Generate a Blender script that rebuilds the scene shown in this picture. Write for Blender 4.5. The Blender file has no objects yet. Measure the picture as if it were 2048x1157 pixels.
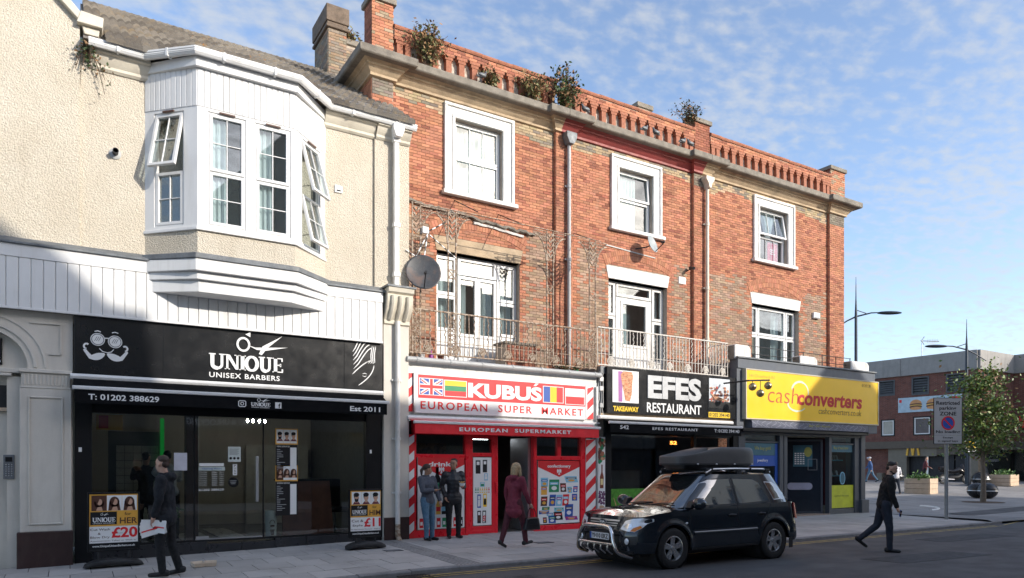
import bpy, bmesh, math, random
from mathutils import Vector, Matrix
R = math.radians
rnd = random.Random(7)
sc = bpy.context.scene
COL = sc.collection

# ------------------------------------------------------------------ camera
CAMY, CAMZ = -15.1, 1.65
cam = bpy.data.cameras.new('camera'); camo = bpy.data.objects.new('camera', cam); COL.objects.link(camo)
camo.location = (0, CAMY, CAMZ); camo.rotation_euler = (R(90), 0, R(-31.65))
cam.sensor_width = 36; cam.lens = 36*1434/2048; cam.shift_y = 353.5/2048; cam.clip_end = 3000; cam.clip_start = .05
sc.camera = camo
# ------------------------------------------------------------------ light
SUN = Vector((.61, -1, .48)).normalized()
SUN_EL = math.asin(SUN.z); SUN_AZ = math.atan2(SUN.x, SUN.y)
w = bpy.data.worlds.new('World'); sc.world = w; w.use_nodes = True
nt = w.node_tree; nt.nodes.clear()
def wn(t, **k):
    n = nt.nodes.new(t)
    for a, b in k.items(): setattr(n, a, b)
    return n
def wmath(op, a, b=None):
    n = wn('ShaderNodeMath', operation=op)
    for i, q in enumerate((a, b)):
        if q is None: continue
        if isinstance(q, (int, float)): n.inputs[i].default_value = q
        else: nt.links.new(q, n.inputs[i])
    return n.outputs[0]
sky = wn('ShaderNodeTexSky', sky_type='NISHITA', sun_disc=False, sun_elevation=SUN_EL, sun_rotation=SUN_AZ, altitude=0, air_density=.76, dust_density=1.1, ozone_density=.8)
bg = wn('ShaderNodeBackground'); bg.inputs[1].default_value = .15
out = wn('ShaderNodeOutputWorld')
tc = wn('ShaderNodeTexCoord'); sep = wn('ShaderNodeSeparateXYZ'); nt.links.new(tc.outputs['Generated'], sep.inputs[0])
den = wmath('ADD', wmath('MAXIMUM', sep.outputs[2], 0.0), .16)
comb = wn('ShaderNodeCombineXYZ')
nt.links.new(wmath('DIVIDE', sep.outputs[0], den), comb.inputs[0]); nt.links.new(wmath('DIVIDE', sep.outputs[1], den), comb.inputs[1])
mp = wn('ShaderNodeMapping'); mp.inputs['Rotation'].default_value = (0, 0, R(35)); mp.inputs['Scale'].default_value = (1.0, 1.35, 1)
nt.links.new(comb.outputs[0], mp.inputs[0])
def wnoise(scale, det, rough, dist=0.0):
    n = wn('ShaderNodeTexNoise'); n.inputs['Scale'].default_value = scale; n.inputs['Detail'].default_value = det
    n.inputs['Roughness'].default_value = rough; n.inputs['Distortion'].default_value = dist; nt.links.new(mp.outputs[0], n.inputs[0]); return n.outputs[0]
n1 = wnoise(21., 4, .5, .1); n2 = wnoise(1.6, 3, .5)
cl = wmath('ADD', wmath('MULTIPLY', n1, .62), wmath('MULTIPLY', n2, .5))
rmp = wn('ShaderNodeMapRange', interpolation_type='SMOOTHSTEP'); rmp.inputs[1].default_value = .45; rmp.inputs[2].default_value = .78
rmp.inputs[3].default_value = .02; rmp.inputs[4].default_value = .66
nt.links.new(cl, rmp.inputs[0])
mixc = wn('ShaderNodeMix', data_type='RGBA'); nt.links.new(rmp.outputs[0], mixc.inputs[0]); nt.links.new(sky.outputs[0], mixc.inputs[6])
mixc.inputs[7].default_value = (2.2, 2.28, 2.36, 1)
nt.links.new(mixc.outputs[2], bg.inputs[0]); nt.links.new(bg.outputs[0], out.inputs[0])
sl = bpy.data.lights.new('sun', 'SUN'); sl.energy = 2.05; sl.angle = R(.6); sl.color = (1, .93, .83)
slo = bpy.data.objects.new('sun', sl); COL.objects.link(slo); slo.rotation_euler = SUN.to_track_quat('Z', 'Y').to_euler(); slo.location = (20, -30, 30)
sc.view_settings.view_transform = 'Standard'; sc.view_settings.look = 'None'; sc.view_settings.exposure = 1.14; sc.view_settings.gamma = 1
sc.render.engine = 'CYCLES'
try: sc.cycles.max_bounces = 7; sc.cycles.transparent_max_bounces = 12; sc.cycles.sample_clamp_indirect = 8
except Exception: pass

# ------------------------------------------------------------------ materials
def newmat(name):
    m = bpy.data.materials.new(name); m.use_nodes = True
    t = m.node_tree; b = t.nodes['Principled BSDF']; return m, t, b
def N(t, ty, ins=None, **k):
    n = t.nodes.new(ty)
    for a, b in k.items(): setattr(n, a, b)
    for a, b in (ins or {}).items():
        if hasattr(b, 'links') or hasattr(b, 'is_linked'): t.links.new(b, n.inputs[a])
        else: n.inputs[a].default_value = b
    return n
def noise(t, scale, det=4, rough=.55, co=None, dist=0):
    n = N(t, 'ShaderNodeTexNoise', {'Scale': scale, 'Detail': det, 'Roughness': rough, 'Distortion': dist})
    if co: t.links.new(co, n.inputs[0])
    return n.outputs[0]
def coords(t, scale=None):
    c = N(t, 'ShaderNodeTexCoord').outputs['Object']
    if scale:
        c = N(t, 'ShaderNodeMapping', {0: c, 'Scale': scale}).outputs[0]
    return c
def mixcol(t, fac, a, b, mode='MIX'):
    n = N(t, 'ShaderNodeMix', data_type='RGBA', blend_type=mode)
    for i, q in ((0, fac), (6, a), (7, b)):
        if hasattr(q, 'is_linked'): t.links.new(q, n.inputs[i])
        else: n.inputs[i].default_value = q if not isinstance(q, tuple) else (*q[:3], 1)
    return n.outputs[2]
def mrange(t, v, a, b, c=0., d=1.):
    n = N(t, 'ShaderNodeMapRange', {0: v, 1: a, 2: b, 3: c, 4: d}); return n.outputs[0]
def sc3(c, k): return tuple(min(1, x*k) for x in c)
MATS = {}
def mt(name, col, rough=.6, metal=0., var=.18, vs=3., fine=.1, fs=60., bump=0., bs=80., dirt=None, dfac=.5, dscale=(2, 2, .6), drange=(.5, .75), coat=0., spec=.5, bdist=.01):
    """plain surface: base colour with broad and fine variation, an optional stain colour and a fine relief"""
    if name in MATS: return MATS[name]
    m, t, b = newmat(name); co = coords(t)
    c = mixcol(t, mrange(t, noise(t, vs, 4, .6, co), .3, .7), sc3(col, 1-var), sc3(col, 1+var*.6))
    if fine: c = mixcol(t, fine*3, c, noise(t, fs, 3, .6, co), 'SOFT_LIGHT')
    if dirt:
        d = mrange(t, noise(t, 1.0, 6, .65, coords(t, dscale)), drange[0], drange[1], 0, dfac)
        c = mixcol(t, d, c, dirt)
    t.links.new(c, b.inputs['Base Color'])
    t.links.new(mrange(t, noise(t, vs*2.3, 3, .5, co), .3, .7, max(.02, rough*.85), min(1, rough*1.12)), b.inputs['Roughness'])
    b.inputs['Metallic'].default_value = metal; b.inputs['Coat Weight'].default_value = coat
    b.inputs['Specular IOR Level'].default_value = spec
    if bump:
        bn = N(t, 'ShaderNodeBump', {'Height': noise(t, bs, 4, .6, co), 'Strength': bump, 'Distance': bdist})
        t.links.new(bn.outputs[0], b.inputs['Normal'])
    MATS[name] = m; return m
def glassmat(name, tint=(.85, .9, .88), base=.05, rough=.02, ior=1.5):
    m, t, b = newmat(name); t.nodes.remove(b)
    tr = N(t, 'ShaderNodeBsdfTransparent', {0: (*tint, 1)}); gl = N(t, 'ShaderNodeBsdfGlossy', {'Color': (1, 1, 1, 1), 'Roughness': rough})
    co = coords(t); bn = N(t, 'ShaderNodeBump', {'Height': noise(t, .9, 1, .4, co), 'Strength': .06, 'Distance': .05}); t.links.new(bn.outputs[0], gl.inputs['Normal'])
    ge = N(t, 'ShaderNodeNewGeometry'); dt = N(t, 'ShaderNodeVectorMath', {0: ge.outputs['Normal'], 1: ge.outputs['Incoming']}, operation='DOT_PRODUCT').outputs['Value']
    ab = N(t, 'ShaderNodeMath', {0: dt}, operation='ABSOLUTE').outputs[0]; iv = N(t, 'ShaderNodeMath', {0: 1., 1: ab}, operation='SUBTRACT', use_clamp=True).outputs[0]
    pw = N(t, 'ShaderNodeMath', {0: iv, 1: 5.}, operation='POWER').outputs[0]; fr = N(t, 'ShaderNodeMath', {0: pw, 1: .96, 2: .04}, operation='MULTIPLY_ADD').outputs[0]
    ad = N(t, 'ShaderNodeMath', {0: fr, 1: base}, operation='ADD', use_clamp=True).outputs[0]
    mx = N(t, 'ShaderNodeMixShader', {0: ad, 1: tr.outputs[0], 2: gl.outputs[0]})
    t.links.new(mx.outputs[0], t.nodes['Material Output'].inputs[0]); MATS[name] = m; return m
def emit(name, col, s):
    m, t, b = newmat(name); b.inputs['Base Color'].default_value = (*col, 1); b.inputs['Emission Color'].default_value = (*col, 1); b.inputs['Emission Strength'].default_value = s
    MATS[name] = m; return m
def flat(name, col, rough=.45, spec=.4):
    """printed or painted colour"""
    if name in MATS: return MATS[name]
    return mt(name, col, rough, 0, .06, 2., .05, 30., spec=spec)

def brickmat(name, attr):
    m, t, b = newmat(name); co = coords(t)
    if attr: c = N(t, 'ShaderNodeVertexColor', layer_name='tint').outputs[0]
    else: c = N(t, 'ShaderNodeObjectInfo').outputs['Color']
    g = N(t, 'ShaderNodeNewGeometry').outputs['Position']
    c = mixcol(t, .32, c, N(t, 'ShaderNodeTexNoise', {'Scale': 70., 'Detail': 4., 'Vector': g}).outputs[0], 'OVERLAY')
    st = mrange(t, noise(t, 1.0, 6, .65, N(t, 'ShaderNodeMapping', {0: g, 'Scale': (1.1, 1.1, .55)}).outputs[0]), .56, .78, 0, .42)
    c = mixcol(t, st, c, (.16, .095, .07))
    lm = mrange(t, noise(t, 2.6, 6, .7, g), .60, .75, 0, .35)
    c = mixcol(t, lm, c, (.50, .36, .27))
    t.links.new(c, b.inputs['Base Color']); b.inputs['Roughness'].default_value = .88; b.inputs['Specular IOR Level'].default_value = .2
    bn = N(t, 'ShaderNodeBump', {'Height': noise(t, 120, 3, .6, g), 'Strength': .35, 'Distance': .006}); t.links.new(bn.outputs[0], b.inputs['Normal'])
    MATS[name] = m; return m
BRA = brickmat('brick_face', True); BRO = brickmat('brick_single', False)

# ------------------------------------------------------------------ builders
ORG = {}
def place(o, parent):
    COL.objects.link(o)
    if parent is not None: o.parent = parent
    ORG[o] = ORG.get(parent, Vector((0, 0, 0))) if parent is not None else ORG.get(o, Vector((0, 0, 0)))
    return o
def tag(o, label, cat=None, group=None, kind=None):
    if label: o['label'] = label
    if cat: o['category'] = cat
    if group: o['group'] = group
    if kind: o['kind'] = kind
    return o
def thing(name, label, cat, loc=(0, 0, 0), group=None, local=False, rz=0.):
    o = bpy.data.objects.new(name, None); o.empty_display_size = .1; COL.objects.link(o)
    o.location = loc; o.rotation_euler = (0, 0, rz)
    ORG[o] = Vector((0, 0, 0)) if local else Vector(loc)
    return tag(o, label, cat, group)
class MB:
    def __init__(s): s.v = []; s.f = []; s.m = []; s.mi = 0; s.t = None; s.X = None
    def add(s, vs, fs):
        o = len(s.v)
        if s.X is not None: vs = [s.X @ Vector(p) for p in vs]
        s.v += [tuple(p) for p in vs]; s.f += [tuple(i+o for i in f) for f in fs]; s.m += [s.mi]*len(fs); return s
    def box(s, x0, x1, y0, y1, z0, z1):
        return s.add([(x0, y0, z0), (x1, y0, z0), (x1, y1, z0), (x0, y1, z0), (x0, y0, z1), (x1, y0, z1), (x1, y1, z1), (x0, y1, z1)],
                     [(0, 3, 2, 1), (4, 5, 6, 7), (0, 1, 5, 4), (1, 2, 6, 5), (2, 3, 7, 6), (3, 0, 4, 7)])
    def quad(s, a, b, c, d): return s.add([a, b, c, d], [(0, 1, 2, 3)])
    def prism(s, pts, ax, a, b):
        n = len(pts)
        f = {'x': lambda p, q: (q, p[0], p[1]), 'y': lambda p, q: (p[0], q, p[1]), 'z': lambda p, q: (p[0], p[1], q)}[ax]
        return s.add([f(p, a) for p in pts]+[f(p, b) for p in pts], [tuple(range(n)), tuple(range(2*n-1, n-1, -1))]+[(i, (i+1) % n, n+(i+1) % n, n+i) for i in range(n)])
    def tube(s, pts, r, n=8, closed=False):
        P = [Vector(p) for p in pts]; k = len(P); rr = r if isinstance(r, (list, tuple)) else [r]*k
        vs = []; up = None
        for i, p in enumerate(P):
            a = P[(i-1) % k] if (closed or i > 0) else p; b = P[(i+1) % k] if (closed or i < k-1) else p
            d = (b-a).normalized() if (b-a).length > 1e-9 else Vector((0, 0, 1))
            if up is None:
                up = Vector((0, 0, 1)) if abs(d.z) < .9 else Vector((1, 0, 0))
            e1 = (up-d*up.dot(d)).normalized(); e2 = d.cross(e1); up = e1
            vs += [p+e1*(rr[i]*math.cos(2*math.pi*j/n))+e2*(rr[i]*math.sin(2*math.pi*j/n)) for j in range(n)]
        fs = []
        for i in range(k if closed else k-1):
            for j in range(n):
                a = i*n+j; b = i*n+(j+1) % n; c = ((i+1) % k)*n+(j+1) % n; d = ((i+1) % k)*n+j
                fs.append((a, b, c, d))
        if not closed: fs += [tuple(range(n-1, -1, -1)), tuple(range((k-1)*n, k*n))]
        return s.add(vs, fs)
    def bar(s, a, b, w_=.02): return s.tube([a, b], w_*.7, 4)
    def lathe(s, prof, n=16, c=(0, 0, 0), ax='z', caps=True):
        k = len(prof); vs = []
        for r_, h in prof:
            for j in range(n):
                q = 2*math.pi*j/n; p = (r_*math.cos(q), r_*math.sin(q), h)
                if ax == 'y': p = (p[0], p[2], p[1])
                if ax == 'x': p = (p[2], p[0], p[1])
                vs.append((c[0]+p[0], c[1]+p[1], c[2]+p[2]))
        fs = [(i*n+j, i*n+(j+1) % n, (i+1)*n+(j+1) % n, (i+1)*n+j) for i in range(k-1) for j in range(n)]
        if caps and prof[0][0] > 1e-6: fs.append(tuple(range(n-1, -1, -1)))
        if caps and prof[-1][0] > 1e-6: fs.append(tuple(range((k-1)*n, k*n)))
        return s.add(vs, fs)
    def ball(s, c, r, nu=12, nv=8):
        if isinstance(r, (int, float)): r = (r, r, r)
        vs = []; fs = []
        for i in range(nv+1):
            a = math.pi*i/nv
            for j in range(nu):
                q = 2*math.pi*j/nu; vs.append((c[0]+r[0]*math.sin(a)*math.cos(q), c[1]+r[1]*math.sin(a)*math.sin(q), c[2]+r[2]*math.cos(a)))
        for i in range(nv):
            for j in range(nu): fs.append((i*nu+j, (i+1)*nu+j, (i+1)*nu+(j+1) % nu, i*nu+(j+1) % nu))
        return s.add(vs, fs)
    def grid(s, fn, nu, nv):
        vs = [fn(i/nu, j/nv) for i in range(nu+1) for j in range(nv+1)]
        return s.add(vs, [(i*(nv+1)+j, (i+1)*(nv+1)+j, (i+1)*(nv+1)+j+1, i*(nv+1)+j+1) for i in range(nu) for j in range(nv)])
    def stroke(s, pts, wd, y0, y1):
        """flat ribbon in the xz plane, wd = width or widths"""
        n = len(pts); ww = wd if isinstance(wd, (list, tuple)) else [wd]*n; A = []; B = []
        for i in range(n):
            a = pts[max(i-1, 0)]; b = pts[min(i+1, n-1)]; dx, dz = b[0]-a[0], b[1]-a[1]; l = math.hypot(dx, dz) or 1
            nx, nz = -dz/l*ww[i]/2, dx/l*ww[i]/2
            A.append((pts[i][0]+nx, pts[i][1]+nz)); B.append((pts[i][0]-nx, pts[i][1]-nz))
        for i in range(n-1): s.prism([A[i], A[i+1], B[i+1], B[i]], 'y', y0, y1)
        return s
    def build(s, name, mats, parent=None, smooth=False, bevel=0., loc=None, recalc=True, ang=40):
        me = bpy.data.meshes.new(name)
        og = ORG.get(parent, Vector((0, 0, 0))) if parent is not None else Vector(loc or (0, 0, 0))
        me.from_pydata([(p[0]-og.x, p[1]-og.y, p[2]-og.z) for p in s.v], [], s.f)
        ms = mats if isinstance(mats, (list, tuple)) else [mats]
        for m in ms: me.materials.append(m)
        if len(ms) > 1: me.polygons.foreach_set('material_index', s.m)
        if recalc or smooth:
            bm = bmesh.new(); bm.from_mesh(me)
            if recalc: bmesh.ops.recalc_face_normals(bm, faces=bm.faces)
            if smooth:
                for fc in bm.faces: fc.smooth = True
                for e in bm.edges:
                    if len(e.link_faces) == 2 and e.calc_face_angle(0) > R(ang): e.smooth = False
            bm.to_mesh(me); bm.free()
        if s.t:
            ca = me.color_attributes.new('tint', 'FLOAT_COLOR', 'CORNER'); buf = []
            for p, c in zip(me.polygons, s.t): buf += [c[0], c[1], c[2], 1.]*p.loop_total
            ca.data.foreach_set('color', buf)
        o = bpy.data.objects.new(name, me)
        if parent is None and loc is not None: o.location = loc; ORG[o] = Vector(loc)
        place(o, parent)
        if bevel:
            b = o.modifiers.new('bevel', 'BEVEL'); b.width = bevel; b.segments = 2; b.limit_method = 'ANGLE'; b.angle_limit = R(40)
        return o
def share(src, name, parent, loc=(0, 0, 0), rot=(0, 0, 0), scale=(1, 1, 1), color=None):
    """another object on the same mesh (and modifiers)"""
    o = src.copy(); o.name = name
    for k in list(o.keys()):
        if k in ('label', 'category', 'group', 'kind'): del o[k]
    COL.objects.link(o); o.parent = parent; o.location = loc; o.rotation_euler = rot; o.scale = scale
    if color: o.color = (*color, 1)
    ORG[o] = ORG.get(parent, Vector((0, 0, 0))) if parent is not None else Vector((0, 0, 0))
    return o
def mesh_obj(name, me, parent, loc, rot=(0, 0, 0), color=None):
    o = bpy.data.objects.new(name, me); COL.objects.link(o); o.parent = parent
    og = ORG.get(parent, Vector((0, 0, 0))) if parent is not None else Vector((0, 0, 0))
    o.location = Vector(loc)-og; o.rotation_euler = rot
    if color: o.color = (*color, 1)
    ORG[o] = og; return o

FONTS = {}
def text_mesh(body, bold=0., space=1.):
    k = (body, bold, space)
    if k in FONTS: return FONTS[k]
    cu = bpy.data.curves.new('t', 'FONT'); cu.body = body; cu.size = 1; cu.offset = bold; cu.space_character = space; cu.resolution_u = 3; cu.align_x = 'CENTER'
    ob = bpy.data.objects.new('t', cu); me = ob.to_mesh()
    vs = [v.co.copy() for v in me.vertices]; fs = [tuple(p.vertices) for p in me.polygons]
    ob.to_mesh_clear(); bpy.data.objects.remove(ob); bpy.data.curves.remove(cu)
    FONTS[k] = (vs, fs); return vs, fs
def put_text(mb, body, x0, x1, z0, z1, y, ext=.004, bold=.0, space=1., shear=0.):
    vs, fs = text_mesh(body, bold, space)
    a = min(v.x for v in vs); b = max(v.x for v in vs); c = min(v.y for v in vs); d = max(v.y for v in vs)
    kx = (x1-x0)/max(b-a, 1e-6); kz = (z1-z0)/max(d-c, 1e-6)
    q = [(x0+(v.x-a)*kx+shear*(v.y-c)*kz, y, z0+(v.y-c)*kz) for v in vs]; n = len(q)
    ed = {}
    for f in fs:
        for i in range(len(f)):
            e = (f[i], f[(i+1) % len(f)]); ed[e] = 1
    side = [(e[1], e[0], e[0]+n, e[1]+n) for e in ed if (e[1], e[0]) not in ed]
    mb.add(q+[(p[0], p[1]-ext, p[2]) for p in q], [tuple(i+n for i in f) for f in fs]+side)
def text(body, x0, x1, z0, z1, y, mat, parent, name='lettering', **k):
    mb = MB(); put_text(mb, body, x0, x1, z0, z1, y, **k); return mb.build(name, mat, parent, recalc=False)
def sub(iv, holes):
    out = [iv]
    for a, b in holes:
        nx = []
        for p, q in out:
            if b <= p or a >= q: nx.append((p, q)); continue
            if a > p: nx.append((p, a))
            if b < q: nx.append((b, q))
        out = nx
    return out
def wallbox(mb, x0, x1, z0, z1, holes, y0, y1):
    zs = sorted({z0, z1, *[h[2] for h in holes], *[h[3] for h in holes]}); zs = [z for z in zs if z0 <= z <= z1]
    for a, b in zip(zs, zs[1:]):
        m = (a+b)/2
        for p, q in sub((x0, x1), [(h[0], h[1]) for h in holes if h[2] < m < h[3]]):
            mb.box(p, q, y0, y1, a, b)
BRMESH = {}
def jit(c, r, a=.22):
    k = 1+r.uniform(-a, a); return tuple(max(0, x*k*(1+r.uniform(-.05, .05))) for x in c)
def bricks(parent, x0, x1, z0, z1, y, holes, tone, limit, L=.225, H=.075, d=.014, seed=1, X=None, eye=(0, CAMY, CAMZ)):
    """single bricks standing d proud of the mortar; the nearest whole ones are objects, the rest one mesh"""
    r = random.Random(seed); ent = []
    i = 0; z = z0
    while z+H*.6 < z1:
        zt = min(z+H, z1)-.010; off = (i % 2)*L/2
        k0 = math.floor((x0-off)/L)-1; m = (z+zt)/2
        for p, q in sub((x0, x1), [(h[0], h[1]) for h in holes if h[2]-.02 < m < h[3]+.02]):
            k = math.floor((p-off)/L)
            while off+k*L < q-1e-6:
                a = max(off+k*L, p)+.005; b = min(off+(k+1)*L, q)-.005
                if b-a > .03: ent.append((a, b, z, zt))
                k += 1
        z += H; i += 1
    full = [e for e in ent if abs(e[1]-e[0]-(L-.01)) < 1e-4 and abs(e[3]-e[2]-(H-.01)) < 1e-4]
    def pos(e):
        p = Vector(((e[0]+e[1])/2, y, (e[2]+e[3])/2)); return X @ p if X is not None else p
    full.sort(key=lambda e: (pos(e)-Vector(eye)).length); single = set(full[:limit])
    key = (round(L, 3), round(H, 3))
    if key not in BRMESH and limit:
        mb = MB(); mb.box(-(L-.01)/2, (L-.01)/2, -d, .01, -(H-.01)/2, (H-.01)/2); t_ = mb.build('brick', BRO, None, recalc=False)
        BRMESH[key] = t_.data; bpy.data.objects.remove(t_)
    mb = MB(); mb.X = X; mb.t = []
    for e in ent:
        c = jit(tone((e[0]+e[1])/2, (e[2]+e[3])/2, r), r)
        j = r.uniform(-.002, .002)
        if e in single:
            o = mesh_obj('brick', BRMESH[key], parent, pos(e)+Vector((0, j, 0)), (0, 0, X.to_euler().z if X is not None else 0), c)
        else:
            a, b, p, q = e; ya, yb = y-d+j, y+.01
            mb.add([(a, ya, p), (b, ya, p), (b, ya, q), (a, ya, q), (a, yb, p), (b, yb, p), (b, yb, q), (a, yb, q)], [(0, 1, 2, 3), (1, 5, 6, 2), (4, 0, 3, 7), (3, 2, 6, 7), (4, 5, 1, 0)])
            mb.t += [c]*5
    if mb.v: tag(mb.build('brickwork', BRA, parent, recalc=False), None, kind='stuff')
# ------------------------------------------------------------------ material list
UPVC = mt('white_upvc', (.80, .80, .79), .35, 0, .05, 2, .04, dirt=(.45, .43, .38), dfac=.35, dscale=(3, 3, .5))
WBOARD = mt('white_board', (.78, .78, .77), .4, 0, .05, 2, .04, dirt=(.50, .48, .44), dfac=.4, dscale=(5, 5, .4))
WPAINT = mt('old_white_paint', (.76, .75, .72), .55, 0, .1, 4, .1, bump=.25, bs=40, dirt=(.30, .27, .23), dfac=.55, dscale=(4, 4, 1.0), drange=(.52, .7))
WFLAT = flat('print_white', (.85, .85, .84)); BFLAT = flat('print_black', (.012, .012, .014)); RFLAT = flat('print_red', (.74, .03, .035))
YFLAT = flat('print_yellow', (.90, .58, .02)); OFLAT = flat('print_orange', (.80, .42, .07)); BLFLAT = flat('print_blue', (.03, .10, .42)); GRFLAT = flat('print_green', (.03, .28, .12))
GYFLAT = flat('print_grey', (.40, .41, .42)); SKFLAT = flat('print_skin', (.60, .36, .25)); BNFLAT = flat('print_brown', (.10, .045, .03)); LBFLAT = flat('print_light_blue', (.25, .55, .72)); PUFLAT = flat('print_purple', (.30, .05, .30))
BLACK = mt('black_panel', (.008, .009, .011), .25, 0, .15, 2, .1, dirt=(.018, .018, .02), dfac=.5, dscale=(1.2, 1, 2.5))
BLKF = mt('black_frame', (.010, .0105, .012), .4, 0, .1, spec=.3)
CANVAS = mt('black_canvas', (.007, .0075, .009), .85, 0, .2, 4, .15, bump=.2, bs=300, spec=.12)
REDC = mt('red_canvas', (.84, .025, .035), .7, 0, .12, 4, .12, bump=.2, bs=300)
REDP = mt('red_paint', (.84, .020, .035), .3, 0, .1, 2, .06, dirt=(.45, .012, .02), dfac=.4)
ALU = mt('aluminium', (.62, .63, .64), .35, .8, .08)
CHROME = mt('chrome', (.75, .75, .76), .12, 1., .04)
LEAD = mt('lead', (.16, .175, .19), .6, .2, .25, 5, .2, bump=.4, bs=18, dirt=(.32, .32, .30), dfac=.5)
RENDER = None
def roughcast():
    m, t, b = newmat('roughcast_render'); co = coords(t)
    v = N(t, 'ShaderNodeTexVoronoi', {'Scale': 42., 'Vector': co}, feature='SMOOTH_F1').outputs[0]
    h = N(t, 'ShaderNodeMath', {0: mrange(t, v, 0, .75, 1, 0), 1: noise(t, 85, 3, .6, co)}, operation='ADD').outputs[0]
    c = mixcol(t, mrange(t, noise(t, .9, 5, .6, co), .3, .7), (.65, .58, .465), (.74, .68, .57))
    c = mixcol(t, mrange(t, noise(t, 40, 4, .7, co), .46, .70, 0, .65), c, (.42, .36, .28))
    c = mixcol(t, mrange(t, noise(t, 1, 6, .7, coords(t, (1.6, 1.6, .35))), .56, .8, 0, .5), c, (.43, .36, .27))
    t.links.new(c, b.inputs[0]); b.inputs['Roughness'].default_value = .95; b.inputs['Specular IOR Level'].default_value = .15
    bn = N(t, 'ShaderNodeBump', {'Height': h, 'Strength': 1.0, 'Distance': .014}); t.links.new(bn.outputs[0], b.inputs['Normal'])
    MATS['roughcast'] = m; return m
RENDER = roughcast()
STUCCO = mt('cream_stucco', (.70, .645, .53), .7, 0, .08, 2, .06, bump=.15, bs=30, dirt=(.36, .31, .25), dfac=.45, dscale=(3, 3, .8))
MASON = mt('cream_masonry_paint', (.66, .62, .55), .6, 0, .06, 2, .05, bump=.12, bs=40, dirt=(.40, .36, .31), dfac=.4, dscale=(3, 3, .6))
MAROON = mt('maroon_plinth_paint', (.045, .022, .02), .45, 0, .2, 4, .15, dirt=(.10, .07, .06), dfac=.5)
TILEM = mt('concrete_roof_tile', (.19, .175, .16), .9, 0, .3, 6, .25, bump=.5, bs=60, dirt=(.40, .25, .11), dfac=.5, dscale=(5, 5, 5), drange=(.58, .72))
STONE = mt('sooty_stone', (.23, .205, .17), .85, 0, .25, 4, .2, bump=.5, bs=30, dirt=(.07, .06, .05), dfac=.75, dscale=(2.5, 2.5, 2.5))
TAN = mt('tan_stone', (.50, .38, .25), .85, 0, .2, 3, .15, bump=.4, bs=30, dirt=(.15, .115, .085), dfac=.7, dscale=(2, 2, 4))
DKRED = mt('dark_red_painted_stone', (.30, .055, .05), .6, 0, .18, 3, .1, bump=.2, bs=30, dirt=(.14, .05, .045), dfac=.6)
MORTAR = mt('mortar', (.47, .40, .33), .95, 0, .2, 5, .2, bump=.4, bs=80, dirt=(.16, .13, .11), dfac=.5)
TERRA = mt('terracotta', (.37, .145, .085), .85, 0, .25, 6, .2, bump=.4, bs=50, dirt=(.16, .08, .055), dfac=.6, dscale=(5, 5, 5))
LIME = mt('white_lime', (.55, .50, .43), .9, 0, .15, 8, .2, bump=.4, bs=40, dirt=(.25, .17, .12), dfac=.7, dscale=(9, 9, 9), drange=(.48, .6))
RUST = mt('rusty_iron', (.33, .22, .15), .85, .1, .35, 14, .3, bump=.4, bs=120, dirt=(.56, .49, .40), dfac=.75, dscale=(14, 14, 14), drange=(.46, .56))
WIRON = mt('flaking_white_iron', (.76, .72, .65), .7, 0, .12, 9, .2, dirt=(.30, .20, .14), dfac=.7, dscale=(16, 16, 16), drange=(.54, .64))
CREAMP = mt('cream_pipe', (.70, .64, .52), .5, 0, .08, 3, .1, dirt=(.35, .27, .19), dfac=.5, dscale=(8, 8, 2))
GREYP = mt('grey_pipe', (.42, .43, .43), .5, 0, .1); BLKIRON = mt('black_iron', (.03, .031, .034), .5, .3, .2)
SLAB = mt('paving_slab', (.36, .34, .325), .8, 0, .10, .9, .18, 90, bump=.22, bs=120, dirt=(.15, .14, .13), dfac=.4, dscale=(2.2, 2.2, 2.2), spec=.35)
def slabmat():
    m, t, b = newmat('paving_slab_worn'); g_ = N(t, 'ShaderNodeNewGeometry').outputs['Position']; rn = N(t, 'ShaderNodeObjectInfo').outputs['Random']
    c = mixcol(t, rn, (.40, .38, .36), (.50, .475, .45)); c = mixcol(t, .5, c, noise(t, 110, 3, .6, g_), 'SOFT_LIGHT')
    c = mixcol(t, mrange(t, noise(t, 1.3, 5, .65, g_), .48, .72, 0, .5), c, (.25, .235, .22))
    v = N(t, 'ShaderNodeTexVoronoi', {'Scale': 2.6, 'Vector': g_, 'Randomness': 1.}).outputs[0]; c = mixcol(t, mrange(t, v, .045, .06, .75, 0), c, (.11, .105, .10))
    v2 = N(t, 'ShaderNodeTexVoronoi', {'Scale': 5.1, 'Vector': g_}).outputs[0]; c = mixcol(t, mrange(t, v2, .03, .05, .5, 0), c, (.5, .47, .44))
    t.links.new(c, b.inputs[0]); b.inputs['Roughness'].default_value = .8; bn = N(t, 'ShaderNodeBump', {'Height': noise(t, 130, 3, .6, g_), 'Strength': .2, 'Distance': .008}); t.links.new(bn.outputs[0], b.inputs['Normal']); return m
SLAB2 = slabmat()
SLABB = mt('paving_joint', (.07, .066, .062), .95, 0, .2)
KERB = mt('kerb_granite', (.25, .24, .235), .75, 0, .2, 6, .25, 120, bump=.2, bs=90, dirt=(.10, .095, .09), dfac=.5)
ASPH = mt('asphalt', (.085, .081, .081), .82, 0, .22, .7, .45, 150, bump=.7, bs=160, dirt=(.13, .125, .122), dfac=.6, dscale=(.8, 2.2, 1), drange=(.45, .7), bdist=.006)
YLINE = mt('worn_yellow_line', (.50, .36, .10), .75, 0, .2, 5, .3, 120, dirt=(.12, .11, .10), dfac=.85, dscale=(7, 7, 7), drange=(.46, .62))
GLASS = glassmat('window_glass'); SGLASS = glassmat('shop_glass', (.80, .84, .83), .04); UGLASS = glassmat('upper_window_glass', (.84, .90, .91), .06)
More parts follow.
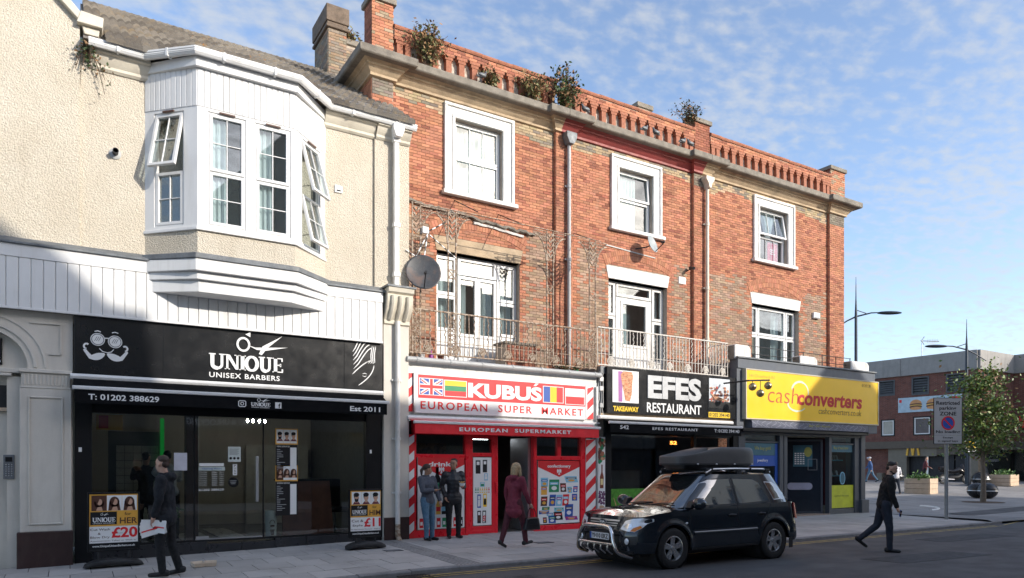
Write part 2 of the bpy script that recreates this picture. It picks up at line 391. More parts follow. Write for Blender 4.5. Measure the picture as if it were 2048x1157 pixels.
DARK = mt('dark_interior', (.03, .03, .032), .8, 0, .2); CURT = mt('net_curtain', (.78, .78, .76), .9, 0, .05, 5, .05, spec=.1)
RUBBER = mt('black_rubber', (.02, .02, .021), .65, 0, .2, 6, .15, bump=.2, bs=60, dirt=(.07, .065, .06), dfac=.5)
CONC = mt('concrete', (.30, .29, .275), .85, 0, .12, 2, .15, bump=.2, bs=40, dirt=(.15, .145, .14), dfac=.5, dscale=(4, 4, .4))
WOODP = mt('planter_wood', (.52, .40, .29), .75, 0, .15, 5, .15, bump=.2, bs=40); 

# ------------------------------------------------------------------ ground
KY = -4.15
def cl01(a): return max(0., min(1., a))
def pz(x, y): return -.0175*max(0., min(4.2, -y)) - .1*max(0., min(1.4, (5.-x)/4.8))
ROADZ = -.14
def roadz(x): return ROADZ - .1*max(0., min(1.4, (5.-x)/4.8))
AXD = (math.cos(R(58.35)), math.sin(R(58.35)))
def plz(x, y):
    t = x*AXD[0]+(y-CAMY)*AXD[1]; P = ((0, 0), (36, .0), (40, .11), (48, .5), (62, .55), (400, .55))
    for (a, za), (b, zb) in zip(P, P[1:]):
        if t <= b: return za+(zb-za)*max(0, (t-a))/(b-a)
    return .55
g = MB(); g.box(-500, 700, -500, 700, -.9, -.6); tag(g.build('ground', ASPH), 'dark ground beneath the street and square', kind='structure')
g = MB(); g.grid(lambda u, v: (-30+180*u, -13.0+(13.0+KY-.02)*v, roadz(-30+180*u)), 90, 4); road = tag(g.build('road', ASPH), 'dark grey asphalt road in front of the shops', kind='structure')
for yy in (-4.42, -4.60):
    g = MB(); g.grid(lambda u, v: (-3+26.6*u, yy-.035+.07*v, roadz(-3+26.6*u)+.004), 60, 1); g.build('yellow_line', YLINE, road)
g = MB(); g.grid(lambda u, v: (23.9+4*u, -4.5+.9*u-.035+.07*v, roadz(26)+.005), 8, 1); g.build('yellow_line', YLINE, road)
DKA = mt('tar_patch', (.045, .044, .046), .75, 0, .2, 3, .4, 150, bump=.6, bs=150)
for pts in ([(12.9, -6.9), (15.6, -7.1), (15.8, -7.9), (13.0, -7.7)], [(3.2, -5.2), (6.4, -5.25), (6.4, -5.5), (3.2, -5.45)], [(17.5, -5.4), (20.5, -5.5), (20.6, -6.3), (17.4, -6.1)], [(6.4, -6.6), (6.55, -6.6), (7.4, -8.2), (7.2, -8.2)]):
    g = MB(); g.prism(pts, 'z', ROADZ-.02, ROADZ+.004); g.v = [(p[0], p[1], p[2]+roadz(p[0])-ROADZ) for p in g.v]; g.build('road_patch', DKA, road)
# pavement with separate slabs
NX, NY, X0 = 46, 6, -3.6; SX = .6; SY = .666
g = MB(); g.grid(lambda u, v: (-14+38*u, KY+.12+(-KY-.07)*v, pz(-14+38*u, KY+.12+(-KY-.07)*v)-.012), 76, 6)
pav = tag(g.build('pavement', SLABB), 'grey slab pavement along the shop fronts', kind='structure')
smesh = []
for k in range(3):
    g = MB(); g.box(-SX/2+.006, SX/2-.006, -SY/2+.006, SY/2-.006, -.03, 0); o = g.build('paving_slab', SLAB2, None, recalc=False); smesh.append(o.data); bpy.data.objects.remove(o)
for j in range(NY):
    for i in range(NX):
        x = X0+SX*(i+.5+(j % 2)*.5); y = -.02-SY*(j+.5)
        if x > 24.2: continue
        dzx = (pz(x+.3, y)-pz(x-.3, y))/.6; dzy = (pz(x, y+.2)-pz(x, y-.2))/.4
        o = mesh_obj('paving_slab', smesh[(i*7+j*3) % 3], pav, (x, y, pz(x, y)+rnd.uniform(-.002, .002)), (math.atan(dzy)+rnd.uniform(-.002, .002), -math.atan(dzx)+rnd.uniform(-.002, .002), 0))
for k in range(7):
    y0, y1 = -4.0, -.12; xx = 5.72+k*.07
    g = MB(); g.prism([(xx, pz(xx, y0)-.01), (xx+.035, pz(xx, y0)-.01), (xx+.03, pz(xx, y0)+.006), (xx+.005, pz(xx, y0)+.006)], 'y', y0, y1)
    g.v = [(p[0], p[1], p[2]+.0175*(p[1]-y0)) for p in g.v]; g.build('paving_rib', KERB, pav)
kb = thing('kerb', 'granite kerb along the pavement edge', None, (0, KY, 0)); del kb['label']; kb['kind'] = 'structure'
for i in range(32):
    x = -4.2+i*.9; zt = pz(x+.45, KY)+.0
    g = MB(); g.prism([(KY-.0, -.5), (KY+.14, -.5), (KY+.14, zt), (KY+.02, zt), (KY, zt-.02)], 'x', x+.004, x+.896); g.build('kerb_stone', KERB, kb)
# square to the right
def plaza_mat():
    m, t, b = newmat('square_paving'); co = coords(t, (1, 1, 1)); g_ = N(t, 'ShaderNodeNewGeometry').outputs['Position']
    br = N(t, 'ShaderNodeTexBrick', {'Vector': g_, 'Color1': (.27, .26, .25, 1), 'Color2': (.33, .31, .295, 1), 'Mortar': (.13, .125, .12, 1), 'Scale': 1., 'Mortar Size': .012, 'Brick Width': .8, 'Row Height': .4})
    c = mixcol(t, mrange(t, noise(t, .35, 4, .6, g_), .45, .6, 0, .6), br.outputs[0], (.17, .165, .16)); c = mixcol(t, .4, c, noise(t, 40, 3, .6, g_), 'SOFT_LIGHT')
    t.links.new(c, b.inputs[0]); b.inputs['Roughness'].default_value = .8; return m
PLAZA = plaza_mat()
g = MB(); g.grid(lambda u, v: (24+116*u, KY+.0+120*v*v, plz(24+116*u, KY+120*v*v)-.075*cl01(1-v*26)-.004), 110, 60)
plaza = tag(g.build('square_paving', PLAZA), 'pale slab paving of the square beyond the shops', kind='structure')
g = MB(); g.grid(lambda u, v: (25.5+26*u, -3.3+.06*26*u+1.3*v+2.6*u*u, plz(25.5+26*u, -3.3)-.028+.04*v+.012), 30, 3); g.build('asphalt_crossing', ASPH, plaza)
g = MB(); g.tube([(26.5+3.2*math.sin(a*.1), .6-2.2*math.cos(a*.1)+.9, .0) for a in range(2, 15)], .045, 4); g.build('curved_edging', WPAINT, plaza)
def grate(x, y, z, w_, d_, lab):
    t = thing('drain_grate', lab, 'drain', (x, y, z)); b = MB(); b.box(x-w_/2, x+w_/2, y-d_/2, y+d_/2, z-.02, z+.002); b.build('pan', BLKIRON, t)
    b = MB(); b.box(x-w_/2, x+w_/2, y-d_/2, y-d_/2+.03, z, z+.012); b.box(x-w_/2, x+w_/2, y+d_/2-.03, y+d_/2, z, z+.012); b.box(x-w_/2, x-w_/2+.03, y-d_/2+.03, y+d_/2-.03, z, z+.012); b.box(x+w_/2-.03, x+w_/2, y-d_/2+.03, y+d_/2-.03, z, z+.012); b.build('rim', BLKIRON, t)
    n = int(w_/.05)
    for i in range(1, n-1): b = MB(); b.box(x-w_/2+i*.05+.01, x-w_/2+i*.05+.03, y-d_/2+.032, y+d_/2-.032, z, z+.009); b.build('grate_bar', BLKIRON, t)
grate(4.75, -4.42, roadz(4.75)+.003, .5, .34, 'black iron drain grate in the gutter by the kerb')
for x, y, wd, lab in ((8.85, -2.05, .42, 'small dark access cover beside the walking woman in maroon'), (5.45, -1.75, .36, 'small dark access cover near the black sign for men'), (22.6, -1.3, .4, 'small brown access cover by the corner of the yellow shop')):
    t = thing('access_cover', lab, 'cover', (x, y, pz(x, y))); b = MB(); b.box(x-wd/2, x+wd/2, y-.13, y+.13, pz(x, y)-.01, pz(x, y)+.006); b.build('frame', BLKIRON, t)
    b = MB(); b.box(x-wd/2+.025, x+wd/2-.025, y-.105, y+.105, pz(x, y)-.008, pz(x, y)+.009); b.build('plate', MATS['lead'], t)
# ------------------------------------------------------------------ windows
def frame_at(p, q):
    """local frame: x from p to q in plan, y inwards, z up"""
    p = Vector((p[0], p[1], 0)); q = Vector((q[0], q[1], 0)); ex = (q-p).normalized(); ey = Vector((-ex.y, ex.x, 0))
    m = Matrix(((ex.x, ey.x, 0, p.x), (ex.y, ey.y, 0, p.y), (0, 0, 1, 0), (0, 0, 0, 1))); return m
def rim(mb, x0, x1, z0, z1, w_, y0, y1):
    mb.box(x0, x0+w_, y0, y1, z0, z1); mb.box(x1-w_, x1, y0, y1, z0, z1); mb.box(x0+w_, x1-w_, y0, y1, z0, z0+w_); mb.box(x0+w_, x1-w_, y0, y1, z1-w_, z1)
def curtain(parent, x0, x1, z0, z1, y, X=None, amp=.03, waves=7, gather=None, mat=None):
    b = MB(); b.X = X
    def fn(u, v):
        x = x0+(x1-x0)*u; z = z0+(z1-z0)*v
        if gather: x = gather(u, v, x0, x1)
        return (x, y+amp*math.sin(u*waves*6.283)+.01*math.sin(u*waves*14.1+v*3), z)
    b.grid(fn, waves*6, 8); return b.build('curtain', mat or CURT, parent, smooth=True, recalc=False)
def window(parent, x0, x1, z0, z1, y, lights, X=None, fw=.05, mat=None, glass=None, sash=.05, room=.9, cur=None, bars_w=.018, label=None, name='window', dep=.07):
    """frame with lights: (xa,xb,za,zb,cols,rows,tilt) in the window's plane; tilt swings a light out about its top edge"""
    mat = mat or UPVC; glass = glass or UGLASS
    b = MB(); b.X = X; rim(b, x0, x1, z0, z1, fw, y, y+dep)
    xs = sorted({round(l[0], 3) for l in lights} | {round(l[1], 3) for l in lights}); zs = sorted({round(l[2], 3) for l in lights} | {round(l[3], 3) for l in lights})
    wn_ = b.build(name, mat, parent, bevel=.004)
    if label: wn_['label'] = label
    for (xa, xb, za, zb, nc, nr, tilt) in lights:
        T = Matrix.Identity(4)
        if tilt: T = Matrix.Translation((0, y, zb)) @ Matrix.Rotation(R(-tilt), 4, 'X') @ Matrix.Translation((0, -y, -zb))
        T = (X @ T) if X is not None else T
        b = MB(); b.X = T; rim(b, xa, xb, za, zb, sash, y-.012, y+.045)
        gx0, gx1, gz0, gz1 = xa+sash, xb-sash, za+sash, zb-sash
        for i in range(1, nc): c = gx0+(gx1-gx0)*i/nc; b.box(c-bars_w/2, c+bars_w/2, y+.004, y+.03, gz0, gz1)
        for i in range(1, nr):
            c = gz0+(gz1-gz0)*i/nr
            for k in range(nc):
                a = gx0+(gx1-gx0)*k/nc+(bars_w/2 if k else 0); d = gx0+(gx1-gx0)*(k+1)/nc-(bars_w/2 if k < nc-1 else 0); b.box(a, d, y+.006, y+.028, c-bars_w/2, c+bars_w/2)
        b.build('sash', mat, wn_, bevel=.004)
        b = MB(); b.X = T; b.box(gx0, gx1, y+.0325, y+.0385, gz0, gz1); b.build('pane', glass, wn_, recalc=True)
    if room:
        b = MB(); b.X = X; mg = .3 if X is None else .02; a, c, d, e = x0-mg, x1+mg, z0-mg, z1+mg; yy = y+dep+.03; e2 = y+dep+room
        b.add([(a, yy, d), (c, yy, d), (c, e2, d), (a, e2, d), (a, yy, e), (c, yy, e), (c, e2, e), (a, e2, e)], [(0, 1, 2, 3), (4, 7, 6, 5), (3, 2, 6, 7), (0, 3, 7, 4), (1, 5, 6, 2)])
        b.build('room_lining', ROOM, wn_, recalc=False)
    if cur:
        for c in cur: curtain(wn_, c[0], c[1], c[2], c[3], y+.12, X, .025, c[4] if len(c) > 4 else 6)
    return wn_
ROOM = mt('room_paint', (.22, .23, .24), .9, 0, .1)

# ------------------------------------------------------------------ cream rendered building
CB = thing('rendered_building', 'cream roughcast building with white bay window and tiled roof above the barber shop', 'building', (2.7, 0, -.1))
b = MB()
b.box(.15, 6.56, 0, .35, 4.2, 9.3)
b.prism([(-7, 4.2), (.15, 4.2), (.15, 9.62), (-.45, 10.25), (-3.4, 13.9), (-7, 9.6)], 'y', -.045, .35)
b.build('wall', RENDER, CB)
b = MB(); b.box(5.72, 6.52, -.055, 0, 5.6, 9.1); b.build('pilaster_strip', RENDER, CB)
b = MB()  # side and back bulk
b.box(-7, 6.5, .35, 8, 4.2, 9.2); b.box(-7, 6.5, 5.0, 8, -.3, 4.2); b.build('rear_mass', MASON, CB)
# gable coping and kneeler
b = MB(); b.prism([(.15, 9.60), (.20, 9.72), (-.42, 10.40), (-3.4, 14.05), (-3.4, 13.85), (-.5, 10.22)], 'y', -.16, .38); b.prism([(.10, 9.56), (.5, 9.56), (.52, 9.75), (.16, 9.78)], 'y', -.18, .36); b.prism([(.22, 9.42), (.44, 9.42), (.46, 9.56), (.18, 9.56)], 'y', -.1, .3)
b.build('gable_coping', STUCCO, CB, bevel=.015)
# eaves moulding
prof = [(-.02, 8.86), (-.06, 8.90), (-.06, 8.95), (-.12, 9.02), (-.15, 9.10), (-.2, 9.12), (-.2, 9.2), (.0, 9.2)]
for xa, xb in ((.3, 1.28), (4.6, 5.72), (5.74, 6.54)):
    b = MB(); b.prism([(p[0]-(.05 if xa > 5.7 else 0), p[1]) for p in prof], 'x', xa, xb); b.build('eaves_moulding', STUCCO, CB, smooth=True, ang=30)
# gutter (white, follows the bay)
def sweep(mb, path, prof):
    """prof (offset outwards, z) swept along plan path (outward = right-hand side of travel when going +x: -y)"""
    n = len(path); k = len(prof); vs = []
    for i in range(n):
        a = Vector(path[max(i-1, 0)]); c = Vector(path[i]); d = Vector(path[min(i+1, n-1)])
        t1 = (c-a).normalized() if i > 0 else (d-c).normalized(); t2 = (d-c).normalized() if i < n-1 else t1
        n1 = Vector((t1.y, -t1.x)); n2 = Vector((t2.y, -t2.x)); m = (n1+n2).normalized(); sc_ = 1/max(.3, m.dot(n1))
        for o, z in prof: vs.append((c.x+m.x*o*sc_, c.y+m.y*o*sc_, z))
    fs = [(i*k+j, i*k+(j+1) % k, (i+1)*k+(j+1) % k, (i+1)*k+j) for i in range(n-1) for j in range(k)]+[tuple(range(k-1, -1, -1)), tuple(range((n-1)*k, n*k))]
    mb.add(vs, fs)
GP = [(.28, -.2), (1.2, -.2), (1.97, -.9), (3.82, -.9), (4.66, -.2), (6.62, -.2)]
b = MB(); sweep(b, GP, [(0, 9.2), (.02, 9.16), (.09, 9.15), (.12, 9.19), (.115, 9.205), (.125, 9.21), (.12, 9.24), (.13, 9.245), (.125, 9.28), (.115, 9.28), (.1, 9.2), (.02, 9.2), (.02, 9.28), (0, 9.28)]); gut = b.build('gutter', UPVC, CB)
for (a, c) in zip(GP, GP[1:]):
    a = Vector(a); c = Vector(c); L_ = (c-a).length; nn = max(1, int(L_/.75)); d = (c-a)/L_; nr = Vector((d.y, -d.x))
    for i in range(nn):
        p = a+d*L_*(i+.5)/nn; q = MB(); q.X = Matrix(((d.x, -nr.x, 0, p.x), (d.y, -nr.y, 0, p.y), (0, 0, 1, 0), (0, 0, 0, 1))); q.box(-.02, .02, -.134, .0, 9.142, 9.288); q.build('gutter_bracket', UPVC, gut)
# bay
def plan(off, ymax=0.): return [(1.2-off*.6, ymax), (2.0-off*.41, -.8-off), (3.78+off*.41, -.8-off), (4.63+off*.6, ymax)]
bay = MB(); bay.prism(plan(0), 'z', 5.5, 6.02); bay = bay.build('bay_apron', RENDER, CB)
b = MB(); b.prism(plan(.05), 'z', 6.0, 6.06); b.build('bay_sill', UPVC, CB, bevel=.008)
FL, FF, FR = frame_at((1.2, 0), (2.0, -.8)), frame_at((2.0, -.8), (3.78, -.8)), frame_at((3.78, -.8), (4.63, 0))
WL, WF, WR = math.hypot(.8, .8), 1.78, math.hypot(.85, .8)
for X, wd, holes in ((FL, WL, [(.2, .84)]), (FF, WF, [(.18, .86), (1.02, 1.70)]), (FR, WR, [(.26, .96)])):
    b = MB(); b.X = X; wallbox(b, .0, wd, 6.06, 8.3, [(h[0], h[1], 6.12, 8.24) for h in holes], .0, .10); b.build('bay_cladding', UPVC, CB)
    for h in holes:
        up = 0; lo = 0
        if X is FL: up = 13
        if X is FR: up = 15; lo = 14
        window(CB, h[0], h[1], 6.12, 8.24, .02, [(h[0]+.03, h[1]-.03, 7.15, 8.21, 2, 2, up), (h[0]+.03, h[1]-.03, 6.15, 7.13, 2, 2, lo)], X, .035, sash=.055, room=1.2 if X is FF else .5, cur=[(h[0]+.02, h[0]+.34, 6.2, 8.2, 3)] if X is FF else None)
        b = MB(); b.X = X; b.box(h[0]+.2, h[1]-.2, -.03, 0, 8.235, 8.262); b.build('trickle_vent', BNFLAT, CB)
    n = int(wd/.105); s_ = wd/n
    for i in range(n):
        b = MB(); b.X = X; x = i*s_; b.prism([(x+.004, .02), (x+.004, -.004), (x+.012, -.012), (x+s_-.012, -.012), (x+s_-.001, -.002), (x+s_-.001, .02)], 'z', 8.30, 8.99); b.build('board', WBOARD, CB, recalc=True)
b = MB(); b.prism(plan(-.02), 'z', 8.3, 9.0); b.build('bay_head', DARK, CB)
b = MB(); b.prism(plan(.09), 'z', 8.99, 9.18); b.build('bay_fascia', UPVC, CB, bevel=.01)
b = MB(); p0 = plan(.1); b.add([(*p, 9.19) for p in p0]+[(x_, .6, 9.85) for x_ in (1.2, 2.0, 3.78, 4.63)], [(0, 1, 5, 4), (1, 2, 6, 5), (2, 3, 7, 6)]); b.build('bay_roof', TILEM, CB)
for off, z0, z1, nm, m_ in ((.12, 5.46, 5.56, 'lead_capping', LEAD), (.09, 5.24, 5.46, 'bay_moulding', WBOARD), (.0, 5.10, 5.24, 'bay_moulding', WBOARD), (-.08, 4.88, 5.10, 'bay_moulding', WBOARD)):
    b = MB(); pl = plan(off, -.2); b.prism(pl, 'z', z0, z1); b.build(nm, m_, CB, bevel=.012)
# fascia boarding over both shops
for i in range(53):
    x = -3.6+i*.178
    if x > 5.75: break
    b = MB(); b.prism([(x+.005, -.2), (x+.005, -.226), (x+.013, -.236), (x+.165, -.236), (x+.176, -.224), (x+.176, -.2)], 'z', 4.37, 5.22); b.build('fascia_board', WBOARD, CB)
b = MB(); b.box(-3.6, 5.84, -.2, .0, 4.36, 5.44); b.build('fascia_backing', WBOARD, CB)
b = MB(); b.box(-3.6, 1.36, -.25, -.2, 5.222, 5.445); b.box(4.5, 5.84, -.25, -.2, 5.222, 5.445); b.box(-3.6, 5.84, -.245, -.2, 4.33, 4.372); b.build('fascia_trim', WBOARD, CB, bevel=.006)
for xa, xb in ((-3.6, 1.28), (4.56, 5.9)):
    b = MB(); b.prism([(-.29, 5.44), (-.29, 5.475), (-.25, 5.50), (-.06, 5.60), (.01, 5.60), (.01, 5.44)], 'x', xa, xb); b.build('lead_flashing', LEAD, CB, bevel=.006)
# roof
RY0, RZ0, RY1, RZ1 = -.34, 9.26, 4.05, 12.26
sl_ = math.atan2(RZ1-RZ0, RY1-RY0); SLEN = math.hypot(RY1-RY0, RZ1-RZ0)
b = MB(); b.prism([(RY0+.02, RZ0-.03), (RY1, RZ1-.03), (RY1+4, RZ0-.03)], 'x', .2, 6.5); roof = b.build('roof', TILEM, CB)
tm = MB()
def tile_z(u): return .050*abs(math.sin(u*2*math.pi))**.9
TW, TG = .3, SLEN/14
tm.grid(lambda u, v: (u*TW, v*(TG+.06)-.03, tile_z(u)+.004+(1-v)*.07), 12, 1)
tm.add([(u/12*TW, -.03, tile_z(u/12)+.074) for u in range(13)]+[(u/12*TW, -.03, 0) for u in range(13)], [(i, i+1, 14+i, 13+i) for i in range(12)])
def tilemat():
    m, t, b = newmat('weathered_roof_tile'); g_ = N(t, 'ShaderNodeNewGeometry').outputs['Position']; rn = N(t, 'ShaderNodeObjectInfo').outputs['Random']
    c = mixcol(t, rn, (.15, .135, .12), (.33, .30, .26)); c = mixcol(t, .6, c, noise(t, 45, 4, .65, g_), 'SOFT_LIGHT'); c = mixcol(t, mrange(t, noise(t, 2.2, 6, .7, g_), .54, .7, 0, .6), c, (.43, .33, .20)); c = mixcol(t, mrange(t, noise(t, 5.5, 4, .6, g_), .64, .72, 0, .8), c, (.50, .24, .06))
    t.links.new(c, b.inputs[0]); b.inputs['Roughness'].default_value = .92; bn = N(t, 'ShaderNodeBump', {'Height': noise(t, 60, 3, .6, g_), 'Strength': .5, 'Distance': .01}); t.links.new(bn.outputs[0], b.inputs['Normal']); return m
to = tm.build('roof_tile', tilemat(), None, recalc=False, smooth=True); TM = to.data; bpy.data.objects.remove(to)
for j in range(14):
    for i in range(21):
        s_ = j*TG; x = .24+i*TW
        if i == 0 and j < 2: continue
        mesh_obj('roof_tile', TM, roof, (x+rnd.uniform(-.006, .006), RY0+s_*math.cos(sl_), RZ0+s_*math.sin(sl_)+rnd.uniform(-.004, .006)), (sl_+rnd.uniform(-.012, .012), rnd.uniform(-.008, .008), rnd.uniform(-.008, .008)))
b = MB()
for i in range(14): b.prism([(RY1-.13, RZ1-.05), (RY1-.07, RZ1+.05), (RY1, RZ1+.09), (RY1+.07, RZ1+.05), (RY1+.13, RZ1-.05)], 'x', .24+i*.447, .24+i*.447+.44)
b.build('ridge_tiles', TILEM, roof)
# chimney
ch = MB(); ch.box(5.79, 6.28, 3.51, 4.7, 10.6, 13.2); ch.box(6.28, 6.75, 3.61, 4.7, 10.6, 12.95); ch.box(5.80, 6.27, 3.52, 4.69, 13.2, 13.79); chim = ch.build('chimney', MORTAR, CB)
BUFF = (.37, .285, .20); GREYB = (.24, .205, .165); REDB = (.46, .205, .125); REDD = (.31, .125, .083); YEL = (.45, .34, .22)
def tch(x, z, r): return GREYB if r.random() < .6 else (.30, .215, .15)
bricks(chim, 5.79, 6.28, 10.7, 13.2, 3.51, [], lambda x, z, r: REDB if 13.05 < z < 13.13 and r.random() < .6 else tch(x, z, r), 80, seed=3)
bricks(chim, 6.285, 6.75, 10.7, 12.9, 3.61, [], tch, 60, seed=4)
bricks(chim, 0, 1.19, 10.7, 13.2, 0, [], tch, 60, seed=5, X=frame_at((5.79, 4.7), (5.79, 3.51)))
b = MB(); b.box(5.72, 6.34, 3.44, 4.76, 13.2, 13.28); b.box(5.75, 6.31, 3.47, 4.73, 13.28, 13.36); b.box(5.72, 6.34, 3.44, 4.76, 13.36, 13.8); b.build('chimney_cap', mt('brown_chimney_cap', (.16, .12, .09), .9, 0, .3, 6, .2, bump=.5, bs=25), chim, bevel=.02)
b = MB(); b.box(6.29, 6.82, 3.55, 4.74, 12.95, 13.1); b.build('chimney_cap', STONE, chim, bevel=.02)
# party pier with corbel
b = MB(); b.box(5.9, 6.5, -.12, .4, -.3, 5.5); b.build('party_pier', MASON, CB, bevel=.01)
b = MB(); b.box(5.905, 6.495, -.16, -.12, .0, .5); b.build('pier_plinth', MAROON, CB)
b = MB(); b.prism([(-.12, 4.78), (-.17, 4.80), (-.17, 4.88), (-.22, 4.95), (-.33, 5.12), (-.36, 5.3), (-.36, 5.42), (-.42, 5.46), (-.44, 5.56), (-.05, 5.62), (-.05, 4.78)], 'x', 5.9, 6.5)
b.build('corbel', STUCCO, CB, smooth=True, ang=35)
b = MB(); b.box(5.86, 6.54, -.46, -.03, 5.56, 5.60); b.build('corbel_flashing', LEAD, CB)
for k in range(3): b = MB(); b.tube([(6.02+k*.18, -.18, 4.9), (6.02+k*.18, -.3, 5.05), (6.02+k*.18, -.375, 5.2), (6.02+k*.18, -.375, 5.38)], .05, 8); b.build('corbel_rib', STUCCO, CB, smooth=True)
# left doorway: arch, pilaster, intercom
ACX, ACZ, AR = -1.24, 3.37, .61
b = MB(); arc = [(ACX+AR*math.cos(a), ACZ+AR*math.sin(a)) for a in [i*math.pi/16 for i in range(17)]]
for (p, q) in zip(arc, arc[1:]): b.prism([p, (p[0], 4.34), (q[0], 4.34), q], 'y', -.06, .3)
b.box(ACX+AR, .04, -.06, .3, 3.33, 4.34); b.box(-7, ACX-AR, -.06, .3, -.3, 4.34); b.box(-.72, .04, -.02, .3, -.2, 3.33); b.box(ACX+AR-.3, -.72, .03, .3, -.2, 3.2); b.build('doorway_wall', MASON, CB)
for rr, wd, pr in ((.70, .05, .03), (.86, .04, .02)):
    b = MB()
    for i in range(16):
        a0, a1 = i*math.pi/16, (i+1)*math.pi/16; P = lambda r_, a_: (ACX+r_*math.cos(a_), ACZ+r_*math.sin(a_))
        if P(rr, a0)[0] > .0: continue
        b.prism([P(rr, a0), P(rr+wd, a0), P(rr+wd, a1), P(rr, a1)], 'y', -.06-pr, -.058)
    b.build('arch_moulding', MASON, CB)
b = MB(); b.stroke([(-.14, 3.62), (-.14, 4.15), (-.60, 4.15)], .03, -.085, -.058); b.stroke([(-.32, 3.62), (-.14, 3.62)], .03, -.085, -.058); b.build('spandrel_panel', MASON, CB)
b = MB(); b.box(ACX-AR, ACX+AR, .12, .2, 3.34, 3.98); b.build('fanlight_panel', MASON, CB)
b = MB(); b.box(-1.6, -1.0, .09, .118, 3.40, 3.86); np_ = b.build('number_panel', MATS['black_panel'], CB); text('6', -1.07, -1.02, 3.43, 3.53, .088, GYFLAT, np_, 'number')
b = MB(); b.box(ACX-AR-.02, -.58, -.03, .2, 3.26, 3.335); b.box(-1.1, -.86, -.05, -.03, 3.2, 3.25); b.build('transom', MASON, CB, bevel=.01)
b = MB(); b.box(-1.86, -.62, .2, .26, -.15, 3.26); b.build('door_recess', MASON, CB)
b = MB(); b.box(-1.3, -.88, .15, .2, 2.66, 3.05); fr_ = b.build('fanlight', DARK, CB); b = MB(); b.box(-1.3, -.88, .12, .16, 2.60, 2.66); b.build('fanlight_sill', WOODP, fr_)
b = MB(); b.box(-.74, .02, -.14, -.06, .5, 3.0); b.box(-.74, .02, -.15, -.06, 3.0, 3.03); b.box(-.72, .0, -.13, -.06, 3.03, 3.27); b.box(-.76, .03, -.17, -.06, 3.27, 3.33); pil = b.build('doorway_pilaster', MASON, CB, bevel=.008)
for i in range(12): b = MB(); b.box(-.69+i*.057, -.66+i*.057, -.145, -.125, 3.06, 3.24); b.build('flute', MASON, pil, bevel=.008)
b = MB(); rim(b, -.62, -.1, .62, 2.86, .03, -.165, -.14); b.build('panel_moulding', MASON, pil, bevel=.01)
b = MB(); b.box(-.78, .045, -.2, -.04, -.3, .5); b.build('plinth', MAROON, CB, bevel=.01)
ic = thing('intercom_panel', 'steel door intercom panel on cream wall at far left', 'intercom', (-.89, .02, 1.4)); b = MB(); b.box(-.98, -.82, -.0, .035, 1.42, 1.84); b.build('plate', MATS['lead'], ic, bevel=.008)
for i in range(3):
    for j in range(6): b = MB(); b.lathe([(.0, -.008), (.011, -.008), (.012, 0)], 8, (-.94+i*.04, .0, 1.48+j*.038), 'y'); b.build('button', ALU, ic)
b = MB(); b.box(-.95, -.85, -.004, 0, 1.72, 1.80); b.build('speaker_grille', BLKF, ic)
# flue, vent, downpipe
t = thing('boiler_flue', 'round grey boiler flue on the roughcast wall left of the bay', 'flue', (.71, 0, 7.4)); b = MB(); b.lathe([(.0, -.03), (.07, -.03), (.1, -.02), (.1, 0)], 20, (.71, 0, 7.4), 'y'); b.build('collar', GREYP, t, smooth=True); b = MB(); b.lathe([(.05, -.03), (.05, -.16), (.042, -.16), (.042, -.05), (0, -.05)], 16, (.71, 0, 7.41), 'y'); b.build('pipe', BLKIRON, t, smooth=True)
t = thing('wall_vent', 'small square white vent on the render right of the bay window', 'vent', (4.91, 0, 7.6)); b = MB(); b.box(4.83, 5.0, -.03, 0, 7.52, 7.68); b.build('cover', UPVC, t, bevel=.01); b = MB(); b.box(4.87, 4.96, -.034, -.03, 7.55, 7.58); b.build('slot', DARK, t)
t = thing('downpipe', 'white square hopper and downpipe on the pier between barber and supermarket', 'pipe', (6.16, -.2, 0))
b = MB(); b.prism([(6.05, 9.2), (6.31, 9.2), (6.31, 9.08), (6.25, 8.92), (6.11, 8.92), (6.05, 9.08)], 'y', -.34, -.12); b.build('hopper', UPVC, t, bevel=.01)
for z0, z1 in ((5.66, 7.0), (7.0, 8.92)): b = MB(); b.box(6.12, 6.24, -.21, -.1, z0, z1); b.build('pipe_length', WPAINT, t, bevel=.012)
b = MB(); b.tube([(6.18, -.16, 5.7), (6.18, -.52, 5.55), (6.18, -.5, 5.4)], .05, 10); b.build('swan_neck', WPAINT, t, smooth=True) if False else None
b = MB(); b.tube([(6.2, -.2, 4.86), (6.2, -.2, .35)], .055, 12); b.build('pipe_length', WPAINT, t, smooth=True)
b = MB(); b.tube([(6.2, -.2, .36), (6.2, -.2, .1), (6.22, -.26, -.02)], [.055, .06, .06], 10); b.build('shoe', RUST, t, smooth=True)
for z in (8.88, 7.0, 5.9): b = MB(); b.box(6.1, 6.26, -.225, -.1, z-.05, z+.05); b.build('pipe_collar', WPAINT, t, bevel=.01)
for z in (3.55, 2.25, 1.05): b = MB(); b.lathe([(.066, -.035), (.066, .035)], 12, (6.2, -.2, z)); b.box(6.08, 6.32, -.16, -.125, z-.02, z+.02); b.build('bracket', WPAINT, t)
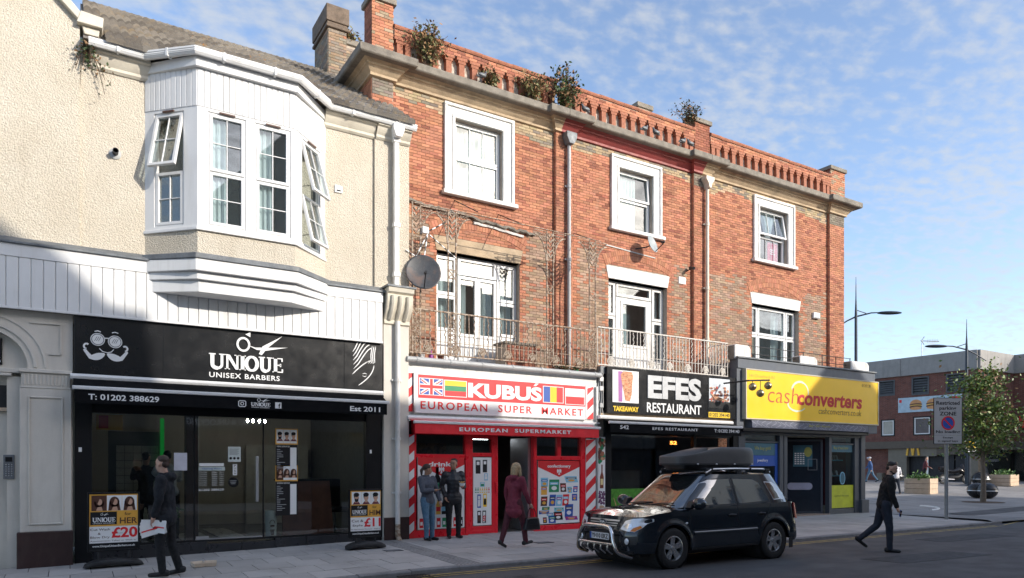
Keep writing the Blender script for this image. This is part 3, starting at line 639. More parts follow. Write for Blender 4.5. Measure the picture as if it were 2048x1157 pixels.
# ------------------------------------------------------------------ red brick terrace (three houses)
FY = 1.0
PIL = [(6.01, 6.54), (11.26, 11.81), (16.49, 17.15), (23.30, 24.15)]
OPEN1 = [(7.73, 10.15, 4.1, 7.0), (13.18, 15.45, 4.1, 7.05), (19.28, 21.70, 4.8, 7.05)]
OPEN2 = [(8.22, 9.62, 8.52, 10.38), (13.54, 14.86, 8.55, 10.30), (19.62, 21.08, 8.55, 10.33)]
def tone(x, z, r):
    if z > 10.43+.10*math.sin(x*2.1)+r.uniform(-.05, .05): return YEL if r.random() < .75 else GREYB
    if z > 7.86+.12*math.sin(x*1.3+1)+r.uniform(-.06, .06): return REDD if r.random() < .14 else REDB
    n = int(z/.225) % 2
    q = .24 if n else .12
    for o in OPEN1:
        if o[0]-q < x < o[1]+q and z < 7.9: return REDB if r.random() < .9 else REDD
    for p in PIL:
        if p[0]-q < x < p[1]+q: return REDB
    for o in OPEN1:
        c = (o[0]+o[1])/2
        if abs(x-c) < 1.5 and z > 7.3: return REDB
    v_ = r.random(); return (.40, .275, .195) if v_ < .55 else ((.32, .22, .16) if v_ < .85 else REDB)
HS = [('red brick terraced house with grey stone lintel and rusty balcony above the red supermarket', 6.01, 11.535, 'wall above the supermarket'),
      ('red brick terraced house with dark red painted cornice above the kebab restaurant', 11.535, 16.82, ''),
      ('end red brick terraced house with cream cornice above the yellow shop sign', 16.82, 24.15, '')]
HOUSES = []
PM = [(0, 10.74), (.07, 10.76), (.07, 10.82), (.11, 10.86), (.16, 10.93), (.2, 10.95), (.2, 10.99), (.28, 11.03), (0, 11.03)]
PS = [(0, 11.035), (.42, 11.035), (.45, 11.06), (.45, 11.22), (.40, 11.25), (0, 11.34)]
PATHS = [[(6.01, 3), (6.01, .88), (6.54, .88), (6.54, 1.), (11.26, 1.), (11.26, .88), (11.40, .88)], [(11.402, .88), (11.81, .88), (11.81, 1.), (16.49, 1.), (16.49, .88), (16.80, .88)], [(16.802, .88), (17.15, .88), (17.15, 1.), (23.3, 1.), (23.3, .88), (24.15, .88), (24.15, 5)]]
ppier = None
for h, (lab, xa, xb, _) in enumerate(HS):
    H_ = thing('brick_house', lab, 'house', ((xa+xb)/2, FY, 0), 'red brick terrace houses'); HOUSES.append(H_)
    o1, o2 = OPEN1[h], OPEN2[h]
    b = MB(); wallbox(b, xa, xb, 3.9, 11.3, [o1, o2], FY, FY+.32); b.build('wall', MORTAR, H_)
    b = MB(); b.box(xa+.02, xb-.02, 2.2, 9, 3.9, 11.0); b.build('rear_mass', MORTAR, H_)
    ph = [(p[0], p[1], 3, 12) for p in PIL]
    bricks(H_, xa, xb, 4.0, 10.76, FY, [(o1[0], o1[1], o1[2], o1[3]+.34), (o2[0]-.05, o2[1]+.05, o2[2], o2[3]+.05)]+ph, tone, 240, seed=11+h)
    for k in ((0, 1), (2,), (3,))[h]:
        p = PIL[k]; b = MB(); b.box(p[0]+.003, p[1]-.003, FY-.108, FY, 4.0, 10.76); b.build('pilaster', MORTAR, H_)
        bricks(H_, p[0], p[1], 4.0, 10.76, FY-.106, [], lambda x, z, r: (GREYB if z > 10.35 and k != 1 else (REDD if r.random() < .12 else REDB)), 60, seed=21+k)
        bricks(H_, 0, .106, 4.0, 10.76, 0, [], lambda x, z, r: REDB, 0, seed=31+k, X=frame_at((p[0]+.003, FY), (p[0]+.003, FY-.106)))
        if k == 0: bricks(H_, 0, 2.0, 9.2, 10.76, 0, [], lambda x, z, r: REDB, 0, seed=41, X=frame_at((p[0]+.003, FY+1.9), (p[0]+.003, FY-.1)))
    # cornice
    b = MB(); sweep(b, PATHS[h], PM); b.build('cornice_moulding', (TAN, DKRED, TAN)[h], H_, smooth=True, ang=25)
    b = MB(); sweep(b, PATHS[h], PS); b.build('cornice', STONE, H_, bevel=.012)
    # parapet: plastered back wall, corbelled little piers, beam and coping
    pa, pb = (PIL[h][1], PIL[h+1][0])
    b = MB(); b.box(pa, pb, .97, 1.2, 11.28, 12.0); b.build('parapet_wall', LIME, H_)
    if ppier is None:
        q = MB(); q.box(-.075, .075, .84, .97, 11.30, 11.70); q.box(-.105, .105, .83, .97, 11.70, 11.775); q.box(-.145, .145, .82, .97, 11.775, 11.85)
        q.v = [(p_[0], p_[1]-.97, p_[2]-11.3) for p_ in q.v]; t_ = q.build('parapet_pier', TERRA, None); ppier = t_.data; bpy.data.objects.remove(t_)
    n = int((pb-pa)/.355); st = (pb-pa)/n
    for i in range(n+1): mesh_obj('parapet_pier', ppier, H_, (min(max(pa+i*st, pa+.15), pb-.15), .97, 11.3), (0, 0, rnd.uniform(-.03, .03)))
    b = MB(); b.box(pa, pb, .83, 1.2, 11.852, 12.02); b.build('parapet_beam', MORTAR, H_)
    bricks(H_, pa, pb, 11.855, 12.01, .83, [], lambda x, z, r: REDB if r.random() < .8 else REDD, 0, seed=51+h)
    b = MB()
    for i in range(int((pb-pa)/.45)):
        s_ = (pb-pa)/int((pb-pa)/.45); x = pa+i*s_; dz = rnd.uniform(-.008, .008); b.prism([(.80, 12.02+dz), (.78, 12.06+dz), (.78, 12.1+dz), (.86, 12.15+dz), (1.05, 12.17+dz), (1.24, 12.1+dz), (1.24, 12.02+dz)], 'x', x+.003, x+s_-.003)
    b.build('coping', TERRA, H_)
    for k in ((0, 1), (2,), (3,))[h]:
        p = PIL[k]; t0, t1 = p[0]+(.0 if k else -.02), p[1]-(.0)
        if k == 1: continue
        zt = 12.33 if k != 0 else 12.55
        b = MB(); b.box(t0+.014, t1-.014, .864, 1.35, 11.3, zt); pr_ = b.build('parapet_pedestal', MORTAR, H_)
        bricks(pr_, t0, t1, 11.3, zt, .864, [], lambda x, z, r: (BUFF if r.random() < .25 else REDB) if k in (0, 3) else REDD, 0, seed=61+k)
        bricks(pr_, 0, .48, 11.3, zt, 0, [], lambda x, z, r: REDD, 0, seed=66+k, X=frame_at((t0+.014, 1.35), (t0+.014, .864)))
        b = MB(); b.box(t0-.06, t1+.06, .79, 1.42, zt, zt+.14); b.build('pedestal_cap', STONE, pr_, bevel=.025)
    # upper window with moulded white surround
    x0, x1, z0, z1 = o2
    b = MB(); wallbox(b, x0-.30, x1+.34, z0, z1+.34, [(x0, x1, z0-.1, z1)], FY-.05, FY-.001); b.build('window_surround', WPAINT, H_, bevel=.01)
    b = MB(); wallbox(b, x0-.30, x1+.34, z0, z1+.34, [(x0-.22, x1+.26, z0-.1, z1+.26)], FY-.09, FY-.05); b.build('surround_moulding', WPAINT, H_, bevel=.012)
    b = MB(); wallbox(b, x0-.08, x1+.08, z0, z1+.08, [(x0, x1, z0-.1, z1)], FY-.07, FY-.05); b.build('surround_moulding', WPAINT, H_, bevel=.01)
    b = MB(); b.box(x0-.36, x1+.42, FY-.15, FY+.1, z0-.11, z0-.002); b.build('window_sill', WPAINT, H_, bevel=.018)
    zm = (z0+z1)/2+(.02, .05, -.02)[h]
    nb = (3, 1, 3)[h]; tl = (0, 4, 9)[h]
    wu = window(H_, x0+.01, x1-.01, z0+.0, z1, FY+.12, [(x0+.05, x1-.05, zm, z1-.04, nb, 1, tl), (x0+.05, x1-.05, z0+.04, zm-.01, nb, 1, 0)], None, .05, mat=UPVC, room=1.2, sash=.06)
    if h == 0:
        curtain(wu, x0+.04, x0+.98, z0+.1, z1-.05, FY+.30, waves=8); curtain(wu, x0+1.0, x1-.06, z0+.1, z1-.05, FY+.34, waves=4)
    if h == 1: curtain(wu, x0+.1, x0+.85, z0+.1, z1-.05, FY+.25, waves=6)
    if h == 2:
        curtain(wu, x0+.4, x0+1.2, zm+.02, z1-.05, FY+.25, waves=5, gather=lambda u, v, a, c: (a+c)/2-.05+(u-.5)*(c-a)*(.25+.75*v))
        b = MB(); b.box(x0+.72, x1-.22, FY+.22, FY+.235, z0+.12, zm-.1); tw = b.build('hanging_towel', mt('pink_towel', (.55, .03, .11), .9), wu); 
        b = MB(); [b.box(x0+.86, x1-.38-.05*(k_ % 2), FY+.216, FY+.219, zm-.36-.07*k_, zm-.33-.07*k_) for k_ in range(3)]; b.build('printed_motif', WFLAT, tw)
    # relieving arch and lintel over first-floor opening
    x0, x1, z0, z1 = o1; cx = (x0+x1)/2; hw = (x1-x0)/2+.12; ri = 3.1; zc = z1+.36-math.sqrt(ri*ri-hw*hw); rise = .30
    b = MB(); b.prism([(x0-.10, z1+.36), (x1+.10, z1+.36), (x1+.02, z1), (x0-.02, z1)], 'y', FY-.03, FY+.3); b.build('lintel', (TAN if h == 0 else WPAINT), H_, bevel=.01)
    nv = 34; am = math.asin(hw/ri); q = None
    b = MB(); P = [(cx+ri*math.sin(a), zc+ri*math.cos(a)) for a in [-am+2*am*i/20 for i in range(21)]]
    b.prism([(x0-.12, z1+.34)]+P+[(x1+.12, z1+.34)], 'y', FY-.002, FY+.002); b.build('arch_infill', MORTAR, H_)
    bricks(H_, x0-.05, x1+.05, z1+.365, z1+.60, FY-.004, [], lambda x, z, r: REDB, 0, seed=91+h) if False else None
    for ring in range(2):
        for i in range(nv):
            a0 = -am+2*am*(i+.04)/nv; a1 = -am+2*am*(i+.96)/nv; r0 = ri+ring*.155; r1 = r0+.145
            pt = lambda r_, a: (cx+r_*math.sin(a), zc+r_*math.cos(a))
            q = MB(); q.prism([pt(r0, a0), pt(r1, a0), pt(r1, a1), pt(r0, a1)], 'y', FY-.024, FY); vo = q.build('arch_brick', BRO, H_); vo.color = (*jit(REDB, rnd, .18), 1)
    # first-floor opening
    yw = FY+.16
    if h == 0:
        L_ = [(7.76, 8.36, 5.96, 6.93, 1, 1, 0), (7.76, 8.36, 5.05, 5.94, 1, 1, 0), (9.56, 10.12, 5.96, 6.93, 1, 1, 0), (9.56, 10.12, 5.05, 5.94, 1, 1, 0), (8.40, 9.53, 6.52, 6.95, 1, 1, 0), (8.40, 8.965, 4.95, 6.49, 1, 1, 0), (8.975, 9.53, 4.95, 6.49, 1, 1, 0)]
        wu = window(H_, 7.73, 10.15, 4.2, 6.98, yw, L_, None, .04, room=1.5, sash=.075)
        b = MB(); b.box(7.77, 8.38, yw+.01, yw+.06, 4.24, 5.04); b.box(9.55, 10.11, yw+.01, yw+.06, 4.24, 5.04); b.build('lower_panel', UPVC, wu, bevel=.006)
        for a in (8.40, 8.975): b = MB(); b.box(a, a+.555, yw, yw+.05, 4.2, 4.94); b.build('door_panel', UPVC, wu, bevel=.008); b = MB(); rim(b, a+.09, a+.47, 4.33, 4.84, .03, yw-.012, yw); b.build('door_panel_moulding', UPVC, wu)
        for a, c in ((7.8, 8.34), (8.45, 8.75), (9.2, 9.52), (9.7, 10.12)): curtain(wu, a, c, 4.9, 6.9, yw+.25, waves=4)
    elif h == 1:
        L_ = [(13.21, 13.56, 6.03, 7.0, 1, 1, 0), (13.21, 13.56, 4.75, 6.01, 1, 1, 0), (15.0, 15.42, 6.03, 7.0, 1, 1, 0), (15.0, 15.42, 4.75, 6.01, 1, 1, 0), (13.6, 14.96, 6.62, 7.0, 1, 1, 0), (13.76, 14.82, 5.15, 6.5, 1, 1, 0)]
        wu = window(H_, 13.18, 15.45, 4.2, 7.03, yw, L_, None, .04, mat=WPAINT, room=1.5, sash=.08)
        b = MB(); b.box(13.6, 13.75, yw, yw+.06, 4.2, 6.6); b.box(14.83, 14.97, yw, yw+.06, 4.2, 6.6); b.box(13.75, 14.83, yw+.004, yw+.05, 4.3, 5.14); b.box(13.75, 14.83, yw+.004, yw+.05, 6.5, 6.6); b.build('door_panel', WPAINT, wu, bevel=.006)
        b = MB(); b.box(13.22, 13.58, yw+.01, yw+.06, 4.24, 4.74); b.box(15.0, 15.41, yw+.01, yw+.06, 4.24, 4.74); b.build('lower_panel', WPAINT, wu, bevel=.006)
        for a, c in ((13.24, 13.52), (13.85, 14.2), (15.05, 15.4)): curtain(wu, a, c, 4.8, 6.95, yw+.25, waves=3)
    else:
        L_ = [(19.31, 19.74, 6.07, 7.0, 1, 1, 0), (19.31, 19.74, 4.86, 6.05, 1, 1, 0), (19.76, 21.17, 6.07, 7.0, 1, 1, 0), (19.76, 21.17, 4.86, 6.05, 1, 1, 0), (21.2, 21.67, 6.07, 7.0, 1, 1, 0), (21.2, 21.67, 4.86, 6.05, 1, 1, 0)]
        wu = window(H_, 19.28, 21.70, 4.83, 7.03, yw, L_, None, .04, room=1.5, sash=.075)
        for a, c in ((20.75, 21.1), (21.3, 21.6)): curtain(wu, a, c, 4.9, 6.95, yw+.25, waves=3)
    b = MB(); b.box(x0, x1, FY+.0, yw+.1, z0-.15, z0); b.build('threshold', STONE, H_)
# small chimney behind parapet
b = MB(); b.box(16.95, 17.6, 4.0, 4.7, 11.0, 14.25); cm = b.build('chimney', MORTAR, HOUSES[1]); bricks(cm, 16.95, 17.6, 12.6, 14.2, 4.0, [], lambda x, z, r: YEL, 0, seed=77); b = MB(); b.box(16.9, 17.65, 3.94, 4.76, 14.25, 14.42); b.build('chimney_cap', STONE, cm, bevel=.02)
# flat roofs over the projecting shops
b = MB(); b.box(6.52, 12.05, 0.02, 1.0, 3.92, 4.10); b.build('shop_flat_roof', LEAD, HOUSES[0]); b = MB(); b.box(12.05, 17.3, -.06, 1.0, 4.12, 4.32); b.build('shop_flat_roof', LEAD, HOUSES[1]); b = MB(); b.box(17.3, 24.1, -.12, 1.0, 4.66, 4.84); b.build('shop_flat_roof', LEAD, HOUSES[2])
b = MB(); b.box(24.05, 24.15, 1.32, 12, -.1, 11.2); b.box(23.9, 24.0, .3, 12, -.1, 4.7); b.build('end_wall', MORTAR, HOUSES[2])

# downpipes
t = thing('downpipe', 'grey downpipe with dark hopper on the brick pilaster between supermarket and restaurant', 'pipe', (11.62, .8, 4.2))
b = MB(); b.prism([(11.46, 10.74), (11.80, 10.74), (11.80, 10.6), (11.70, 10.42), (11.55, 10.42), (11.46, 10.6)], 'y', .64, .87); b.build('hopper', LEAD, t, bevel=.012)
b = MB(); b.tube([(11.63, .79, 10.43), (11.63, .79, 4.1)], .052, 12); b.build('pipe_length', GREYP, t, smooth=True)
for z in (9.3, 7.3, 5.4): b = MB(); b.lathe([(.064, -.05), (.064, .05)], 12, (11.63, .79, z)); b.box(11.53, 11.73, .82, .87, z-.02, z+.02); b.build('collar', GREYP, t)
t = thing('downpipe', 'cream downpipe with cream hopper on the pilaster above the black sign', 'pipe', (16.95, .8, 4.4))
b = MB(); b.prism([(16.78, 10.66), (17.14, 10.66), (17.14, 10.56), (17.04, 10.44), (17.0, 10.3), (16.92, 10.3), (16.88, 10.44), (16.78, 10.56)], 'y', .64, .87); b.build('hopper', CREAMP, t, bevel=.012)
b = MB(); b.tube([(16.96, .78, 10.32), (16.96, .78, 4.4)], .055, 12); b.build('pipe_length', CREAMP, t, smooth=True)
for z in (9.2, 7.2, 5.6): b = MB(); b.lathe([(.068, -.05), (.068, .05)], 12, (16.96, .78, z)); b.box(16.85, 17.07, .81, .87, z-.02, z+.02); b.build('collar', CREAMP, t)
# old canopy flashing across the first house
t = thing('canopy_remnant', 'broken flashing of a lost balcony canopy along the brick wall', 'flashing', (8.8, FY, 7.9))
r = random.Random(5); pts = []
for i in range(40): u = i/39; pts.append((6.9+3.7*u, FY-.05-.03*r.random(), 8.06-.24*u+.03*r.uniform(-1, 1)))
b = MB(); b.tube(pts, [.035+.02*r.random() for _ in pts], 6); b.build('lead_strip', STONE, t)
b = MB(); b.tube([(8.75+1.5*i/14, FY-.04, 7.84-.10*i/14*1.0+.012*r.uniform(-1, 1)) for i in range(15)], [.03+.012*r.random() for _ in range(15)], 5); b.build('white_fillet', WPAINT, t)
b = MB(); b.tube([(13.05+1.9*i/14, FY-.03, 7.98-.10*i/14) for i in range(15)], .02, 5); b.build('white_fillet', WPAINT, t)

# ------------------------------------------------------------------ balcony
def balcony(x0, x1, lab, mat, cols, zf, ret, seed):
    t = thing('balcony_railing', lab, 'railing', ((x0+x1)/2, 0, zf)); r = random.Random(seed); zt = zf+1.06
    b = MB(); b.tube([(x0, 0, zt), (x1, 0, zt)], .022, 8); b.build('top_rail', mat, t, smooth=True)
    b = MB(); b.tube([(x0, 0, zf+.06), (x1, 0, zf+.06)], .018, 6); b.build('bottom_rail', mat, t)
    b = MB(); b.tube([(x0, 0, zf+.36), (x1, 0, zf+.36)], .008, 5); b.build('middle_rail', mat, t)
    st = MB(); st.tube([(0, 0, .06), (0, 0, 1.06)], .0135, 5); so = st.build('baluster', mat, None, smooth=True); sm = so.data; bpy.data.objects.remove(so)
    wv = MB(); wv.tube([(.018*math.sin(i*1.25), 0, .42+.60*i/20) for i in range(21)], .014, 5); wv.tube([(0, 0, .06), (0, 0, .42)], .0135, 5); so = wv.build('baluster', mat, None, smooth=True); wm = so.data; bpy.data.objects.remove(so)
    n = int((x1-x0)/.125)
    for i in range(n+1):
        x = x0+(x1-x0)*i/n
        mesh_obj('baluster', wm if i % 3 == 1 else sm, t, (x, 0, zf), (r.uniform(-.02, .02), r.uniform(-.012, .012), 0))
    fn_ = MB()
    for a in (-60, -30, 0, 30, 60): fn_.tube([(0, 0, .08), (.10*math.sin(R(a)), -.012, .08+.2*math.cos(R(a)*.8))], [.014, .022], 5)
    fn_.tube([(.125*math.cos(R(a)), 0, .13+.17*math.sin(R(a))) for a in range(0, 181, 15)], .015, 5); fn_.tube([(.05*math.cos(R(a)), 0, .1+.05*math.sin(R(a))) for a in range(0, 181, 30)], .010, 5)
    so = fn_.build('fan_ornament', mat, None, smooth=True); fm = so.data; bpy.data.objects.remove(so)
    k = x0+.45
    while k < x1-.2:
        mesh_obj('fan_ornament', fm, t, (k, 0, zf)); k += .72
    if ret:
        b = MB()
        for z in (zt, zf+.06): b.tube([(x1, 0, z), (x1, 1.0, z)], .018, 6)
        for i in range(1, 8): b.tube([(x1, i*.125, zf+.06), (x1, i*.125, zt)], .010, 5)
        b.build('return_rail', mat, t)
    return t
BAL = balcony(6.58, 11.95, 'rusty iron balcony railing with lattice columns over the red supermarket sign', RUST, 4, 4.18, False, 3)
balcony(12.0, 17.0, 'flaking white iron balcony railing over the black restaurant sign', WIRON, 0, 4.30, True, 4)
def column(xc, zt=7.64, zb=4.2):
    b = MB()
    for s_ in (-.1, .1): b.tube([(xc+s_, 0, zb), (xc+s_, 0, zt)], .021, 6)
    for z in (6.05, 5.25, 6.9, 7.58): b.tube([(xc-.1, 0, z), (xc+.1, 0, z)], .012, 5)
    for z in (6.05, 5.02): b.tube([(xc-.1, 0, z), (xc+.1, 0, z+.2)], .012, 5); b.tube([(xc+.1, 0, z), (xc-.1, 0, z+.2)], .012, 5); b.tube([(xc-.1, 0, z+.2), (xc+.1, 0, z+.2)], .012, 5)
    for i in range(8):
        for s_ in (-.045, .045): b.tube([(xc+s_+.03*math.cos(R(a)), 0, 4.28+.11*i+.04*math.sin(R(a))) for a in range(0, 360, 60)], .015, 4, True)
    for i in range(5):
        z = 6.97+.125*i
        b.tube([(xc, 0, z), (xc-.07, -.01, z+.09)], [.018, .032], 5); b.tube([(xc, 0, z), (xc+.07, -.01, z+.09)], [.018, .032], 5)
    return b.build('column', RUST, BAL, smooth=True)
def bracket(xc, s_):
    b = MB(); n = 12
    arc = [(xc+s_*(.12+.36*(1-math.cos(R(90*i/n)))), 0, 6.86+.66*math.sin(R(90*i/n))) for i in range(n+1)]
    b.tube(arc, .02, 5); b.tube([(xc+s_*.11, 0, 7.62), (xc+s_*.5, 0, 7.62)], .014, 5)
    for i in range(2, n+1, 1):
        p = arc[i]
        m = int((7.58-p[2])/.085)
        for k in range(0, max(0, int(abs(p[0]-xc-s_*.12)/.07))): pass
    z = 7.54
    while z > 6.95:
        xm = [abs(a[0]-xc) for a in arc if abs(a[2]-z) < .06]
        xm = min(xm) if xm else .12
        x = .155
        while x < xm+.02:
            b.tube([(xc+s_*(x+.026*math.cos(R(a))), 0, z+.026*math.sin(R(a))) for a in range(0, 360, 72)], .0135, 4, True); x += .075
        z -= .085
    return b.build('column_bracket', RUST, BAL)
for xc, sd in ((6.74, (1,)), (7.65, (-1, 1)), (10.45, (-1, 1)), (11.82, (-1, 1))):
    column(xc)
    for s_ in sd: bracket(xc, s_)
b = MB(); b.tube([(6.62, 0, 7.66), (9.2, -.02, 7.67), (12.1, 0, 7.66)], .012, 6); b.build('tie_beam', RUST, BAL)
for (p, q) in (((8.22, 1., 8.32), (8.34, 0, 7.75)), ((9.5, 1., 8.2), (9.6, 0, 7.68)), ((11.95, 1., 8.12), (11.9, 0, 7.66))): b = MB(); b.tube([p, q], .012, 5); b.build('brace_rod', BLKIRON, BAL)
b = MB(); b.tube([(6.45, -.12, 4.06), (12.0, -.12, 4.05)], .065, 10); gk = b.build('eaves_gutter', GREYP, HOUSES[0], smooth=True)
for i in range(7): b = MB(); b.lathe([(.074, -.02), (.074, .02)], 10, (6.7+i*.85, -.12, 4.058), 'x'); b.build('gutter_clip', GREYP, gk)
# ------------------------------------------------------------------ helpers for print
def panel(parent, x0, x1, z0, z1, y0, y1, mat, name, bevel=0.):
    b = MB(); b.box(x0, x1, y0, y1, z0, z1); return b.build(name, mat, parent, bevel=bevel)
def prt(parent, mat, name, fn):
    b = MB(); fn(b); return b.build(name, mat, parent, recalc=False)
def ell(cx, cz, rx, rz, n=20, a0=0, a1=360): return [(cx+rx*math.cos(R(a0+(a1-a0)*i/n)), cz+rz*math.sin(R(a0+(a1-a0)*i/n))) for i in range(n+(0 if a1-a0 >= 360 else 1))]
def scissors(b, x, z, s, y0, y1):
    """barber scissors, finger ring at left, blades to the right"""
    rg = ell(x, z, .30*s, .34*s, 24); b.stroke(rg+[rg[0]], .11*s, y0, y1)
    b.prism([(x+.22*s, z-.02*s), (x+.62*s, z-.12*s), (x+1.15*s, z-.08*s), (x+2.35*s, z+.02*s), (x+1.2*s, z-.24*s), (x+.7*s, z-.24*s)], 'y', y0, y1)
    b.prism([(x+.80*s, z-.45*s), (x+1.0*s, z-.02*s), (x+2.05*s, z+.62*s), (x+1.25*s, z-.10*s), (x+.95*s, z-.5*s)], 'y', y0-.0015, y1)
    b.prism([(x+.1*s, z+.55*s), (x+.36*s, z+.68*s), (x+.36*s, z+.42*s)], 'y', y0, y1)
def unique(b, x0, x1, z0, z1, y0, y1):
    """the shop's serif capitals U N I O-with-tail U E"""
    W_ = x1-x0; h = z1-z0; t = .05*W_; th = .022*W_; sf = .028*W_; sh = .07*h
    def rect(a, c, d, e): b.prism([(x0+a*W_, z0+d*h), (x0+c*W_, z0+d*h), (x0+c*W_, z0+e*h), (x0+a*W_, z0+e*h)], 'y', y0, y1)
    def U(a, wd):
        rect(a, a+.052, .3, .94); rect(a+wd-.035, a+wd, .3, .94); rect(a-.018, a+.07, .93, 1.); rect(a+wd-.055, a+wd+.018, .93, 1.)
        P = [(x0+(a+.026+(wd-.043)*(1-math.cos(R(q)))/2)*W_, z0+(.3-.26*math.sin(R(q)))*h) for q in range(0, 181, 15)]; b.stroke(P, [.05*W_]*7+[.035*W_]*6, y0-.001, y1)
    U(.02, .17)
    a = .23; rect(a, a+.028, .0, .94); rect(a+.135, a+.163, .06, 1.); rect(a-.02, a+.05, 0, .06); rect(a+.11, a+.185, .94, 1.); rect(a-.025, a+.03, .94, 1.)
    b.prism([(x0+(a-.005)*W_, z1-.02*h), (x0+(a+.05)*W_, z1-.02*h), (x0+(a+.163)*W_, z0+.02*h), (x0+(a+.125)*W_, z0+.02*h)], 'y', y0-.001, y1)
    a = .425; rect(a, a+.05, 0, 1.); rect(a-.02, a+.07, 0, .06); rect(a-.02, a+.07, .94, 1.)
    O = ell(x0+.575*W_, z0+.48*h, .075*W_, .46*h, 28); b.stroke(O+[O[0]], [.03*W_+.022*W_*abs(math.cos(R(360*i/28))) for i in range(29)], y0, y1)
    U(.69, .15)
    a = .885; rect(a, a+.048, 0, 1.); rect(a-.02, a+.13, 0, .07); rect(a-.02, a+.125, .93, 1.); rect(a+.045, a+.10, .47, .54); rect(a+.112, a+.132, .07, .24); rect(a+.107, a+.127, .76, .93); rect(a+.085, a+.105, .40, .61)
def head_print(b, kind, x, z, s, y, mats):
    """small printed portrait: hair shape, face, shoulders; b.mi picks the ink"""
    HAIR, SKIN, COAT = mats
    if kind == 'her':
        b.mi = HAIR; b.prism(ell(x, z, .50*s, .62*s, 16), 'y', y-.001, y); b.prism([(x-.5*s, z+.1*s), (x+.45*s, z+.1*s), (x+.62*s, z-.95*s), (x-.62*s, z-.95*s)], 'y', y-.001, y)
        b.mi = SKIN; b.prism(ell(x+.05*s, z+.02*s, .26*s, .36*s, 14), 'y', y-.0025, y-.001); b.prism([(x-.15*s, z-.55*s), (x+.25*s, z-.5*s), (x+.35*s, z-.95*s), (x-.3*s, z-.95*s)], 'y', y-.0022, y-.001)
        b.mi = HAIR; b.prism([(x-.3*s, z+.5*s), (x+.1*s, z+.5*s), (x-.12*s, z-.1*s), (x-.3*s, z-.4*s)], 'y', y-.0035, y-.0025)
    else:
        b.mi = COAT; b.prism([(x-.55*s, z-.95*s), (x+.55*s, z-.95*s), (x+.25*s, z-.55*s), (x-.25*s, z-.55*s)], 'y', y-.001, y)
        b.mi = SKIN; b.prism(ell(x, z, .33*s, .48*s, 14), 'y', y-.002, y-.001); b.prism([(x-.18*s, z-.3*s), (x+.2*s, z-.3*s), (x+.22*s, z-.7*s), (x-.2*s, z-.7*s)], 'y', y-.0018, y-.001)
        b.mi = HAIR; b.prism(ell(x-.02*s, z+.36*s, .40*s, .30*s, 14), 'y', y-.003, y-.002); b.prism([(x-.40*s, z+.4*s), (x-.22*s, z+.4*s), (x-.26*s, z-.05*s), (x-.36*s, z+.0*s)], 'y', y-.003, y-.002)
        if kind == 'beard': b.prism([(x-.3*s, z-.1*s), (x-.1*s, z-.22*s), (x+.1*s, z-.22*s), (x+.3*s, z-.1*s), (x+.24*s, z-.52*s), (x, z-.66*s), (x-.24*s, z-.52*s)], 'y', y-.003, y-.002)
def portraits(parent, kind, x0, x1, z0, z1, y, name='portrait_print'):
    b = MB(); wd = (x1-x0)/3
    for i in range(3):
        b.mi = 3 if (i or kind != 'her') else 0; b.box(x0+wd*i+.002, x0+wd*(i+1)-.002, y-.001, y, z0, z1)
        cx = x0+wd*(i+.5); hz = (z1-z0)
        head_print(b, 'her' if kind == 'her' else ('beard' if i == 0 else 'him'), cx, z0+hz*.56, min(wd*.85, hz*.58), y-.0015, (0, 1, 2))
    return b.build(name, [BNFLAT if kind == 'her' else BFLAT, SKFLAT, mt('print_dark_coat', (.16, .03, .05)), GYFLAT if False else WFLAT], parent, recalc=False)
def awning(name, lab, cat, x0, x1, zt, yb, yf, zb1, zb0, canvas, barm, parent=None):
    """retracted awning: wall cassette, arms, front bar, sloping cover, hanging valance"""
    t = thing(name, lab, cat, ((x0+x1)/2, yb, zt))
    b = MB(); b.prism([(yb, zt+.05), (yb-.10, zt+.045), (yb-.14, zt+.0), (yb-.12, zt-.05), (yb, zt-.06)], 'x', x0, x1); b.build('cassette', barm, t, bevel=.01)
    b = MB(); b.add([(x0+.05, yb-.1, zt-.045), (x1-.05, yb-.1, zt-.045), (x1-.05, yf+.02, zb1+.05), (x0+.05, yf+.02, zb1+.05), (x0+.05, yb-.1, zt-.055), (x1-.05, yb-.1, zt-.055), (x1-.05, yf+.02, zb1+.04), (x0+.05, yf+.02, zb1+.04)], [(0, 1, 2, 3), (7, 6, 5, 4), (0, 3, 7, 4), (1, 5, 6, 2)]); b.build('cover', canvas, t)
    b = MB(); b.prism([(yf-.03, zb1), (yf+.03, zb1-.01), (yf+.035, zb1+.05), (yf, zb1+.065), (yf-.035, zb1+.05)], 'x', x0+.03, x1-.01); b.build('front_bar', barm, t, bevel=.008)
    n = int((x1-x0)/.08)
    b = MB(); b.grid(lambda u, v: (x0+.06+(x1-x0-.12)*u, yf-.005+.006*math.sin(u*40)*(1-v)+.004*math.sin(u*97+1)*(1-v), zb0+(zb1-zb0)*v), n, 3); b.build('valance', canvas, t, smooth=True, recalc=False)
    for xx in (x0+.3, x1-.3): b = MB(); b.tube([(xx, yb, zt-.06), (xx, yf+.03, zb1+.0)], .02, 6); b.build('arm', barm, t)
    return t
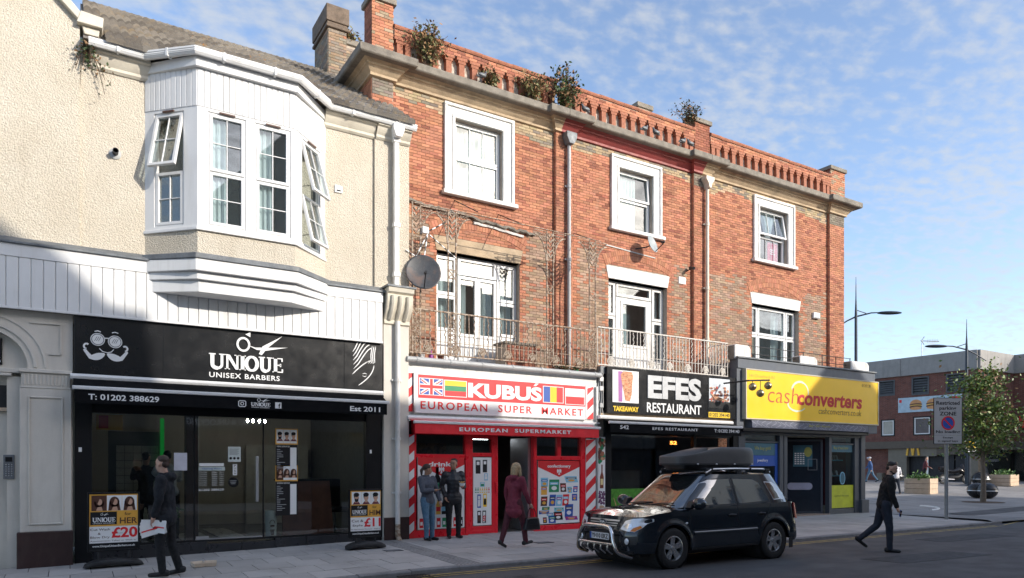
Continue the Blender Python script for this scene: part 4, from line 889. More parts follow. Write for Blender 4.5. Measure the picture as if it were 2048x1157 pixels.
def room(parent, x0, x1, y0, y1, z0, z1, wallm, floorm, ceilm):
    b = MB(); b.quad((x0, y0, z0), (x1, y0, z0), (x1, y1, z0), (x0, y1, z0)); b.build('interior_floor', floorm, parent, recalc=False)
    b = MB(); b.quad((x0, y0, z1), (x0, y1, z1), (x1, y1, z1), (x1, y0, z1)); b.build('interior_ceiling', ceilm, parent, recalc=False)
    b = MB(); b.quad((x0, y1, z0), (x1, y1, z0), (x1, y1, z1), (x0, y1, z1)); b.quad((x0, y0, z0), (x0, y1, z0), (x0, y1, z1), (x0, y0, z1)); b.quad((x1, y0, z0), (x1, y0, z1), (x1, y1, z1), (x1, y1, z0)); b.build('interior_wall', wallm, parent, recalc=False)

# ------------------------------------------------------------------ barber shop
BZ = -.09
S = thing('shop_sign', 'long black barber sign with white scissors, moustache and hair artwork', 'sign', (2.95, -.1, 3.3))
for a, c in ((.06, 1.49), (1.493, 4.99), (4.993, 5.86)): panel(S, a, c, 3.31, 4.33, -.16, 0, BLACK, 'sign_panel', .004)
ys, ye = -.164, -.158
def moust(b):
    b.prism(ell(.425, 3.93, .115, .115, 24), 'y', ys, ye); b.prism(ell(.70, 3.91, .115, .115, 24), 'y', ys, ye)
    for s_ in (-1, 1):
        P = [(.555+s_*(.02+.32*u/10), 3.70-.075*math.sin(u/10*2.6)-.02+.10*max(0, u-7)/3) for u in range(11)]; b.stroke(P, [.03, .075, .105, .12, .12, .11, .09, .075, .06, .05, .045], ys, ye)
        b.stroke([(.555+s_*(.34+.04*math.sin(R(q))-.035), 3.75+.045-.045*math.cos(R(q))) for q in range(0, 250, 25)], .03, ys, ye)
    b.stroke([(.53, 3.96), (.6, 3.965)], .018, ys, ye); b.stroke([(.45, 3.77), (.50, 3.72), (.57, 3.70), (.64, 3.72), (.68, 3.77)], .014, ys, ye)
    for c in (.425, .70): b.stroke([(c-.05, 4.07), (c, 4.085), (c+.05, 4.07)], .018, ys, ye)
prt(S, WFLAT, 'moustache_logo', moust)
def lens(b):
    for cx, cz in ((.425, 3.93), (.70, 3.91)):
        rg = ell(cx, cz, .095, .095, 24); b.stroke(rg+[rg[0]], .012, ys-.002, ys)
        for k in range(3): b.stroke([(cx-.05+.03*k, cz-.03), (cx-.01+.03*k, cz+.05)], .008, ys-.002, ys)
prt(S, mt('print_mid_grey', (.12, .13, .14)), 'lens_print', lens)
prt(S, WFLAT, 'raised_letters', lambda b: unique(b, 2.29, 3.68, 3.545, 3.84, -.185, -.158))
prt(S, WFLAT, 'scissors_logo', lambda b: scissors(b, 2.93, 4.06, .37, -.185, -.158))
text('UNISEX BARBERS', 2.30, 3.64, 3.375, 3.475, -.158, WFLAT, S, bold=.012, ext=.015, space=1.12)
def lady(b):
    def arc(pts, w_): b.stroke(pts, w_, ys, ye)
    for k in range(5):
        q = k*.045; arc([(5.20-.005*k+.10*t_/8*0+(.42-.05*k)*(t_/8)**.7, 4.02+.05*k-.40*(1-t_/8)*0+.20*math.sin(t_/8*1.5)-.28*(1-t_/8)**2*(1-.1*k)+q*.3) for t_ in range(9)], [.006]+[.022]*7+[.008])
    for k in range(3): arc([(5.70-.04*k-.03*math.sin(t_/8*2.5), 4.26-.36*t_/8) for t_ in range(9)], [.008]+[.02]*7+[.006])
    arc([(5.17+.45*(t_/10), 3.62+.34*math.sin(t_/10*1.35)) for t_ in range(11)], [.004]+[.02]*9+[.006])
    arc([(5.66-.02*t_/10-.33*(t_/10)**2, 3.85-.46*t_/10) for t_ in range(11)], [.004]+[.02]*9+[.008])
    arc([(5.40, 3.64), (5.45, 3.66), (5.50, 3.645)], [.006, .016, .006]); arc([(5.40, 3.60), (5.45, 3.585), (5.49, 3.605)], [.006, .016, .006])
    for k in range(4): arc([(5.48+.05*k, 3.88), (5.53+.05*k, 3.93-.005*k)], .009)
prt(S, WFLAT, 'lady_artwork', lady)
A = awning('awning', 'black barber awning with white bars and phone number', 'awning', .0, 5.84, 3.24, -.16, -.62, 2.975, 2.74, CANVAS, UPVC)
text('T: 01202 388629', .27, 1.38, 2.80, 2.905, -.632, WFLAT, A, bold=.02); text('Est 2011', 4.96, 5.62, 2.79, 2.895, -.632, WFLAT, A, bold=.02)
prt(A, WFLAT, 'small_logo', lambda b: (unique(b, 2.98, 3.34, 2.81, 2.88, -.637, -.63), scissors(b, 3.13, 2.93, .09, -.637, -.63)))
text('UNISEX BARBERS', 2.99, 3.33, 2.775, 2.798, -.632, WFLAT, A)
def socials(b):
    rg = [(2.77, 2.79), (2.87, 2.79), (2.885, 2.805), (2.885, 2.885), (2.87, 2.90), (2.77, 2.90), (2.755, 2.885), (2.755, 2.805), (2.77, 2.79)]; b.stroke(rg, .016, -.637, -.63); c = ell(2.82, 2.845, .028, .028, 14); b.stroke(c+[c[0]], .012, -.637, -.63)
    b.box(3.44, 3.56, -.637, -.63, 2.78, 2.90)
prt(A, WFLAT, 'social_icons', socials); text('f', 3.50, 3.54, 2.785, 2.88, -.638, BFLAT, A, bold=.03)

SF = thing('barber_shop', 'dark glazed barber shop front with black tiled base', 'shop', (2.95, 0, BZ))
panel(SF, .07, .34, BZ-.1, 3.3, -.05, .1, BLKF, 'frame_post', .006); panel(SF, 5.52, 5.88, BZ, 3.3, -.06, .1, BLKF, 'frame_post', .006)
for x in (2.06, 3.36): panel(SF, x-.012, x+.012, .2, 2.9, .02, .06, BLKF, 'frame_post')
panel(SF, .34, 5.52, 2.62, 3.3, .0, .12, BLKF, 'frame_head')
TILEB = mt('black_stall_tile', (.028, .029, .033), .3, 0, .2, 3, .1, dirt=(.06, .06, .06), dfac=.4)
for i in range(8):
    x = .345+i*.647; panel(SF, x+.004, x+.643, pz(x, 0)-.03, .165 if x < 2.0 or x > 3.3 else .12, -.03, .1, TILEB, 'stall_tile', .004)
panel(SF, .34, 5.52, .166, .2, -.02, .1, BLKF, 'sill')
for a, c in ((.34, 2.05), (2.075, 3.345), (3.375, 5.52)): panel(SF, a, c, .2, 2.62, .036, .044, SGLASS, 'pane')
panel(SF, 3.20, 3.255, .92, 1.84, -.04, -.01, ALU, 'door_handle', .01); panel(SF, 2.08, 3.34, .2, .225, .02, .06, ALU, 'threshold_strip')
panel(SF, 2.09, 2.32, .21, .27, .015, .06, ALU, 'door_hinge'); panel(SF, 5.60, 5.64, 1.92, 2.0, -.075, -.06, WFLAT, 'alarm_contact'); panel(SF, .13, .18, 1.90, 1.98, -.065, -.05, WFLAT, 'alarm_contact')
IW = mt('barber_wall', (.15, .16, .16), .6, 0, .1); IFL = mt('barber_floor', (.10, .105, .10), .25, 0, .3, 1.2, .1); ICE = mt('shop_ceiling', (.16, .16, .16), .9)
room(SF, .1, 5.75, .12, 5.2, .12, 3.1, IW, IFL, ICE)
GRID = mt('pale_wall_tile', (.70, .68, .63), .3)
for i in range(5):
    for j in range(10): panel(SF, .85+i*.165, .85+i*.165+.155, .45+j*.165, .45+j*.165+.155, 2.58, 2.6, GRID, 'wall_tile')
panel(SF, .7, 1.75, .3, 2.4, 2.6, 2.7, IW, 'partition'); panel(SF, 1.97, 2.2, .13, 3.0, .5, .75, mt('brown_column', (.07, .04, .035), .5), 'interior_column'); panel(SF, 3.9, 5.5, .13, 2.2, 4.4, 4.5, GRID, 'tiled_screen'); panel(SF, 2.5, 2.62, .13, 2.9, 3.4, 3.55, WFLAT, 'interior_post'); panel(SF, 1.70, 1.78, .6, 2.7, 2.50, 2.55, emit('green_led', (.01, .45, .06), .13), 'green_light_strip'); panel(SF, 1.95, 3.1, 1.2, 2.3, 5.1, 5.19, mt('mirror', (.55, .56, .55), .08, .9, .05), 'mirror'); rimb = MB(); rim(rimb, 1.88, 3.17, 1.13, 2.37, .08, 5.05, 5.18); rimb.build('mirror_frame', WFLAT, SF)
panel(SF, 1.95, 2.5, .13, .14, .9, 2.4, mt('pale_tile', (.5, .5, .48), .3), 'floor_tile'); panel(SF, 2.7, 3.2, .13, .14, 1.0, 3.4, MATS['pale_tile'], 'floor_tile')
panel(SF, .42, .86, 2.33, 2.62, .5, .52, OFLAT, 'interior_poster'); panel(SF, .46, .62, 2.36, 2.60, .49, .5, RFLAT, 'poster_field')
# things on the glass
def poster(parent, x0, x1, z0, z1, kind):
    p = panel(parent, x0, x1, z0+.36, z1, .026, .034, OFLAT, 'services_poster'); portraits(p, kind, x0+.02, x1-.02, z0+.385, z1-.02, .026)
    b = MB(); b.box(x0+.01, x1-.01, .026, .034, z0-.35, z0+.355); b.build('price_list', BFLAT, p); b = MB(); b.box(x1-.16, x1-.03, .024, .026, z0-.33, z0+.30); b.build('price_columns', GYFLAT if kind == 'x' else WFLAT, p)
    b = MB(); rr = random.Random(3)
    for i in range(14): b.box(x0+.03, x0+.06+rr.random()*.16, .024, .026, z0+.25-i*.038, z0+.262-i*.038)
    b.build('price_lines', GYFLAT, p); text('MENS SERVICES' if kind == 'him' else 'WOMENS SERVICES', x0+.03, x1-.17, z0+.305, z0+.335, .026, WFLAT, p)
poster(SF, 3.60, 4.06, 1.73, 2.42, 'him'); poster(SF, 3.60, 4.06, .96, 1.65, 'her') if False else poster(SF, 3.60, 4.06, .97, 1.66, 'her')
op = panel(SF, 2.14, 2.62, 1.555, 1.625, .026, .034, mt('print_pale_green', (.55, .62, .58)), 'opening_hours_strip'); text('Opening Hours', 2.20, 2.56, 1.57, 1.61, .026, BLFLAT, op); panel(op, 2.15, 2.60, 1.64, 1.70, .026, .034, WFLAT, 'card_strip')
for i, d_ in enumerate(('Monday', 'Tuesday', 'Wednesday', 'Thursday', 'Friday', 'Saturday', 'Sunday')):
    z = 1.51-i*.042; text(d_, 2.15, 2.29, z, z+.026, .034, WFLAT, op); text('9.00am' if i < 6 else '10.00am', 2.38, 2.48, z, z+.024, .034, WFLAT, op); text('7.00pm' if i < 6 else '5.00pm', 2.51, 2.60, z, z+.024, .034, WFLAT, op)
text('01202 388629', 2.14, 2.60, 1.155, 1.20, .034, WFLAT, op, bold=.01)
pn = panel(SF, 2.68, 2.92, 1.73, 2.03, .026, .034, mt('print_pale', (.62, .68, .66)), 'notice'); b = MB(); [b.prism(ell(2.73+.07*i, 1.80, .026, .026, 14), 'y', .024, .026) for i in range(3)]; [b.box(2.71, 2.88-.02*(i % 2), .024, .026, 1.98-i*.022, 1.985-i*.022) for i in range(6)]; b.build('notice_print', BFLAT, pn)
pu = panel(SF, 2.77, 2.85, 1.46, 1.68, .026, .034, WFLAT, 'push_sign')
for i, c in enumerate('PUSH'): text(c, 2.795, 2.825, 1.63-i*.05, 1.665-i*.05, .026, BFLAT, pu)
panel(SF, 1.70, 1.93, 1.56, 1.90, .026, .034, mt('print_lilac', (.6, .6, .68)), 'window_notice'); b = MB(); b.prism(ell(2.78, 1.32, .10, .10, 20), 'y', .028, .034); st_ = b.build('round_sticker', BLKF, SF)
b = MB(); [b.box(2.71+.01*i, 2.84-.01*i, .026, .028, 1.345-i*.03, 1.355-i*.03) for i in range(3)]; b.build('sticker_print', GYFLAT, st_)
# shop furniture
t = thing('waste_bin', 'white cylindrical bin with dark print behind the barber glass', 'bin', (3.55, .20, .13)); b = MB(); b.lathe([(.0, .13), (.105, .13), (.125, .69), (.13, .72), (.115, .72), (.11, .68), (0, .6)], 20, (3.55, .20, 0)); b.build('body', mt('bin_cream', (.62, .64, .60), .5), t, smooth=True)
b = MB(); [b.stroke([(3.55+.010*k, .22), (3.55+.02*k, .34)], .007, .066, .08) for k in range(-2, 3)]; b.stroke(ell(3.55, .46, .05, .07, 12, 0, 180), .01, .066, .08); b.box(3.51, 3.59, .066, .08, .395, .43); b.build('printed_crest', BNFLAT, t)
t = thing('reception_desk', 'dark brown panelled reception desk in the barber window', 'desk', (4.45, .9, .13)); WOOD = mt('dark_wood', (.16, .065, .045), .4, 0, .2, 6, .1, dirt=(.05, .02, .015), dfac=.5, dscale=(3, 3, .3)); b = MB(); b.prism([(3.86, .13), (4.98, .13), (4.88, 1.32), (3.86, 1.32)], 'y', .5, .56); b.build('front_panel', WOOD, t, bevel=.005); panel(t, 3.84, 4.92, 1.32, 1.36, .46, 1.2, BLKF, 'desk_top', .005)
t = thing('barber_chair', 'black barber chair on chrome star base in the right window', 'chair', (5.15, 1.0, .13)); b = MB(); b.box(4.9, 5.4, .75, 1.25, .6, .72); b.build('seat', BLKF, t, bevel=.03); b = MB(); b.box(4.92, 5.38, 1.25, 1.36, .7, 1.35); b.build('backrest', BLKF, t, bevel=.04); b = MB(); b.tube([(5.15, 1, .16), (5.15, 1, .6)], .035, 10); b.build('post', CHROME, t, smooth=True)
for k in range(5): b = MB(); b.tube([(5.15, 1, .22), (5.15+.3*math.cos(k*1.257), 1+.3*math.sin(k*1.257), .17)], .018, 6); b.build('base_leg', CHROME, t)
t = thing('potted_plant', 'leafy green plant in a white pot inside the barber window', 'plant', (1.66, .3, .2)); b = MB(); b.lathe([(0, .2), (.07, .2), (.1, .38), (.085, .38), (0, .34)], 14, (1.66, .3, 0)); b.build('pot', WFLAT, t, smooth=True)
LEAFG = mt('leaf_green', (.07, .16, .03), .55, 0, .4, 9); 
def leaves(b, rr, pts, s0, s1):
    for (x, y, z) in pts:
        d = Vector((rr.gauss(0, 1), rr.gauss(0, 1), rr.gauss(0, .7))).normalized(); e = d.orthogonal().normalized(); e = Matrix.Rotation(rr.uniform(0, 6.28), 3, d) @ e; s = rr.uniform(s0, s1); p = Vector((x, y, z))
        b.add([p, p+d*s*.5+e*s*.28, p+d*s, p+d*s*.5-e*s*.28], [(0, 1, 2, 3)])
rr = random.Random(9); b = MB(); bs = MB()
for k in range(9):
    a = rr.uniform(0, 6.28); P = [Vector((1.66, .3, .36))]
    for i in range(7): P.append(P[-1]+Vector((.028*math.cos(a), .02*math.sin(a), .10-.012*i)))
    bs.tube(P, .005, 4); leaves(b, rr, [p+Vector((rr.gauss(0, .03), rr.gauss(0, .03), 0)) for p in P[2:] for _ in range(3)], .05, .09)
b.build('foliage', LEAFG, t, recalc=False); bs.build('stems', LEAFG, t)
t = thing('pendant_lamp', 'lit cluster of small bulbs hanging inside the barber shop', 'lamp', (3.6, 2.0, 2.7)); BULB = emit('warm_bulb', (1, .90, .76), 60.)
for k in range(4): b = MB(); b.ball((3.45+.13*k, 2.0+.05*(k % 2), 2.68), (.025, .025, .04), 8, 6); b.build('bulb', BULB, t, smooth=True); b = MB(); b.tube([(3.45+.13*k, 2.0+.05*(k % 2), 2.72), (3.6, 2, 3.08)], .006, 4); b.build('cable', BLKF, t)
# pavement signs
def pavesign(x0, x1, zb, y, lab, kind):
    xc = (x0+x1)/2; z0 = pz(xc, y); t = thing('pavement_sign', lab, 'sign', (xc, y, z0)); W_ = x1-x0
    b = MB()
    def base(u, v):
        a = v*2*math.pi; k = abs(2*u-1); hw = (W_/2+.07); sx = (2*u-1)*hw; e = (1-k**6)**.5 if k < 1 else 0
        arch = .0+.02*(1-k*k); hh = .055+.03*math.cos((2*u-1)*1.5); d = (.16+.04*k)*e; cs, sn = math.cos(a), math.sin(a)
        return (xc+sx, y+d*math.copysign(abs(cs)**.6, cs), z0+.012+arch+.0+hh*e*(1+math.copysign(abs(sn)**.6, sn))*.75)
    b.grid(base, 28, 20); b.build('rubber_base', RUBBER, t, smooth=True, recalc=True)
    for s_ in (-1, 1): b = MB(); b.tube([(xc+s_*.24*W_/.84, y, z0+.1), (xc+s_*.24*W_/.84, y, zb+.03)], .022, 8); b.build('spring_leg', BLKIRON, t)
    H_ = 1.02 if kind == 'her' else .98; zt = zb+H_
    b = MB(); b.box(x0, x1, y-.012, y+.03, zb, zt); b.build('board', BLKF, t); b = MB(); rim(b, x0, x1, zb, zt, .03, y-.028, y-.012); b.build('frame', BLKF, t, bevel=.008)
    f = y-.0125; a, c = x0+.03, x1-.03; L = c-a; zz = zb+.03; hh = H_-.06
    b = MB(); b.box(a, c, f-.001, f, zz+.42*hh, zz+hh); pr_ = b.build('orange_print', OFLAT, t); portraits(pr_, kind, a+.04*L, c-.02*L, zz+.70*hh, zz+.975*hh, f-.0015)
    b = MB(); b.box(a, c, f-.001, f, zz+.12*hh, zz+.42*hh-.001); wp = b.build('white_print', WFLAT, t)
    b = MB(); b.box(a+.02*L, a+.56*L, f-.003, f-.001, zz+.45*hh, zz+.68*hh); lg = b.build('logo_plate', BFLAT, pr_); q = MB(); unique(q, a+.06*L, a+.52*L, zz+.50*hh, zz+.58*hh, f-.005, f-.003); scissors(q, a+.25*L, zz+.635*hh, .065*L, f-.005, f-.003); q.build('logo_print', WFLAT, lg); text('UNISEX BARBERS', a+.07*L, a+.51*L, zz+.466*hh, zz+.486*hh, f-.003, WFLAT, lg, ext=.002)
    text('for', a+.72*L, a+.86*L, zz+.61*hh, zz+.665*hh, f-.001, BNFLAT, pr_, ext=.002, bold=.01); text('HER' if kind == 'her' else 'HIM', a+.62*L, a+.985*L, zz+.46*hh, zz+.57*hh, f-.001, BNFLAT, pr_, ext=.002, bold=.02)
    if kind == 'her': L3 = (('Cut Wash', .02, .42, .345, .385), ('&', .17, .23, .27, .31), ('Blow Dry', .02, .41, .195, .245))
    else: L3 = (('Cut &', .04, .42, .315, .37), ('Style', .07, .40, .21, .265))
    for s_, p, q_, r_, e in L3: text(s_, a+p*L, a+q_*L, zz+r_*hh, zz+e*hh, f-.001, BNFLAT, wp, ext=.002, bold=.006)
    text('\u00a320' if kind == 'her' else '\u00a311', a+.45*L, a+.99*L, zz+.205*hh, zz+.40*hh, f-.001, RFLAT, wp, ext=.002, bold=.03); text('from', a+.57*L, a+.68*L, zz+.285*hh, zz+.30*hh, f-.003, BNFLAT, wp, ext=.002)
    text('Appointments Taken or Walk In' if kind == 'her' else 'No Appointment Necessary - Walk In', a+.02*L, a+.96*L, zz+.14*hh, zz+.17*hh, f-.001, BNFLAT, wp, ext=.002)
    text('www.UniqueUnisexBarbers.co.uk', a+.06*L, a+.94*L, zz+.035*hh, zz+.085*hh, f-.001, WFLAT, t, 'web_address', ext=.002, bold=.02)
pavesign(.25, 1.05, .17, -.85, 'black pavement sign for her showing three women and a £20 price', 'her')
pavesign(4.72, 5.42, .20, -1.25, 'black pavement sign for him showing three men and an £11 price', 'him')

# ------------------------------------------------------------------ supermarket
SP = thing('shop_sign', 'red and white supermarket sign with four national flags', 'sign', (9.1, -.05, 2.85))
panel(SP, 6.66, 11.53, 2.86, 3.76, -.1, 0, WFLAT, 'sign_panel', .004); panel(SP, 6.74, 11.50, 3.20, 3.73, -.104, -.1, RFLAT, 'red_band')
panel(SP, 6.63, 6.665, 2.85, 3.77, -.115, 0, ALU, 'end_trim'); panel(SP, 11.525, 11.555, 2.85, 3.77, -.115, 0, ALU, 'end_trim')
yf = -.104
for x0, x1, z0, z1 in ((6.76, 7.37, 3.27, 3.66), (7.39, 7.99, 3.26, 3.65), (10.16, 10.80, 3.25, 3.67), (10.85, 11.48, 3.23, 3.65)):
    panel(SP, x0, x1, z0, z1, yf-.003, yf, WFLAT, 'flag_border')
f1 = yf-.003
def union(b):
    x0, x1, z0, z1 = 6.78, 7.35, 3.285, 3.645; cx, cz = (x0+x1)/2, (z0+z1)/2
    b.mi = 0; b.box(x0, x1, f1-.001, f1, z0, z1)
    b.mi = 1; b.stroke([(x0+.03, z0+.02), (x1-.03, z1-.02)], .075, f1-.002, f1-.001); b.stroke([(x0+.03, z1-.02), (x1-.03, z0+.02)], .075, f1-.0022, f1-.001)
    b.mi = 2; b.stroke([(x0+.03, z0+.01), (x1-.03, z1-.03)], .025, f1-.003, f1-.002); b.stroke([(x0+.03, z1-.03), (x1-.03, z0+.01)], .025, f1-.0032, f1-.002)
    b.mi = 1; b.box(cx-.06, cx+.06, f1-.004, f1-.001, z0, z1); b.box(x0, x1, f1-.0042, f1-.001, cz-.06, cz+.06)
    b.mi = 2; b.box(cx-.035, cx+.035, f1-.005, f1-.004, z0, z1); b.box(x0, x1, f1-.0052, f1-.004, cz-.035, cz+.035)
b = MB(); union(b); b.build('flag', [BLFLAT, WFLAT, RFLAT], SP, recalc=False)
def tri(nm, x0, x1, z0, z1, mats, vert):
    b = MB(); n = len(mats)
    for i in range(n):
        b.mi = i
        if vert: b.box(x0+(x1-x0)*i/n, x0+(x1-x0)*(i+1)/n, f1-.001, f1, z0, z1)
        else: b.box(x0, x1, f1-.001, f1, z1-(z1-z0)*(i+1)/n, z1-(z1-z0)*i/n)
    b.build('flag', mats, SP, recalc=False)
tri('l', 7.41, 7.97, 3.275, 3.635, [YFLAT, GRFLAT, RFLAT], False); tri('r', 10.18, 10.78, 3.265, 3.655, [BLFLAT, YFLAT, RFLAT], True); tri('p', 10.87, 11.46, 3.245, 3.635, [WFLAT, RFLAT], False)
text('KUBUS', 8.02, 10.12, 3.265, 3.62, yf, WFLAT, SP, bold=.045, ext=.012); prt(SP, WFLAT, 'accent', lambda b: b.prism([(9.87, 3.645), (9.94, 3.645), (10.03, 3.715), (9.93, 3.715)], 'y', yf-.012, yf))
text('EUROPEAN  SUPER  MARKET', 6.80, 11.43, 2.95, 3.13, -.1, RFLAT, SP, bold=.012, ext=.006, space=1.25)
K = thing('supermarket', 'bright red supermarket shop front with poster panels and open doorway', 'shop', (9.1, 0, 0))
panel(K, 6.5, 12.0, 2.78, 4.02, .0, .3, WPAINT, 'fascia_wall'); panel(K, 6.5, 12.0, 2.76, 2.80, -.09, .0, UPVC, 'fascia_trim', .005)
def stripes(nm, x0, x1, z0, z1, y, dirn, ov):
    p = panel(K, x0, x1, z0, z1, y, y+.06, WFLAT, 'striped_panel'); b = MB(); st = .40; h = .20; sl = (x1-x0)*.85
    z = z0-sl
    while z < z1:
        q = [(x0, z), (x1, z+sl), (x1, z+sl+h), (x0, z+h)]
        q = [(a, min(max(c, z0), z1)) for a, c in q]
        if max(c for a, c in q)-min(c for a, c in q) > .02 and not (abs(q[0][1]-q[3][1]) < 1e-6 and abs(q[1][1]-q[2][1]) < 1e-6): b.prism(q, 'y', y-.002, y)
        z += st
    b.build('red_stripes', RFLAT, p, recalc=False)
stripes('l', 6.52, 6.66, .0, 2.36, -.06, 1, 0); stripes('r', 11.56, 11.88, .0, 2.36, -.06, 1, 0); stripes('u', 6.50, 6.62, 2.88, 3.75, -.06, 1, 0); stripes('v', 11.56, 11.80, 2.88, 3.74, -.06, 1, 0)
sp_ = MB()
for i, w_ in enumerate(('Nasi Medais', 'Palacinky', 'Crisps', 'Chocolates', 'Sweets')): pass
panel(K, 11.90, 11.95, .0, 3.75, -.08, .1, ALU, 'edge_trim'); panel(K, 6.46, 6.515, -.02, 2.78, -.1, .1, ALU, 'edge_trim')
# frame
for x0, x1 in ((6.66, 6.72), (7.99, 8.10), (8.80, 8.88), (9.92, 10.02), (11.40, 11.56)): panel(K, x0, x1, .0, 2.42, -.04, .1, REDP, 'frame_post', .006)
panel(K, 6.66, 11.56, 2.38, 2.78, -.02, .12, REDP, 'frame_head'); panel(K, 6.72, 7.99, .0, .17, -.03, .1, REDP, 'frame_sill', .006); panel(K, 10.02, 11.40, .0, .14, -.03, .1, REDP, 'frame_sill', .006)
panel(K, 6.72, 7.99, 1.84, 1.92, -.02, .08, REDP, 'frame_rail', .004); panel(K, 10.02, 11.40, 1.80, 1.90, -.03, .08, REDP, 'frame_rail', .004); panel(K, 10.66, 10.78, 1.90, 2.38, -.025, .08, REDP, 'frame_rail', .004)
for a, c, d, e in ((6.72, 7.99, 1.92, 2.38), (10.02, 10.66, 1.90, 2.38), (10.78, 11.40, 1.90, 2.38), (8.18, 8.72, 1.96, 2.32)): panel(K, a, c, d, e, .03, .038, SGLASS, 'pane')
b = MB(); rim(b, 8.10, 8.80, .02, 2.38, .085, -.035, .03); b.box(8.185, 8.715, -.03, .02, 1.87, 1.96); b.box(8.185, 8.715, -.03, .02, .1, .2); b.build('door_leaf', REDP, K, bevel=.005); panel(K, 8.80, 8.86, 1.0, 1.25, -.08, -.04, REDP, 'door_handle', .01); panel(K, 8.06, 9.92, -.015, .018, -.06, .08, ALU, 'threshold')
b = MB(); b.box(9.84, 9.915, .1, .95, .02, 2.36); b.build('door_leaf', ALU, K, bevel=.005)
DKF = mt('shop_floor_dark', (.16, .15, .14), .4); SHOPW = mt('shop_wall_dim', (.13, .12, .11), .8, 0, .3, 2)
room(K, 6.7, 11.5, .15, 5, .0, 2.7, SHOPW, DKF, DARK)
SHM = mt('shelf_goods', (.13, .08, .05), .6, 0, .8, 12, .3, dirt=(.03, .06, .09), dfac=.9, dscale=(9, 9, 9)); panel(K, 8.9, 9.3, .05, 1.9, 2.6, 3.0, SHM, 'stocked_shelf'); panel(K, 6.8, 7.9, 1.7, 2.2, .8, 1.1, SHM, 'stocked_shelf'); panel(K, 9.1, 9.7, 2.36, 2.37, 1.9, 1.96, emit('tube_light', (.9, .95, 1), 10.), 'tube_light')
# posters
PW = WFLAT
def eagle(b, x, z, s, y):
    b.prism([(x-.1*s, z+.9*s), (x+.1*s, z+.9*s), (x+.2*s, z-.3*s), (x+.35*s, z-.8*s), (x-.35*s, z-.8*s), (x-.2*s, z-.3*s)], 'y', y-.001, y)
    for q in (-1, 1): b.prism([(x+q*.1*s, z+.4*s), (x+q*.55*s, z+.9*s), (x+q*.8*s, z+.5*s), (x+q*.7*s, z-.4*s), (x+q*.35*s, z-.1*s)], 'y', y-.0012, y)
def goods_poster(x0, x1, z0, z1, y, title, seed):
    p = panel(K, x0, x1, z0, z1, y, y+.02, PW, 'poster'); W_ = x1-x0; H_ = z1-z0
    b = MB(); b.prism([(x0, z1), (x1, z1), (x1, z1-.10*H_), ((x0+x1)/2, z1-.26*H_), (x0, z1-.10*H_)], 'y', y-.001, y); hd = b.build('poster_heading', RFLAT, p, recalc=False)
    text(title, x0+W_*.22, x1-W_*.22, z1-.125*H_, z1-.06*H_, y-.001, PW, hd, bold=.03, ext=.002); q = MB(); eagle(q, (x0+x1)/2, z1-.18*H_, .055*H_, y-.002); q.build('eagle_print', PW, hd, recalc=False); return p, W_, H_
def pack(b, r, x, z, w_, h, y, inks):
    """one printed packet: body, band, motif"""
    tl = r.uniform(-.08, .08)*w_; k = r.choice(inks); b.mi = k
    b.prism([(x-w_/2-tl, z-h/2), (x+w_/2-tl, z-h/2), (x+w_/2+tl, z+h/2), (x-w_/2+tl, z+h/2)], 'y', y-.001, y)
    b.mi = r.choice([i for i in inks if i != k]); b.box(x-w_*.42, x+w_*.42, y-.002, y-.001, z+h*.08, z+h*.30); b.mi = r.choice([0, 3]); b.prism(ell(x, z-h*.18, w_*.28, h*.17, 10), 'y', y-.002, y-.001)
    b.mi = 0; b.box(x-w_*.3, x+w_*.3, y-.003, y-.002, z+h*.14, z+h*.22)
INK = [WFLAT, RFLAT, BLFLAT, OFLAT, BNFLAT, GRFLAT, PUFLAT, LBFLAT, BFLAT, YFLAT]
def bottle(b, x, z, h, y, ink, lab):
    w_ = h*.14; b.mi = ink; b.prism([(x-w_, z), (x+w_, z), (x+w_, z+h*.55), (x+w_*.45, z+h*.72), (x+w_*.4, z+h), (x-w_*.4, z+h), (x-w_*.45, z+h*.72), (x-w_, z+h*.55)], 'y', y-.001, y); b.mi = lab; b.box(x-w_, x+w_, y-.002, y-.001, z+h*.18, z+h*.42)
p, W_, H_ = goods_poster(10.06, 11.36, .17, 1.78, -.034, 'confectionery', 1); b = MB(); r = random.Random(12); yy = -.034
for (u, v, w_, h) in ((.15, .66, .17, .14), (.80, .70, .30, .10), (.38, .60, .24, .2), (.14, .53, .14, .14), (.60, .57, .14, .14), (.76, .53, .11, .1), (.90, .54, .11, .1), (.14, .36, .15, .15), (.34, .37, .15, .18), (.50, .365, .15, .18), (.66, .37, .15, .18), (.88, .41, .13, .11), (.18, .245, .18, .05), (.14, .185, .24, .055), (.5, .22, .24, .07), (.74, .20, .2, .2), (.28, .15, .16, .05), (.48, .12, .2, .13), (.16, .06, .09, .09), (.33, .07, .17, .12), (.80, .075, .3, .06)): pack(b, r, 10.06+u*W_, .17+v*H_, w_*W_, h*H_, yy, [1, 2, 3, 4, 6, 7, 8, 5])
b.build('product_print', INK, p, recalc=False)
p, W_, H_ = goods_poster(6.76, 7.96, .19, 1.84, -.034, 'drinks', 2); b = MB(); bottle(b, 7.25, 1.0, .62, yy, 8, 5); [bottle(b, 7.14+.14*i, .52, .42, yy, (3, 3, 8)[i], (0, 1, 7)[i]) for i in range(3)]
for i in range(8): b.mi = (1, 7, 1, 1, 5, 3, 1, 8)[i]; b.box(6.80+.145*i, 6.80+.145*i+.1, yy-.001, yy, .22, .44); b.mi = 0; b.box(6.82+.145*i, 6.88+.145*i, yy-.002, yy-.001, .28, .36)
b.build('product_print', INK, p, recalc=False)
